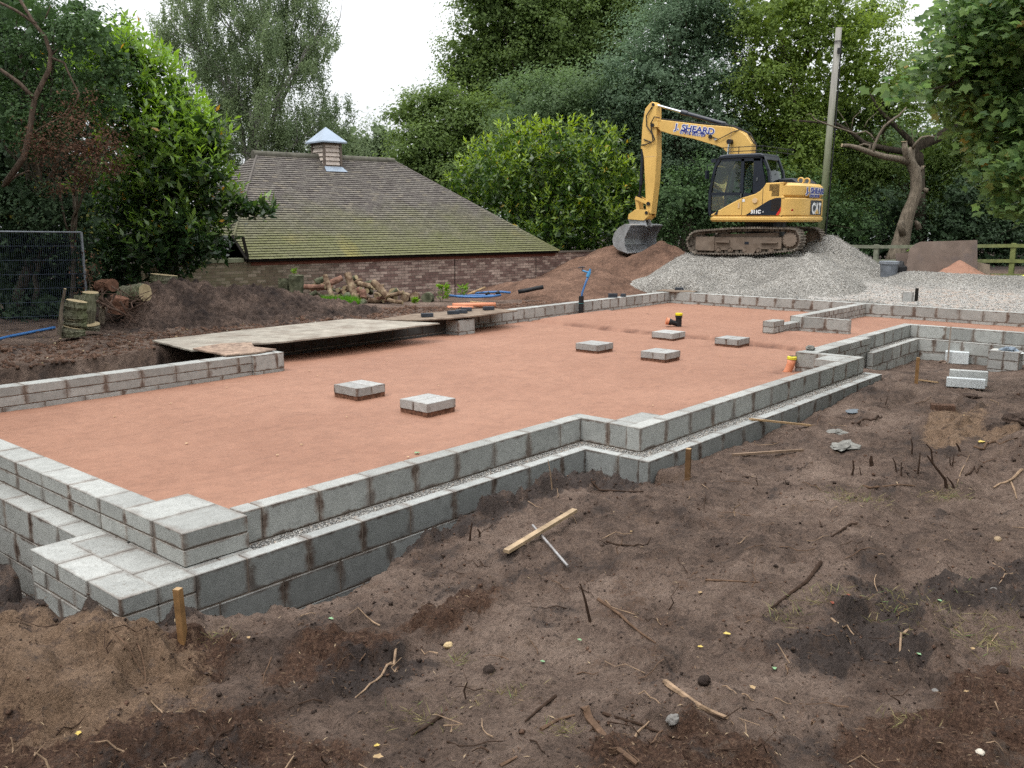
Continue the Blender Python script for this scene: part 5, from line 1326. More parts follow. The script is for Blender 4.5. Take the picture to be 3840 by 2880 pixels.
tree('tree', 'light yellow green tree right of the boom and left of the utility pole', 'woodland trees behind the site',
     px_blobs([(2880, 60, 150), (3040, 30, 150), (2860, 300, 140), (3010, 210, 140), (2820, 480, 110), (2950, 450, 150), (3080, 380, 120), (3180, 120, 110), (2990, 600, 140), (2800, 620, 90), (3230, 260, 100)], 32.2), LM['lime'], base_at(3010, 32), per_m2=4.4, clump_r=.38, leaves_per=72, leaf=.105, tb=.34)
tree('tree', 'green tree with dark spreading limbs behind the cut back trunk', 'woodland trees behind the site',
     px_blobs([(3200, 420, 130), (3330, 380, 110), (3150, 560, 120), (3300, 640, 130), (3470, 620, 120), (3520, 760, 150), (3180, 720, 120), (3600, 520, 100), (3260, 60, 70), (3400, 300, 60)], 33), LM['oak'], base_at(3420, 33), per_m2=2.6, clump_r=.40, leaves_per=70, leaf=.115, tb=.50)
tree('tree', 'green tree filling the right edge behind the fence', 'woodland trees behind the site',
     px_blobs([(3750, 300, 150), (3680, 560, 150), (3800, 480, 150), (3700, 760, 160), (3860, 700, 160), (3600, 330, 90), (3900, 200, 200), (3560, 880, 120)], 32), LM['oak'], base_at(3780, 32), per_m2=2.6, clump_r=.42, leaves_per=70, leaf=.125, tb=.48)
# far wood closing the view low down
for px_, lab in ((1500, 'dark far tree glimpsed low behind the left oak'), (2300, 'dark far tree behind the middle of the woodland'), (2900, 'dark far tree behind the utility pole'), (3500, 'dark far tree behind the cut back trunk')):
    tree('tree', lab, 'far trees closing the view', px_blobs([(px_ - 250, 760, 190), (px_, 700, 230), (px_ + 250, 760, 210), (px_ + 120, 560, 170), (px_ - 130, 570, 150 if px_ > 1600 else 60), (px_ + 350, 620, 170)] if px_ > 1600 else [(1380, 800, 110), (1520, 820, 130), (1650, 850, 120)], 46), LM['oak2'], base_at(px_, 46), per_m2=1.0, clump_r=.8, leaves_per=60, leaf=.22, tb=.3, limbs=4)
# understorey thicket behind the yard
U_ = [(2420, 880, 130), (2560, 760, 130), (2680, 700, 120), (2480, 1000, 110), (2760, 840, 130), (2900, 720, 110), (3050, 760, 110), (3180, 850, 120), (2960, 900, 130), (3080, 960, 110), (2830, 980, 110)]
tree('thicket_shrub', 'dark tangled thicket directly behind the excavator', 'thickets behind the yard', px_blobs(U_, 30.5), LM['mid'], base_at(2750, 30.5), per_m2=4.6, clump_r=.36, leaves_per=66, leaf=.095, tb=.42, r0=.08)
tree('thicket_shrub', 'dark thicket behind the wooden fence and the brown sheet', 'thickets behind the yard', px_blobs([(3260, 930, 110), (3420, 900, 130), (3580, 860, 130), (3740, 900, 130), (3880, 860, 140), (3500, 1000, 90), (3700, 1010, 100), (3860, 1010, 110), (3620, 740, 110), (3800, 760, 120), (3340, 780, 110)], 30.5), LM['dark'], base_at(3600, 30.5), per_m2=3.2, clump_r=.38, leaves_per=50, leaf=.10, tb=.40, r0=.08)
# bright laurel behind the brick wall
tree('laurel_shrub', 'large bright yellow green laurel bush behind the brick wall left of the digger arm', 'laurel bushes',
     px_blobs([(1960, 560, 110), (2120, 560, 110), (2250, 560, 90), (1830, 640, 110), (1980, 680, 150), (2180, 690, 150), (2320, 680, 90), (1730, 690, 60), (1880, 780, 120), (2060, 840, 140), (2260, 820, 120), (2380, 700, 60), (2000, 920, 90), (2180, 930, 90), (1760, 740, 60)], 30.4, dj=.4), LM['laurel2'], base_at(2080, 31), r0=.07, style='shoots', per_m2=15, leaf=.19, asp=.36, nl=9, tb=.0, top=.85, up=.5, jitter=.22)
# left: big laurel and the dark thicket round the mesh fence
lg = lambda C_: np.zeros(len(C_))
tree('laurel_shrub', 'big glossy laurel bush overhanging the left end of the barn roof', 'laurel bushes',
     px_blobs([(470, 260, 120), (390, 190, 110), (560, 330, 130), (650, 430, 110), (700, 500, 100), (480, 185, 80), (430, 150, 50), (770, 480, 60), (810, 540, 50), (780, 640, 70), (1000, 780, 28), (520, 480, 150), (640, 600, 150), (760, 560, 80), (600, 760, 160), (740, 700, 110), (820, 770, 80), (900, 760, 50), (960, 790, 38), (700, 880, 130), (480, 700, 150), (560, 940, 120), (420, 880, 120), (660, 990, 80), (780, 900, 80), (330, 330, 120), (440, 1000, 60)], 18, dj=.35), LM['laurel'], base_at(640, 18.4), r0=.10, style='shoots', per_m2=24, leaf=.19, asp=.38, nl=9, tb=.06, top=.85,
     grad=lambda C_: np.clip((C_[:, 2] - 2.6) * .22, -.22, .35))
T1 = tree('tree', 'dark small leaved tree in the top left corner with twisting bare branches', 'trees on the left boundary',
     px_blobs([(60, 60, 130), (200, 100, 110), (330, 150, 110), (20, 250, 130), (180, 300, 120), (360, 330, 120), (80, 480, 130), (-80, 400, 160), (250, 450, 80), (300, 60, 70), (430, 230, 70)], 16.5, dj=.5), LM['mid'], base_at(40, 16.8), r0=.11, per_m2=11, clump_r=.22, leaves_per=42, leaf=.062, asp=.7, tb=.45, fill=True)
tree('holly_shrub', 'dark grey green overhanging bush above the mesh fence at the left edge', 'trees on the left boundary',
     px_blobs([(40, 720, 110), (150, 780, 100), (260, 760, 90), (60, 850, 100), (200, 860, 80), (-60, 780, 130), (310, 830, 60), (280, 930, 70), (330, 1000, 60)], 16.2, dj=.3), LM['dark'], base_at(120, 16.8), r0=.06, per_m2=11, clump_r=.2, leaves_per=40, leaf=.062, asp=.7, tb=.62)
tree('dead_shrub', 'brown dead leaved branch mass hanging in front of the dark tree at the left', 'trees on the left boundary',
     px_blobs([(200, 520, 70), (310, 510, 90), (250, 590, 85), (390, 520, 65), (340, 600, 80), (150, 580, 50), (300, 370, 40), (420, 600, 50), (240, 680, 50), (330, 700, 40)], 15.3, dj=.2), LM['dead'], base_at(260, 16.4), r0=.05, per_m2=22, clump_r=.20, leaves_per=34, leaf=.05, asp=.55, tb=.55, fill=False)
tree('thicket_shrub', 'very dark undergrowth behind the mesh fence on the left', 'trees on the left boundary',
     px_blobs([(40, 950, 140), (200, 960, 140), (340, 960, 120), (100, 1100, 120), (260, 1100, 110), (420, 1060, 110), (540, 1050, 90), (-80, 1050, 160), (120, 800, 140), (-60, 600, 200), (120, 560, 180), (300, 700, 170), (60, 330, 200), (-100, 100, 250), (230, 200, 140), (650, 900, 120), (520, 800, 130), (100, 700, 230, 24), (330, 520, 230, 24), (420, 850, 230, 24), (60, 1080, 200, 22), (330, 1120, 150, 21.5), (180, 350, 230, 24), (560, 640, 160, 23), (470, 1080, 110, 21), (600, 1080, 90, 21), (-40, 960, 120, 17.6), (60, 1000, 120, 17.4), (170, 960, 110, 17.4), (270, 1010, 100, 17.4), (60, 1130, 110, 17.0), (180, 1130, 100, 17.0), (290, 1130, 80, 17.0), (380, 1080, 80, 18), (-20, 1200, 80, 16.4), (70, 1190, 70, 16.4), (150, 1180, 60, 16.4), (230, 1170, 50, 16.4), (290, 1150, 45, 16.4), (20, 920, 90, 16.6), (160, 900, 90, 16.6), (280, 930, 70, 16.6)], 20.5, dj=.4), LM['dark'], base_at(150, 20.5), r0=.08, per_m2=3.2, clump_r=.4, leaves_per=46, leaf=.11, tb=.25)
# bare branches of the left tree
mb = MB()
def pxpath(pts, depth, r, mbx, n=7):
    ps_ = [Vector(at(q[0], q[1], depth + (q[2] if len(q) > 2 else 0))) for q in pts]
    mbx.tube(ps_, [r[0] + (r[1] - r[0]) * i / (len(ps_) - 1) for i in range(len(ps_))], n)
for pts, r in (([(20, 690), (90, 590), (110, 500), (125, 400), (130, 370), (185, 260), (190, 200), (170, 140), (130, 90), (70, -10)], (.055, .025)),
               ([(128, 370), (70, 310), (0, 260)], (.04, .03)), ([(188, 215), (240, 235), (260, 280), (298, 355), (270, 410), (225, 460)], (.022, .008)),
               ([(135, 90), (60, 40), (0, 10)], (.03, .02)), ([(190, 210), (220, 180)], (.012, .005)), ([(110, 520), (150, 480), (230, 440), (260, 400)], (.014, .006)),
               ([(10, 700), (60, 660), (110, 640)], (.03, .012)), ([(170, 70), (190, 20)], (.012, .006))):
    pxpath(pts, 15.55, r, mb)
br = mb.build('bare_branch', bark_mat('brown_bark', (.05, .036, .028), (.17, .125, .095)), None, smooth=True)
for v in br.data.vertices: v.co -= T1.location
br.parent = T1
# pollarded tree on the right
pt = thing('pollarded_tree', 'cut back tree with a leaning bare trunk and sawn limbs behind the wooden fence', 'tree')
mb = MB(); DP = 28.6
def rt_(pts, rad):
    ps_ = [Vector(at(x, y, DP + (dz if dz else 0))) for x, y, dz in pts]; mb.tube(ps_, rad, 14)
rt_([(3352, 1010, 0), (3368, 950, 0), (3380, 900, 0), (3392, 850, 0), (3405, 800, 0), (3424, 755, 0), (3436, 715, 0), (3436, 670, 0), (3430, 635, 0), (3412, 606, 0), (3400, 585, -.1), (3393, 560, -.15), (3392, 533, -.15)], [.38, .30, .255, .225, .20, .18, .175, .17, .165, .13, .105, .09, .075])
rt_([(3428, 640, .1), (3412, 600, .15), (3414, 570, .2), (3420, 555, .2)], [.17, .15, .13, .10])
rt_([(3404, 606, 0), (3370, 596, -.1), (3316, 588, -.2), (3258, 570, -.3), (3212, 553, -.4), (3185, 546, -.4), (3159, 545, -.4)], [.13, .10, .095, .085, .07, .055, .05])
rt_([(3272, 572, -.3), (3276, 552, -.3), (3283, 533, -.3), (3300, 500, -.3), (3316, 474, -.4), (3345, 450, -.4), (3370, 434, -.4), (3399, 402, -.4)], [.06, .05, .045, .04, .04, .035, .03, .015])
rt_([(3283, 530, -.3), (3265, 505, -.3), (3247, 492, -.3), (3207, 501, -.4), (3170, 488, -.4), (3131, 476, -.5), (3085, 460, -.5), (3052, 445, -.5), (3040, 425, -.5), (3023, 431, -.5)], [.03, .026, .024, .022, .02, .02, .018, .014, .01, .006])
rt_([(3190, 493, -.4), (3200, 442, -.4), (3235, 410, -.4)], [.013, .010, .004]); rt_([(3240, 478, -.3), (3255, 450, -.3), (3290, 420, -.3)], [.012, .010, .004]); rt_([(3190, 492, -.4), (3160, 440, -.4), (3140, 410, -.4)], [.011, .008, .004])
rt_([(3258, 572, -.3), (3262, 545, -.3), (3240, 540, -.3), (3222, 546, -.3)], [.05, .045, .03, .025])
rt_([(3424, 556, .1), (3432, 540, 0), (3455, 516, 0), (3480, 511, 0), (3520, 516, 0), (3573, 517, 0)], [.045, .04, .035, .03, .025, .012]); rt_([(3424, 548, .1), (3422, 510, .1), (3418, 480, .1)], [.012, .010, .004]); rt_([(3426, 520, .1), (3450, 490, .1), (3480, 465, .1)], [.010, .008, .003])
rt_([(3385, 880, -.2), (3376, 840, -.22), (3380, 828, -.2)], [.10, .10, .07]); rt_([(3445, 860, .1), (3440, 840, .1), (3432, 830, 0)], [.10, .09, .05]); rt_([(3450, 640, 0), (3462, 625, 0)], [.06, .055]); rt_([(3468, 720, .1), (3474, 706, .1)], [.10, .07])
rt_([(3400, 930, -.3), (3414, 900, -.3), (3402, 870, -.3), (3388, 850, -.3)], [.012, .012, .01, .008])
mb.build('trunk', BARK2, pt, smooth=True)
ct = MB()
for x, y, dz, r, nx in ((3391, 531, -.16, .088, (0, 0, 1)), (3157, 545, -.41, .054, None), (3463, 623, 0, .056, (0, 0, 1))):
    a = Vector(at(x, y, DP + dz)); n_v = Vector(nx) if nx else Vector(at(x - 10, y, DP + dz)) - a; n_v.normalize(); ct.cyl(a - n_v * .01, a + n_v * .012, r, 12)
ct.build('cut_end', plain('fresh_cut_wood', (.45, .36, .24), .8, .1, var=.15), pt)
mb = MB()
# dark limbs of the tree behind
for pts, r in (([(3440, 640), (3440, 580), (3432, 552), (3518, 517), (3590, 455), (3640, 400), (3690, 300)], (.22, .08)), ([(3432, 560), (3406, 520), (3340, 455), (3298, 413), (3262, 350)], (.12, .03)), ([(3430, 575), (3330, 560), (3243, 539), (3190, 495), (3135, 463), (2972, 452)], (.12, .03)), ([(3300, 420), (3330, 300), (3345, 200)], (.03, .008))):
    pxpath(pts, 30.4, r, mb, 9)
dl = thing('tree', 'dark many limbed tree whose bare spreading branches show above the cut back trunk', 'tree', tuple(at(3440, 1000, 30.6)), 0, 'woodland trees behind the site')
mb.tube([Vector(at(3450, 1060, 30.6)), Vector(at(3442, 800, 30.5)), Vector(at(3440, 630, 30.4))], [.3, .25, .22], 10)
mb.v = [tuple(Vector(v) - dl.location) for v in mb.v]
mb.build('trunk', bark_mat('dark_bark', (.02, .017, .014), (.075, .06, .045)), dl, smooth=True)
bl = px_blobs([(3350, 260, 100), (3280, 110, 90), (3450, 340, 90), (3570, 330, 90), (3410, 150, 60), (3600, 110, 80), (3250, 300, 90), (3500, 240, 60), (3330, 20, 60), (3640, 230, 80), (3380, 400, 80)], 30.5)
tree_leaves(dl, [(c - np.array(dl.location), r) for c, r in bl], LM['lime'], per_m2=4.6, clump_r=.32, leaves_per=56, leaf=.10, tb=.35, fill=False, jitter=.4)
# near maple at the top right
def maple(parent, blobs, mat, n, leaf=.13):
    st5 = []
    for k in range(10):
        a = math.radians(90 + 36 * k); r = (.55, .33)[k % 2]
        if k == 5: r = .12
        if k in (4, 6): r = .34
        st5.append((math.cos(a) * r, math.sin(a) * r))
    st5 = np.array(st5); st5 -= [0, 0]
    tot = sum(r[0] * r[2] for _, r in blobs); Ps = []; ctv = []
    for c, r in blobs:
        m = int(n * r[0] * r[2] / tot); cl = max(2, m // 9); cc = np.array(c) + _unit(FR.normal(size=(cl, 3))) * (FR.random((cl, 1)) ** .45) * np.array(r)
        k = FR.integers(0, cl, m); Ps.append(cc[k] + FR.normal(size=(m, 3)) * [.17, .17, .06]); ctv.append(FR.random(cl)[k])
    Pp = np.concatenate(Ps); ct_ = np.concatenate(ctv); m = len(Pp); N = _unit(FR.normal(size=(m, 3)) * .45 + [0, 0, .8] - .35 * _unit(np.array(Pp))); A = _unit(np.cross(N, FR.normal(size=(m, 3)))); B = np.cross(N, A)
    s = leaf * FR.uniform(.7, 1.25, m)
    V = Pp[:, None, :] + (A[:, None, :] * st5[None, :, 0, None] + B[:, None, :] * st5[None, :, 1, None]) * s[:, None, None] - N[:, None, :] * (np.hypot(st5[:, 0], st5[:, 1]) ** 2)[None, :, None] * s[:, None, None] * .35
    return npmesh('crown', V.reshape(-1, 3), np.arange(10 * m).reshape(m, 10), mat, parent, tint=np.clip(.45 + (ct_ - .5) * .5 + FR.normal(size=m) * .12 + (FR.random(m) < .02) * .6, 0, 1), nv=10)
mt = thing('maple_tree', 'nearest maple tree with large lobed leaves hanging into the top right corner', 'tree')
mbl = px_blobs([(3720, 80, 160), (3840, 200, 170), (3620, 180, 80), (3560, 260, 70), (3700, 300, 120), (3520, 330, 60), (3420, 340, 42), (3640, 400, 90), (3800, 420, 120), (3760, 560, 90), (3860, 620, 110), (3900, 60, 200), (3680, 500, 50), (3780, 700, 60), (3860, 760, 70), (3500, 230, 40), (3640, 30, 80)], 10.0, dj=.7)
maple(mt, mbl, LM['maple'], 9000, .115)
mb = MB()
tb0 = Vector(at(4350, 1500, 9.5)); tb0.z = float(gz(tb0.x, tb0.y)) - .1
mb.tube([tb0, Vector(at(4330, 900, 9.6)), Vector(at(4300, 300, 9.8)), Vector(at(4250, -200, 10))], [.22, .18, .15, .11], 12)
for pts, r in (([(4300, 300), (4050, 180), (3850, 180), (3700, 240), (3560, 320), (3430, 350)], (.06, .006)), ([(4300, 100), (4000, 0), (3750, 40), (3600, 120), (3500, 230)], (.05, .005)), ([(4320, 600), (4050, 480), (3850, 470), (3700, 500)], (.05, .006)), ([(4050, 480), (3880, 620), (3790, 720)], (.02, .004)), ([(3850, 180), (3750, 300), (3690, 400), (3640, 420)], (.02, .004)), ([(3650, 250), (3700, 430), (3720, 560)], (.012, .003))):
    pxpath(pts, 10, r, mb, 7)
mb.build('trunk', BARK, mt, smooth=True)
# light hanging twigs of leaves below the tree line left (bright scrap behind laurel)

# unseen belt of leaf cards added behind the photographer to darken upright faces
def shade_belt():
    Ps, Rr = [], []
    n = 15000; a = np.radians(FR.uniform(84, 360, n)); r = FR.uniform(13, 18, n); z = FR.random(n) ** .85 * (11.0 + 3 * vn(a * 5, a * 0, 5))
    far_ = (FR.random(n) < .12); a = np.where(far_, np.radians(np.where(FR.random(n) < .6, FR.uniform(72.5, 86, n), FR.uniform(-1, 8, n))), a); r = np.where(far_, FR.uniform(23, 29, n), r)
    k = ~((a > 2.65) & (a < 3.45) & (z > 5)); a, r, z = a[k], r[k], z[k]; n = len(a)
    Pp = np.stack([r * np.cos(a) + 2, r * np.sin(a) + 1, z + .2], -1); N = _unit(FR.normal(size=(n, 3))); A = _unit(np.cross(N, FR.normal(size=(n, 3)))); L = FR.uniform(.5, 1.0, n)
    return leafmesh('woodland', Pp, A, N, L, L * .8, FR.uniform(.2, .6, n), LM['oak2'], None)
tag(shade_belt(), 'unseen belt of leaf cards added to shade the site', 'woodland', kind='stuff')
# ------------------------------------------------------------------ utility pole, fence, sheets, yard things
t = NT('pole_wood', .9, .15); p = t.pos((5, 5, .5)); n = t.noise(p, 3, 5, .6)
g_ = t.n('ShaderNodeNewGeometry'); s_x = t.n('ShaderNodeSeparateXYZ'); t.l(g_.outputs['Position'], s_x.inputs[0])
mr2 = t.n('ShaderNodeMapRange'); t.l(s_x.outputs[2], mr2.inputs[0]); mr2.inputs[1].default_value = 6; mr2.inputs[2].default_value = 2.5
c = t.mix(mr2.outputs[0], (.27, .26, .235), (.20, .23, .12)); t.color(t.mix(1.0, c, t.ramp(n, [(.3, .7), (.7, 1.2)]), 'MULTIPLY'))
po = thing('utility_pole', 'leaning pale wooden utility pole rising from the thicket behind the excavator', 'pole')
mb = MB(); a = Vector(at(3065, 1010, 29.1)); b = Vector(at(3146, 104, 29.1)); mb.tube([a, a.lerp(b, .5), b], [.118, .105, .092], 16)
pole = mb.build('pole', t.m, po, smooth=True)
mb = MB(); q = a.lerp(b, .945); mb.tube([q + Vector((math.cos(k) * .125, math.sin(k) * .125, 0)) for k in np.linspace(0, 6.28, 14)], .016, 6); q2 = a.lerp(b, .90)
mb.box(q2.x - .15, q2.y - .17, q2.z - .05, q2.x - .06, q2.y - .07, q2.z + .12)
w_ = [q + Vector((.1, -.08, 0)), a.lerp(b, .6) + Vector((.06, -.14, 0)), a.lerp(b, .15) + Vector((.06, -.15, 0))]; mb.tube(w_, .022, 6)
mb.build('bracket', Mx['rubber'], po)
t = NT('fence_wood', .9, .1); p = t.pos((4, 4, 4)); n = t.noise(p, 2, 5, .6); s_x = t.n('ShaderNodeSeparateXYZ'); g_ = t.n('ShaderNodeNewGeometry'); t.l(g_.outputs['Position'], s_x.inputs[0])
mr2 = t.n('ShaderNodeMapRange'); t.l(s_x.outputs[1], mr2.inputs[0]); mr2.inputs[1].default_value = 8.5; mr2.inputs[2].default_value = 5.5
c = t.mix(mr2.outputs[0], (.20, .21, .16), (.19, .215, .085)); t.color(t.mix(1.0, c, t.ramp(n, [(.3, .7), (.7, 1.2)]), 'MULTIPLY')); M['fence'] = t.m
fe = thing('wooden_fence', 'post and rail wooden fence, grey at the left and green with algae at the right', 'fence', (26.7, 7.2, .3))
pys = [5.44 + 1.73 * k for k in range(-4, 5)]
def fz(y): return 1.12 + .10 * sm(y, 9, 5)
for y in pys:
    x = 26.87 - .08 * (y - 5.44)
    mb = MB(); mb.prism([(x - .06 - 26.7, y - .06 - 7.2), (x + .06 - 26.7, y - .06 - 7.2), (x + .06 - 26.7, y + .06 - 7.2), (x - .06 - 26.7, y + .06 - 7.2)], -.5, float(fz(y)) - .3 + .02, axis='z', bev=.008)
    mb.build('post', M['fence'], fe)
for k in range(len(pys) - 1):
    for dz in (0, -.40, -.78):
        y0, y1 = pys[k], pys[k + 1]; x0, x1 = 26.87 - .08 * (y0 - 5.44) - .08, 26.87 - .08 * (y1 - 5.44) - .08
        z0, z1 = float(fz(y0)) + dz - .3, float(fz(y1)) + dz - .3; mb = MB()
        mb.add([(x0 - 26.7, y0 - 7.2, z0 - .09), (x1 - 26.7, y1 - 7.2, z1 - .09), (x1 - 26.7, y1 - 7.2, z1), (x0 - 26.7, y0 - 7.2, z0), (x0 - 26.66, y0 - 7.2, z0 - .09), (x1 - 26.66, y1 - 7.2, z1 - .09), (x1 - 26.66, y1 - 7.2, z1), (x0 - 26.66, y0 - 7.2, z0)],
               [(0, 1, 2, 3), (7, 6, 5, 4), (3, 2, 6, 7), (1, 0, 4, 5), (0, 3, 7, 4), (2, 1, 5, 6)])
        mb.build('rail', M['fence'], fe)
def czp(x, y): return 3100 + x * .33454, 800 + y * .33454
def sheet(name, label, cat, pts, dt, db, mat, th=.02):
    """flat board leaning away: depth dt at the top (y small) and db at the bottom"""
    ys_ = [q[1] for q in pts]; y0, y1 = min(ys_), max(ys_)
    V = [Vector(at(*czp(x, y), dt + (db - dt) * (y - y0) / (y1 - y0))) for x, y in pts]
    n_ = Vector((math.cos(YA), math.sin(YA), 0)) * th; c0 = sum(V, Vector()) / len(V); c0 = Vector((c0.x, c0.y, min(v.z for v in V)))
    mb = MB(); n = len(V); vs = [v - c0 for v in V] + [v - c0 + n_ for v in V]
    mb.add(vs, [tuple(range(n)), tuple(range(2 * n - 1, n - 1, -1))] + [(i, i + n, (i + 1) % n + n, (i + 1) % n) for i in range(n)])
    o = mb.build(name, mat); o.location = c0; tag(o, label, cat); return o
M['rust_board'] = plain('brown_board', (.165, .125, .105), .9, .15, var=.22, sc=2.5, bump=.2, dirt=((.095, .085, .09), .50, .75))
sheet('board', 'large brown board with two dark knots leaning on the wooden fence', 'board', [(930, 400), (1000, 342), (1060, 318), (1690, 300), (1690, 735), (1240, 735), (960, 770), (850, 770), (900, 560)], 24.1, 23.7, M['rust_board'])
sheet('board', 'smaller brown board standing behind the dustbin, left of the large leaning board', 'board', [(772, 450), (930, 440), (980, 560), (985, 770), (850, 770), (835, 620), (785, 555)], 24.3, 24.1, M['rust_board'])
sheet('board', 'small pale brown board low at the right end of the large leaning board', 'board', [(1692, 545), (1830, 575), (1828, 740), (1680, 740)], 24.2, 24.0, plain('pale_board', (.23, .185, .145), .9, .1, var=.2))
kn = MB()
for x, y, r in ((1238, 500, .05), (1590, 530, .06), (1390, 490, .03), (1125, 655, .035)):
    q = Vector(at(*czp(x, y), 24.85)); kn.tube([q, q + Vector((.01, .01, 0))], [r, r], 9)
# bin
bn = thing('dustbin', 'grey dented plastic dustbin standing beside the gravel heap', 'bin', tuple(at(*czp(690, 722), 23.6)))
mb = MB(); mb.tube([(0, 0, -.1), (0, 0, .36)], [.185, .225], 20); b_ = mb.build('body', plain('grey_plastic', (.15, .165, .19), .6, .3, var=.3, sc=5), bn, smooth=False)
mb = MB(); mb.tube([(0, 0, .36), (0, 0, .43), (0, 0, .435)], [.245, .25, .19], 20); mb.build('rim', plain('grey_lid', (.21, .23, .26), .6, .3, var=.3, sc=5), bn)
bg_ = thing('rubble_sack', 'black plastic sack slumped between the dustbin and the brown boards', 'sack', tuple(at(*czp(820, 750), 23.9)))
def lumpmesh(r, sx, sy, sz, seed, nu=14, nv=9, amp=.25):
    mb = MB(); vs = []; fs = []
    for j in range(nv + 1):
        for i in range(nu):
            th = math.pi * j / nv; ph = 2 * math.pi * i / nu; d = Vector((math.sin(th) * math.cos(ph), math.sin(th) * math.sin(ph), math.cos(th)))
            k = 1 + amp * (float(vn(d.x * 2.1 + seed, d.y * 2.1 + d.z * 1.7, seed)) - .5) * 2 + amp * .5 * (float(vn(d.x * 5 + seed, d.y * 5 + d.z * 4, seed + 3)) - .5) * 2
            vs.append((d.x * r * sx * k, d.y * r * sy * k, d.z * r * sz * k))
    for j in range(nv):
        for i in range(nu): fs.append((j * nu + i, (j + 1) * nu + i, (j + 1) * nu + (i + 1) % nu, j * nu + (i + 1) % nu))
    return mb.add(vs, fs)
mb = lumpmesh(.26, .6, .6, 1.1, 3, amp=.2); mb.build('sack_body', Mx['rubber'], bg_).location = (0, 0, .2)
yb = thing('barrel', 'bright yellow plastic drum cut off by the right edge of the photo', 'barrel', tuple(at(3858, 1085, 23.2)))
mb = MB(); mb.tube([(0, 0, -.1), (0, 0, .02), (0, 0, .34), (0, 0, .36)], [.23, .23, .20, .17], 20); mb.build('body', plain('yellow_plastic', (.75, .72, .08), .5, .4, var=.08), yb)
mb = MB(); mb.tube([(0, 0, .20), (0, 0, .23)], [.222, .219], 20); mb.build('rib', plain('yellow_rib', (.60, .57, .06), .5, .4, var=.08), yb)
bf = thing('fern', 'green bracken fronds growing behind the top left of the large leaning board', 'plant', tuple(at(3450, 965, 26.6)))
def fronds(parent, n, size, mat, leaf=.05, up=.6, tb=.5, rad=.1):
    Ps, As, Ns = [], [], []
    for k in range(n):
        a = FR.random() * 6.28; l = size * FR.uniform(.6, 1.1); m = 16
        for i in range(m):
            tt = i / (m - 1); r = rad * .3 + l * tt * .75; z = l * up * math.sin(tt * 2.2) ; 
            for sg in (-1, 1):
                d = np.array([math.cos(a + sg * 1.1), math.sin(a + sg * 1.1), -.15]); Ps.append([math.cos(a) * r, math.sin(a) * r, z]); As.append(d); Ns.append([0, 0, 1])
    Ps = np.array(Ps); n_ = len(Ps); L = leaf * FR.uniform(.6, 1.3, n_)
    return leafmesh('leaves', Ps, _unit(np.array(As)), _unit(np.array(Ns) + FR.normal(size=(n_, 3)) * .3), L, L * .4, tb + FR.normal(size=n_) * .15, mat, parent)
fronds(bf, 9, .5, LM['weed'], .12, .6)
# concrete stub and post in the gravel
cst = thing('stub_post', 'small dark stub post with a broken block beside it in the gravel', 'post', (21.3, 6.17, .02))
mb = MB(); mb.box(-.03, -.03, -.1, .03, .03, .30); mb.build('stake', M['dark_timber'], cst)
mb = MB(); cblock(mb, (-.02, .05), (0, 1), (-1, 0), .22, .1, -.02, .215, .6); mb.build('broken_block', M['pad'], cst, uv=True)

# ------------------------------------------------------------------ left boundary: mesh fence, hose, stumps
hf = thing('mesh_fence', 'dark wire mesh fence panel with a grey tubular frame at the left edge', 'fence')
gsteel = plain('galvanised_tube', (.20, .22, .25), .5, .4, .5, var=.15)
TL_, TR_ = Vector(at(-260, 866, 14.2)), Vector(at(305, 871, 15.4)); BL_, BR_ = TL_ - Vector((0, 0, 1.75)), TR_ - Vector((0, 0, 1.75))
mb = MB(); mb.tube([BR_, TR_], .02, 8); mb.tube([BL_, TL_], .02, 8); mb.tube([TL_, TR_], .014, 8); mb.tube([BL_ + Vector((0, 0, .12)), BR_ + Vector((0, 0, .12))], .014, 8); mb.build('frame', gsteel, hf)
mb = MB(); nn = 70
for i in range(1, nn): a = BL_.lerp(BR_, i / nn); b = TL_.lerp(TR_, i / nn); mb.tube([a + Vector((0, 0, .12)), b], .0022, 3, cap=False)
for z in np.linspace(.12, 1.75, 8)[1:-1]: mb.tube([BL_ + Vector((0, 0, z)), BR_ + Vector((0, 0, z))], .003, 4, cap=False)
mb.build('wire_mesh', plain('dark_wire', (.05, .065, .10), .6, .4), hf)
gs_ = lambda px, py: Vector(drop(px, py))
def place(v, dz=0): return (v.x, v.y, float(gz(v.x, v.y)) + dz)
hs_ = MB(); pts = [gs_(-40, 1288), gs_(40, 1268), gs_(120, 1252), gs_(205, 1234)]; hs_.tube([p_ + Vector((0, 0, .03)) for p_ in pts], .022, 8)
blue = plain('blue_water_pipe', (.03, .13, .34), .45, .4, var=.1); o = hs_.build('hose', blue); tag(o, 'blue water pipe lying along the foot of the mesh fence at the left edge', 'pipe')
STB = NT('stump_bark', .95, .1); p = STB.pos((9, 9, 1.6)); n = STB.noise(p, 3.5, 6, .7); n5 = STB.noise(STB.pos(), 1.6, 3)
STB.color(STB.mix(STB.ramp(n5, [(.35, 0), (.65, .8)]), STB.ramp(n, [(.35, (.035, .032, .022)), (.62, (.20, .19, .14))]), (.11, .125, .06))); STB.bump(n, 1.0, .03)
CUT = NT('cut_wood', .9, .1); p = CUT.pos(); n = CUT.noise(p, 14, 5, .6); CUT.color(CUT.ramp(n, [(.3, (.22, .17, .10)), (.7, (.42, .34, .21))]))
CUTR = NT('red_cut_wood', .9, .1); p = CUTR.pos(); n = CUTR.noise(p, 12, 5, .6); CUTR.color(CUTR.ramp(n, [(.3, (.10, .052, .035)), (.7, (.24, .125, .085))]))
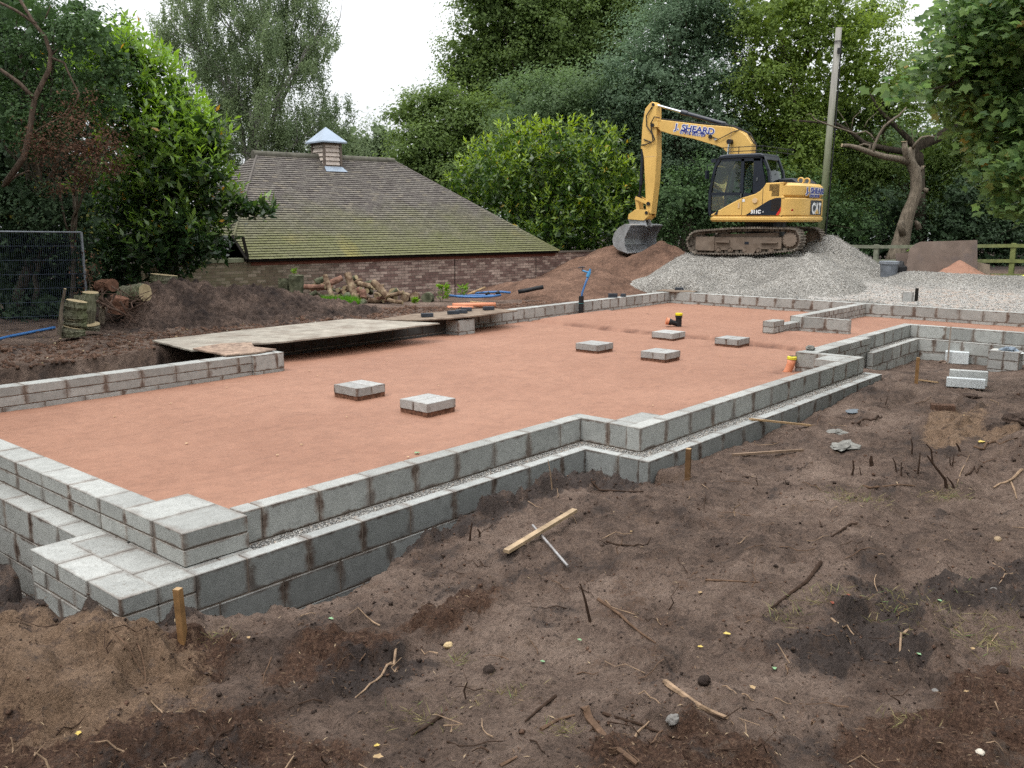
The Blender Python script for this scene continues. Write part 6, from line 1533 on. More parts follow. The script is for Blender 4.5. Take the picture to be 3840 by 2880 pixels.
def logobj(name, label, cat, a, b, r, group=None, bark=None, cut=None, r1=None, n=14, seed=1):
    a, b = Vector(a), Vector(b); rg = random.Random(seed); mb = MB(); m = 7
    d = (b - a); side = Vector((rg.uniform(-1, 1), rg.uniform(-1, 1), rg.uniform(-.6, .6))) * .05 * d.length
    ps_ = [a + d * (i / (m - 1)) + side * math.sin(math.pi * i / (m - 1)) for i in range(m)]
    r1 = r if r1 is None else r1
    mb.tube([p_ - a for p_ in ps_], [(r + (r1 - r) * i / (m - 1)) * rg.uniform(.93, 1.08) for i in range(m)], n, jit=.10, rng=rg)
    # last two faces are the cut ends
    mb.mi[-1] = 1; mb.mi[-2] = 1
    o = mb.build(name, [bark or STB.m, cut or CUT.m]); o.location = a
    tag(o, label, cat, group); return o
def pz5(x, y): return 200 + x * .36166, 900 + y * .36166
def stump(label, x, ytop, ybot, wpx, depth, tilt=0, cut=None, seed=1, bark=None, name='tree_stump'):
    """x,y in photo pixels"""
    r = wpx / 2 / F * depth; a = Vector(at(x, ybot, depth)); b = Vector(at(x + tilt, ytop, depth))
    return logobj(name, label, 'stump', a, b, r, 'cut stumps stacked by the mesh fence', bark, cut, r * .97, 22, seed)
stump('bottom ring of the moss green stump stack next to the bare upright stick', 276, 1225, 1262, 84, 13.5, seed=1)
stump('squat green cut stump second from the bottom, with a pale slanting top edge', 280, 1189, 1226, 80, 13.55, 2, seed=2)
stump('ridged green stump on top of the front stack with a bright sawn slanting top', 284, 1128, 1190, 80, 13.55, 4, seed=3)
stump('tall grey stump standing directly behind the front stack', 318, 1108, 1215, 76, 14.1, 0, seed=4)
stump('grey stump behind and right of the stack, furthest back, with deep bark ridges', 340, 1096, 1150, 56, 14.6, 0, seed=5)
stump('flat round base of the rear stump showing right of the front stack', 330, 1214, 1240, 84, 14.0, 0, seed=6)
def pzv(x, y, d): return Vector(at(*pz5(x, y), d))
logobj('log', 'short red brown log with a flat sawn end lying behind the root tangle', 'log', pzv(470, 480, 16.2), pzv(620, 470, 16.0), .11, 'logs dumped left of the dark heap', CUTR.m, CUTR.m, seed=11)
logobj('log', 'upright split red brown log between the root tangle and the square cut log', 'log', pzv(665, 760, 15.0), pzv(690, 590, 15.0), .17, 'logs dumped left of the dark heap', CUTR.m, CUTR.m, .14, seed=12)
logobj('log', 'thick grey cut log lying on the shoulder of the dark heap', 'log', pzv(745, 575, 15.4), pzv(955, 545, 15.2), .16, 'logs dumped left of the dark heap', seed=13)
logobj('log', 'broad pale stump sitting on top of the dark heap below the laurel', 'log', pzv(1160, 475, 16.3), pzv(1150, 360, 16.3), .23, 'logs dumped left of the dark heap', seed=14, n=20)
logobj('log', 'thin dark upright trunk left of the broad stump on the dark heap', 'log', pzv(1005, 560, 16.9), pzv(1000, 440, 16.9), .10, 'logs dumped left of the dark heap', seed=15)
logobj('log', 'small brown log half hidden behind the green stump stack', 'log', pzv(500, 860, 14.6), pzv(515, 700, 14.6), .05, 'logs dumped left of the dark heap', seed=16, bark=BARK2)
stk = logobj('stick', 'bare bent upright stick leaning beside the green stump stack', 'stick', pzv(60, 985, 13.3), pzv(122, 505, 13.3), .032, None, BARK2, None, .02, 8, 17)
rt = thing('root_tangle', 'tangled dead roots and branches between the stumps and the dark heap', 'branches', tuple(pzv(640, 850, 14.9)))
mb = MB(); L0 = Vector(rt.location); rg = random.Random(21)
for (x0, y0, x1, y1, r) in ((470, 600, 830, 850, .022), (500, 520, 800, 790, .02), (510, 680, 640, 565, .03), (460, 640, 780, 780, .03), (540, 610, 700, 760, .018), (640, 560, 560, 700, .02), (700, 640, 860, 860, .02), (480, 880, 520, 680, .045), (760, 740, 1070, 520, .016), (450, 570, 520, 500, .02), (600, 480, 700, 600, .015), (680, 500, 900, 640, .014), (820, 700, 930, 620, .012)):
    a, b = pzv(x0, y0, 14.6 + rg.uniform(-.2, .3)), pzv(x1, y1, 14.7 + rg.uniform(-.3, .3)); pth = limb_path(a, b, .2, 7, rg); mb.tube([q - L0 for q in pth], [r * (1 - .6 * i / 6) for i in range(7)], 6)
for _ in range(40):
    a = pzv(rg.uniform(470, 900), rg.uniform(520, 860), 14.8); b = a + Vector((rg.uniform(-.3, .4), rg.uniform(-.3, .3), rg.uniform(-.25, .2))); mb.tube([q - L0 for q in limb_path(a, b, .25, 5, rg)], [.008, .007, .006, .005, .003], 4)
mb.build('roots', plain('root_wood', (.085, .055, .042), .95, .1, var=.4, sc=10), rt)
ds = thing('dry_stems', 'dry brown leaved stems beside the grey fence post', 'plant', tuple(pzv(350, 540, 15.3)))
n_ = 160; Pp = FR.normal(size=(n_, 3)) * [.10, .10, .22] + [.05, 0, .25]; A = _unit(FR.normal(size=(n_, 3))); N = _unit(FR.normal(size=(n_, 3))); leafmesh('dry_leaves', Pp, A, _unit(np.cross(A, N)), np.full(n_, .05), np.full(n_, .03), FR.random(n_), LM['dead'], ds)
mb = MB(); mb.tube(limb_path((.1, 0, -.4), (0, 0, .5), .1, 6), .006, 5); mb.tube(limb_path((.1, 0, -.4), (.16, .05, .35), .1, 6), .006, 5); mb.build('stem', BARK, ds)

# ------------------------------------------------------------------ log pile and things by the brick wall
LB = NT('log_bark', .95, .1); p = LB.pos(); n = LB.noise(p, 7, 5, .65); LB.color(LB.ramp(n, [(.35, (.085, .050, .032)), (.52, (.20, .14, .095)), (.68, (.34, .27, .18))])); LB.bump(n, .6, .02)
LB2 = NT('red_log_bark', .95, .1); p = LB2.pos(); n = LB2.noise(p, 6, 5, .65); LB2.color(LB2.ramp(n, [(.35, (.10, .052, .038)), (.65, (.30, .17, .125))]))
LB3 = NT('mossy_log_bark', .95, .1); p = LB3.pos(); n = LB3.noise(p, 6, 5, .65); LB3.color(LB3.ramp(n, [(.35, (.045, .05, .03)), (.65, (.16, .165, .11))]))
def pz6(x, y, d): return Vector(at(1000 + x * .36166, 950 + y * .36166, d))
LP = [  # x0,y0,d0,x1,y1,d1,r(px of z6),bark,label
 (605, 225, 20.6, 735, 545, 20.2, 26, LB, 'pale forked log propped upright at the left front of the log pile'),
 (840, 215, 20.6, 935, 525, 20.2, 36, LB, 'thick pale log propped upright in the middle front of the log pile'),
 (1100, 295, 20.5, 1255, 455, 20.3, 36, LB, 'log with a bright round sawn end leaning at the right of the log pile'),
 (395, 345, 20.9, 605, 345, 20.8, 26, LB2, 'long red brown log lying level at the left end of the log pile'),
 (530, 490, 20.5, 700, 485, 20.6, 32, LB2, 'stubby red brown log at the lower left of the log pile above the grass'),
 (400, 460, 20.7, 520, 400, 20.8, 24, LB3, 'curved mossy green log at the bottom left of the log pile'),
 (600, 330, 20.9, 780, 255, 21.1, 32, LB2, 'red brown log rising to the right behind the upright forked log'),
 (500, 300, 21.2, 600, 265, 21.3, 34, LB3, 'grey green log end behind the upright forked log'),
 (760, 500, 20.4, 850, 440, 20.7, 40, LB3, 'fat grey green log behind the grass at the bottom centre'),
 (1260, 480, 20.3, 1410, 510, 20.1, 20, LB, 'split pale plank of wood at the bottom right tip of the log pile'),
 (950, 545, 20.2, 1010, 500, 20.4, 36, LB3, 'short stump at the front foot of the log pile right of the grass')]
rg = random.Random(33)
for k, (x0, y0, d0, x1, y1, d1, r, bk, lb) in enumerate(LP):
    logobj('log', lb, 'log', pz6(x0, y0, d0), pz6(x1, y1, d1), r * .36166 / F * 20.6, 'cut logs heaped by the brick wall', bk.m, CUT.m, None, 12, 40 + k)
for k in range(44):
    x = rg.uniform(410, 1270); tp_ = 212 + abs(x - 830) * .32 + (60 if x > 1150 else 0); y = rg.uniform(tp_, 510); d = 21.0 + (510 - y) / 420 + rg.uniform(0, .5); L = rg.uniform(60, 190); an = rg.gauss(.1, .55)
    end_on = rg.random() < .35
    x1, y1 = (x + L * .25, y + rg.uniform(-15, 15)) if end_on else (x + L * math.cos(an), y + L * math.sin(an) * .6)
    a = pz6(x, y, d); b = pz6(x1, min(y1, 535), d + (rg.uniform(.5, .8) if end_on else rg.uniform(-.2, .35)))
    logobj('log', 'cut log jumbled inside the heap of firewood by the brick wall', 'log', a, b, rg.choice([14, 18, 22, 28, 34]) * .36166 / F * 20.8, 'cut logs heaped by the brick wall', rg.choice([LB, LB, LB2, LB3]).m, CUT.m, None, 12, 80 + k)
for k, (x, y, r, lb, mt_) in enumerate([(1310, 405, 45, 'grey white round log end standing right of the log pile', STB), (1430, 460, 48, 'brown broken log lump between the log pile and the weeds', LB), (1530, 450, 46, 'pointed brown log lump just left of the mossy one', LB), (1660, 465, 60, 'mossy green round log on the ground left of the weeds', LB3)]):
    logobj('log', lb, 'log', pz6(x, y, 21.6), pz6(x + 20, y - 5, 22.2), r * .36166 / F * 21.6, 'cut logs heaped by the brick wall', mt_.m, CUT.m if k == 0 else mt_.m, None, 12, 140 + k)
for k, (x0, yt, yb, w, lb) in enumerate([(180, 262, 420, 110, 'dark green flat topped tub like stump against the brick wall left of the log pile'), (305, 225, 460, 150, 'tall grey green stump with a bright leaf on top left of the log pile')]):
    a = pz6(x0, yb, 21.8); b = pz6(x0, yt, 21.8); logobj('tree_stump', lb, 'stump', a, b, w / 2 * .36166 / F * 21.8, 'stumps against the brick wall', LB3.m, LB3.m, None, 16, 160 + k)
def weed(label, x, y, d, n, size, leaf, fn=pz6, name='weed', tb=.5):
    o = thing(name, label, 'plant', tuple(fn(x, y, d)))
    Ps, As = [], []
    for k in range(n):
        a = FR.random() * 6.28; h = FR.random() ** .7 * size; Ps.append([math.cos(a) * size * .3 * FR.random(), math.sin(a) * size * .3 * FR.random(), h]); As.append([math.cos(a), math.sin(a), FR.uniform(-.2, 1.0)])
    Ps = np.array(Ps); As = _unit(np.array(As)); N = _unit(np.cross(As, FR.normal(size=(n, 3)))); L = leaf * FR.uniform(.6, 1.3, n)
    leafmesh('leaves', Ps, As, N, L, L * .35, tb + FR.normal(size=n) * .15, LM['weed'], o)
    mb = MB(); mb.tube([(0, 0, -.05), (0, 0, size * .8)], .006, 5); mb.build('stem', BARK, o); return o
weed('bright green weed growing against the brick wall left of the joint', 1825, 480, 21.8, 90, .36, .13)
weed('green weed growing against the brick wall right of the joint', 2030, 450, 22.4, 60, .28, .12)
weed('low pale green weed right of the log pile', 1540, 520, 21.0, 90, .12, .09)
weed('bright green leafy sprig on top of the grey green stump', 285, 215, 21.8, 30, .10, .09)
sl = thing('sapling', 'bare leaning dark sapling stem beside the brick wall weeds', 'plant', tuple(pz6(1835, 490, 21.6))); mb = MB(); L0 = Vector(sl.location)
mb.tube([Vector((0, 0, -.1)), pz6(1760, 420, 21.7) - L0, pz6(1680, 355, 21.8) - L0, pz6(1632, 285, 21.9) - L0], [.014, .012, .009, .005], 6); mb.build('stem', BARK, sl)
# grass patch
ng = 5200; gx = FR.random(ng); gy = FR.random(ng); gp = []
for i in range(ng):
    px_ = 1215 + gx[i] * 130; py_ = 1145 + gy[i] * 24 - 0
    gp.append(px_)
a0, a1, b0, b1 = at(1200, 1140, 20.3), at(1345, 1140, 20.0), at(1235, 1172, 19.0), at(1330, 1172, 18.9)
q = (1 - gy[:, None]) * ((1 - gx[:, None]) * a0 + gx[:, None] * a1) + gy[:, None] * ((1 - gx[:, None]) * b0 + gx[:, None] * b1)
q[:, 2] = gz(q[:, 0], q[:, 1]) - .01; N = _unit(FR.normal(size=(ng, 3)) * [1, 1, .1]); A = _unit(FR.normal(size=(ng, 3)) * .35 + [0, 0, 1]); L = FR.uniform(.08, .24, ng) * (1.15 - gy * .5)
go = leafmesh('grass', q, A, N, L, np.full(ng, .014), .5 + FR.normal(size=ng) * .2, leaf_mat('grass_blade', (.03, .09, .012), (.13, .30, .035), None, .3), None); tag(go, 'bright green grass patch at the foot of the log pile', 'grass', kind='stuff')
# pipes on the ground behind the back wall
def z2(x, y): return 1500 + x * .31646, 980 + y * .31646
orange = plain('orange_drain_pipe', (.62, .24, .13), .5, .35, var=.08); blue2 = plain('blue_coil', (.05, .15, .36), .45, .4, var=.1)
def pipe(label, pts, r, mat, d, name='pipe', fn=z2, n=10, cat='pipe', group=None):
    V = [Vector(at(*fn(x, y), dd)) for (x, y), dd in zip(pts, d)]
    c0 = V[0].copy(); mb = MB(); mb.tube([v - c0 for v in V], r, n); o = mb.build(name, mat, smooth=True); o.location = c0; tag(o, label, cat, group); return o
pipe('longer upper orange drain pipe lying behind the boards', [(625, 524), (1130, 516)], .055, orange, (19.1, 19.4), group='orange drain pipes')
pipe('shorter lower orange drain pipe behind the dark bricks', [(565, 555), (860, 556)], .05, orange, (18.6, 18.9), group='orange drain pipes')
pipe('nearer run of flattened blue pipe on the ground by the brick wall', [(590, 405), (700, 418), (900, 424), (1080, 416), (1190, 400)], .03, blue2, (22.2, 21.8, 21.6, 21.8, 22.2), group='blue pipes by the wall')
pipe('middle blue pipe curving between two black joints by the wall', [(620, 412), (800, 405), (1000, 402), (1170, 408)], .024, blue2, (22.4, 22.4, 22.4, 22.3), group='blue pipes by the wall')
pipe('furthest blue pipe at the foot of the brick wall', [(890, 378), (1050, 366), (1200, 362), (1310, 372)], .03, blue2, (23.2, 23.2, 23.2, 23.2), group='blue pipes by the wall')
pipe('fat black corrugated pipe at the foot of the brick wall beside the brown heap', [(1400, 362), (1500, 345), (1620, 318), (1700, 305)], .055, Mx['rubber'], (23.4, 23.4, 23.4, 23.4))
pipe('thin wooden rail leaning by the blue pipes', [(800, 395), (1005, 312)], .03, M['wood'], (22.4, 23.4), name='wooden_rail', cat='timber')
pipe('thin pale branch on the earth in front of the blue pipes', [(830, 480), (1010, 492)], .018, M['wood'], (21.2, 21.2), name='branch', cat='branch')
for k, (x, y) in enumerate(((1030, 385), (1150, 375))):
    o = pipe(('left' if k == 0 else 'right') + ' black joint on the middle blue pipe by the brick wall', [(x - 15, y + 10), (x + 30, y - 12)], .045, Mx['rubber'], (22.4, 22.4), name='pipe_joint', n=8, group='black pipe joints')
# standpipe
sp0 = thing('standpipe', 'blue standpipe with a tap rising from a black sleeve against the back wall', 'standpipe', (16.15, 11.74, SZ))
mb = MB(); mb.cyl((0, 0, -.05), (0, 0, .42), .057, 20); mb.build('sleeve', Mx['rubber'], sp0)
mb = MB(); mb.tube([(0, 0, .3), (.01, -.02, .5), (.08, -.06, .72), (.13, -.10, .88)], .024, 10); mb.build('pipe', blue2, sp0, smooth=True)
mb = MB(); mb.tube([(.11, -.08, .84), (.15, -.11, .96)], [.042, .038], 10); mb.tube([(.15, -.10, .93), (.05, .02, .98)], .022, 8); mb.cyl((.15, -.11, .95), (.16, -.12, 1.02), .022, 8); mb.build('tap_body', plain('blue_tap', (.06, .25, .48), .4, .4), sp0)
mb = MB(); mb.tube([(.09, -.02, 1.05), (.06, .03, 1.06), (-.02, .08, 1.04)], .014, 6); mb.tube([(.06, .03, 1.05), (.05, .02, .97)], .012, 6); mb.build('tap_handle', Mx['black'], sp0)
mb = MB(); mb.tube([(math.cos(k) * .06, math.sin(k) * .06, .262) for k in np.linspace(0, 6.28, 14)], .004, 5); mb.build('cord', plain('teal_cord', (.05, .22, .22), .6, .2), sp0)
# black drainage fitting and orange stub on the sand
ft = thing('pipe_fitting', 'black pipe fitting with a yellow cap and an orange ringed side branch', 'pipe fitting', (15.25, 8.75, SZ + .03))
_l = Vector((-math.sin(YA), math.cos(YA), 0))
mb = MB(); mb.cyl((0, 0, -.05), (0, 0, .24), .058, 20); mb.cyl((0, 0, .20), (0, 0, .245), .068, 20); mb.build('upright', Mx['rubber'], ft)
mb = MB(); mb.cyl(_l * .03 + Vector((0, 0, .08)), _l * .19 + Vector((0, 0, .12)), .050, 18); mb.cyl(_l * .14 + Vector((0, 0, .107)), _l * .20 + Vector((0, 0, .122)), .062, 18); mb.build('side_branch', Mx['rubber'], ft)
mb = MB(); mb.cyl(_l * .195 + Vector((0, 0, .121)), _l * .245 + Vector((0, 0, .133)), .068, 18); mb.build('ring', orange, ft)
mb = MB(); mb.cyl((0, 0, .245), (0, 0, .285), .070, 20); mb.build('cap', plain('yellow_cap', (.72, .60, .02), .5, .4, var=.1), ft)
ob = thing('pipe_stub', 'short orange drain pipe stub with a yellow cap beside the right pier', 'pipe fitting', tuple(un(*( (2540 + 705 * .5877), (900 + 838 * .5877)), SZ)))
mb = MB(); mb.tube([_l * .04 + Vector((0, 0, -.06)), Vector((0, 0, .0)), -_l * .035 + Vector((0, 0, .10)), -_l * .045 + Vector((0, 0, .17))], [.055, .055, .055, .062], 18); mb.build('pipe', orange, ob, smooth=True)
mb = MB(); mb.tube([-_l * .045 + Vector((0, 0, .17)), -_l * .048 + Vector((0, 0, .205)), -_l * .048 + Vector((0, 0, .215))], [.066, .066, .05], 18); mb.build('cap', plain('yellow_cap2', (.70, .62, .05), .5, .4, var=.1), ob)
mb = MB(); mb.tube([-_l * .052 + Vector((0, 0, .214)), -_l * .052 + Vector((0, 0, .219))], .045, 14); mb.build('cap_centre', Mx['black'], ob)
# ------------------------------------------------------------------ boards over the back wall
def slab(name, label, cat, pts, z, th, mat, grp=None, zt=None, sub=1, wob=.006, seed=3):
    """flat sheet with a slightly ragged outline; pts are (x, y) or (x, y, z)"""
    rg = random.Random(seed); P_ = [(q[0], q[1], q[2] if len(q) > 2 else z) for q in pts]; Q_ = []
    for i in range(len(P_)):
        a, b = P_[i], P_[(i + 1) % len(P_)]; L = math.dist(a, b); m = max(1, int(L / .12)) if sub else 1
        for k in range(m):
            tt = k / m; w = wob if k else 0
            Q_.append((a[0] + (b[0] - a[0]) * tt + rg.uniform(-w, w), a[1] + (b[1] - a[1]) * tt + rg.uniform(-w, w), a[2] + (b[2] - a[2]) * tt))
    n = len(Q_); c0 = Q_[0]; mb = MB(); vs = [(q[0] - c0[0], q[1] - c0[1], q[2] - c0[2]) for q in Q_]; vs += [(q[0], q[1], q[2] - th) for q in vs]
    mb.add(vs, [tuple(range(n)), tuple(range(2 * n - 1, n - 1, -1))] + [(i, i + n, (i + 1) % n + n, (i + 1) % n) for i in range(n)])
    o = mb.build(name, mat); o.location = c0; tag(o, label, cat, grp); return o
slab('board', 'long pale sheet of plywood bridging the gap behind the left part of the sand', 'board', [(6.45, 11.30, .03), (6.95, 11.15, .04), (7.2, 11.08, .04), (7.25, 11.22, .04), (7.75, 11.02, .045), (8.9, 10.93, .05), (10.95, 10.98, .05), (10.30, 12.62, .06), (8.3, 12.66, .05), (6.62, 12.70, .03)], .04, .022, M['ply'], 'boards over the back wall')
slab('board', 'brown stained sheet carrying the five dark bricks', 'board', [(11.05, 11.55, .055), (11.6, 11.30, .06), (12.4, 11.26, .06), (13.50, 11.36, .05), (13.55, 12.05, .05), (13.0, 12.3, .05), (11.6, 12.42, .05), (10.65, 12.30, .035)], .06, .022, M['ply_dirty'], 'boards over the back wall', seed=5)
slab('board', 'small flaking board with a broken right edge lying on the corner of the back wall', 'board', [(6.42, 11.22, .07), (6.52, 10.55, .03), (6.95, 10.46, .03), (7.28, 10.52, .035), (7.15, 10.85, .05), (7.28, 11.12, .075), (6.9, 11.30, .08)], .05, .02, M['osb'], 'boards over the back wall', wob=.015, seed=8)
slab('board', 'small board laid across the far corner of the walls with a brick on it', 'board', [(20.15, 12.25, .022), (20.1, 11.75, .022), (20.4, 11.3, .022), (20.75, 11.35, .022), (20.85, 11.9, .022), (20.6, 12.3, .022)], .02, .018, M['ply_dirty'], None, seed=9)
ENG = plain('blue_engineering_brick', (.038, .045, .058), .6, .3, var=.25, sc=12)
def brick_obj(label, x, y, z, rot, group, L=.215, T=.102, Hh=.065, mat=None, holes=False, name='brick'):
    o = thing(name, label, 'brick', (x, y, z), rot, group) if holes else None
    mb = MB(); mb.prism([(-L / 2, -T / 2), (L / 2, -T / 2), (L / 2, T / 2), (-L / 2, T / 2)], 0, Hh, axis='z', bev=.004)
    if not holes:
        q = mb.build(name, mat or ENG); q.location = (x, y, z); q.rotation_euler = (0, 0, rot); tag(q, label, 'brick', group); return q
    mb.build('body', mat or ENG, o); return o
BG = 'dark engineering bricks on the brown board'
for lb, x, y, r in (('leftmost of the five dark bricks, at the near left end of the brown board', 11.47, 11.82, -.55), ('second dark brick from the left on the brown board', 12.12, 11.78, -.5), ('third dark brick along the board, the nearer of the close pair, turned end on', 12.36, 11.80, -1.2), ('fourth dark brick, the further of the close pair', 12.73, 12.02, -.8), ('rightmost of the dark bricks, alone at the right end of the brown board', 13.18, 11.84, -.5)):
    brick_obj(lb, x, y, .058, r, BG)
brick_obj('single dark brick on the small board over the far corner of the walls', 20.62, 11.85, .024, -.9, 'dark bricks on the walls')
hb = thing('brick', 'dark perforated brick lying on its side on the back wall with its four holes showing', 'brick', (17.75, 11.98, .0), -.75, 'dark bricks on the walls')
mb = MB(); mb.prism([(-.107, -.033), (.107, -.033), (.107, .033), (-.107, .033)], 0, .102, axis='z', bev=.003); bo = mb.build('body', ENG, hb)
mb = MB()
for k in range(4): mb.cyl((-.072 + .048 * k, -.036, .052), (-.072 + .048 * k, -.0335, .052), .016, 10)
mb.build('hole', Mx['black'], bo)
brick_obj('small dark brick end just right of the perforated brick on the back wall', 18.12, 11.93, .0, .2, 'dark bricks on the walls', .10, .102, .075)
# ------------------------------------------------------------------ right hand bay
bs_ = thing('block_stack', 'stack of grey blocks against the lower bay wall with a rag on top', 'block stack', (15.72, 2.95, -.66))
mb = MB()
for k in range(3):
    z0 = -.66 + .0 + k * .15; 
    for j in range(2): cblock(mb, (0 - .0 + (.0), .0 + j * .225), (0, 1), (-1, 0), .218, .30, z0 + .66, z0 + .66 + .14)
mo = MB(); mo.box(-.29, .006, .0, -.008, .44, .43)
for q_ in range(len(mb.v)): v = mb.v[q_]; mb.v[q_] = (v[0] + .3, v[1], v[2])
bo_ = mb.build('blocks', M['pad'], bs_, uv=True)
for q_ in range(len(mo.v)): v = mo.v[q_]; mo.v[q_] = (v[0] + .3, v[1], v[2])
mo.build('mortar', M['mortar'], bs_)
def z4(x, y): return 3200 + x * .28933, 1200 + y * .28933
rag = thing('rag', 'crumpled blue grey plastic rag lying on the block stack', 'rag', (15.88, 3.14, -.225))
mb = lumpmesh(.10, 1.1, 1.2, .55, 7, 18, 10, .5); mb.build('crumpled_sheet', plain('blue_grey_plastic', (.20, .25, .31), .5, .4, var=.5, sc=9), rag)
mb = lumpmesh(.07, 1.2, 1.2, .35, 9, 14, 8, .5); o = mb.build('pale_fold', plain('pale_plastic', (.50, .50, .46), .6, .3, var=.4, sc=9), rag); o.location = (-.02, .16, -.01)
mb = lumpmesh(.06, 1.3, 1.3, .3, 12, 14, 8, .5); o = mb.build('pale_fold', plain('white_plastic', (.58, .60, .60), .6, .3, var=.3, sc=9), rag); o.location = (-.02, -.15, -.02)
def loose_block(label, px, py, rot, L=.44, T=.10, Hh=.215, tilt=0, mat=None, dz=0, group='loose blocks on the ground', tint=.8):
    p_ = drop(px, py); mb = MB(); cblock(mb, (-L / 2, -T / 2), (1, 0), (0, 1), L, T, 0, Hh, tint); o = mb.build('loose_block', mat or M['block'], uv=True); o.location = (p_[0], p_[1], p_[2] + dz); o.rotation_euler = (tilt, 0, rot); tag(o, label, 'block', group); return o
WB = block_mat('white_block', (.52, .55, .56), False); KB = block_mat('clean_block', (.42, .43, .42), False)
loose_block('white topped block standing behind the thin pale stake in the bay', *z4(1335, 556), -1.30, .36, .2, .20, mat=WB)
loose_block('pale brown block face on the ground right of the block stack', *z4(2000, 592), -1.35, .30, .1, .13, mat=M['block'])
loose_block('clean grey block lying behind the white one on the bare ground', *z4(1480, 845), -1.28, .44, .1, .19, mat=KB, dz=.0, group='pair of clean blocks')
loose_block('bright white block lying in front of the grey one on the bare ground', *z4(1450, 872), -1.28, .44, .1, .115, mat=WB, group='pair of clean blocks')
RUB = plain('broken_concrete', (.20, .145, .115), .95, .1, var=.35, sc=8, bump=.5); MORT = plain('mortar_lump', (.19, .185, .17), .95, .1, var=.4, sc=14, bump=.8)
def lump(name, label, cat, px, py, r, sx, sy, sz, mat, seed, group=None, fn=None, amp=.3, z=None):
    p_ = drop(*(fn(px, py) if fn else (px, py))); mb = lumpmesh(r, sx, sy, sz, seed, amp=amp); o = mb.build(name, mat); o.location = (p_[0], p_[1], p_[2] + r * sz * .45); tag(o, label, cat, group); return o
for k, (x, y, r, lb) in enumerate([(1370, 560, .06, 'small brown rubble piece beside the white topped block'), (1450, 540, .09, 'flat slab of brown rubble nearest the white topped block'), (1560, 525, .08, 'dark hollow piece of rubble in the middle of the bay'), (1650, 515, .09, 'largest angular piece of rubble standing up before the block stack'), (1720, 575, .07, 'low rubble lump below the block stack'), (1820, 575, .07, 'rubble lump furthest right below the block stack'), (1160, 555, .05, 'mortar blob at the foot of the thin stake')]):
    lump('rubble', lb, 'rubble', x, y, r, 1.0, 1.3, .6, RUB, 50 + k, 'broken rubble in the bay', z4, .4)
def stake(label, px, py, h, w, mat, lean=(0, 0), group='stakes', name='stake'):
    p_ = drop(px, py); o = thing(name, label, 'stake', tuple(p_), RNG.uniform(.2, .6), group)
    mb = MB(); q = w / 2; mb.add([(-q, -q, -.2), (q, -q, -.2), (q, q, -.2), (-q, q, -.2), (-q + lean[0], -q + lean[1], h), (q + lean[0], -q + lean[1], h), (q + lean[0], q + lean[1], h), (-q + lean[0], q + lean[1], h)], [(3, 2, 1, 0), (4, 5, 6, 7), (0, 1, 5, 4), (1, 2, 6, 5), (2, 3, 7, 6), (3, 0, 4, 7)])
    mb.build('shaft', mat, o); mb = MB(); mb.box(-q + lean[0] + .001, -q + lean[1] + .001, h, q + lean[0] - .001, q + lean[1] - .001, h + .002); mb.build('sawn_top', M['wood'], o); return o
def c7(x, y): return x * .6509, 1800 + y * .6509
def c8(x, y): return 1270 + x * .6509, 1800 + y * .6509
def c9(x, y): return 2440 + x * .6509, 1800 + y * .6509
def c6(x, y): return 2540 + x * .5877, 900 + y * .5877
stake('stout wooden stake nearest the camera beside the corner pier', *c7(1060, 905), .26, .034, M['stake'], (-.012, .008))
stake('dark wooden stake in the mud beside the middle of the long wall', *c6(65, 1520), .255, .042, plain('dark_stake', (.14, .08, .04), .9, .1, var=.3))
stake('wooden stake standing in front of the sunken bay', *c6(1523, 915), .34, .038, M['stake'])
stake('thin pale stake in the middle of the bay', *z4(1222, 560), .62, .022, plain('grey_stake', (.34, .29, .25), .9, .1))
stake('short thin pale peg at the left of the pale brown block', *z4(1897, 590), .17, .03, plain('peg_wood', (.40, .33, .25), .9, .1))
def bar_obj(name, label, cat, a, b, w, h, mat, lift=.5, z0=None, z1=None, group=None):
    A_, B_ = Vector(drop(*a)), Vector(drop(*b))
    if z0 is not None: A_ = Vector(un(*a, z0))
    if z1 is not None: B_ = Vector(un(*b, z1))
    d = (B_ - A_); L = d.length; d.normalize(); s = Vector((-d.y, d.x, 0)).normalized(); u = d.cross(s) * -1
    if u.z < 0: u = -u
    mb = MB(); vs = []
    for t_ in (0, L):
        for p_, q_ in ((-1, 0), (1, 0), (1, 1), (-1, 1)): vs.append(d * t_ + s * p_ * w / 2 + u * q_ * h)
    mb.add(vs, [(0, 3, 2, 1), (4, 5, 6, 7), (0, 1, 5, 4), (1, 2, 6, 5), (2, 3, 7, 6), (3, 0, 4, 7)])
    hi_ = max(float(gz(A_.x + (B_.x - A_.x) * q_ / 8, A_.y + (B_.y - A_.y) * q_ / 8)) - (A_.z + (B_.z - A_.z) * q_ / 8) for q_ in range(9)) if z0 is None else 0
    o = mb.build(name, mat); o.location = A_ + Vector((0, 0, .004 + max(0, hi_) * .8)); tag(o, label, cat, group); return o
bar_obj('timber', 'pale length of sawn timber lying on the mud under the thin metal rod', 'timber', c8(965, 445), c8(1360, 222), .042, .022, plain('sawn_timber', (.36, .265, .17), .8, .2, var=.3, sc=10, dirt=((.12, .08, .05), .5, .5)))
rd0, rd1 = Vector(drop(*c8(1118, 310))), Vector(drop(*c8(1320, 528))); mb = MB(); mb.tube([(0, 0, 0), (rd1 - rd0) + Vector((0, 0, -.03))], .009, 8); o = mb.build('metal_rod', plain('bright_rod', (.34, .33, .33), .4, .5, .4, var=.3, dirt=((.15, .09, .06), .5, .7))); o.location = rd0 + Vector((0, 0, .06)); tag(o, 'thin pale metal rod resting across the sawn timber', 'rod')
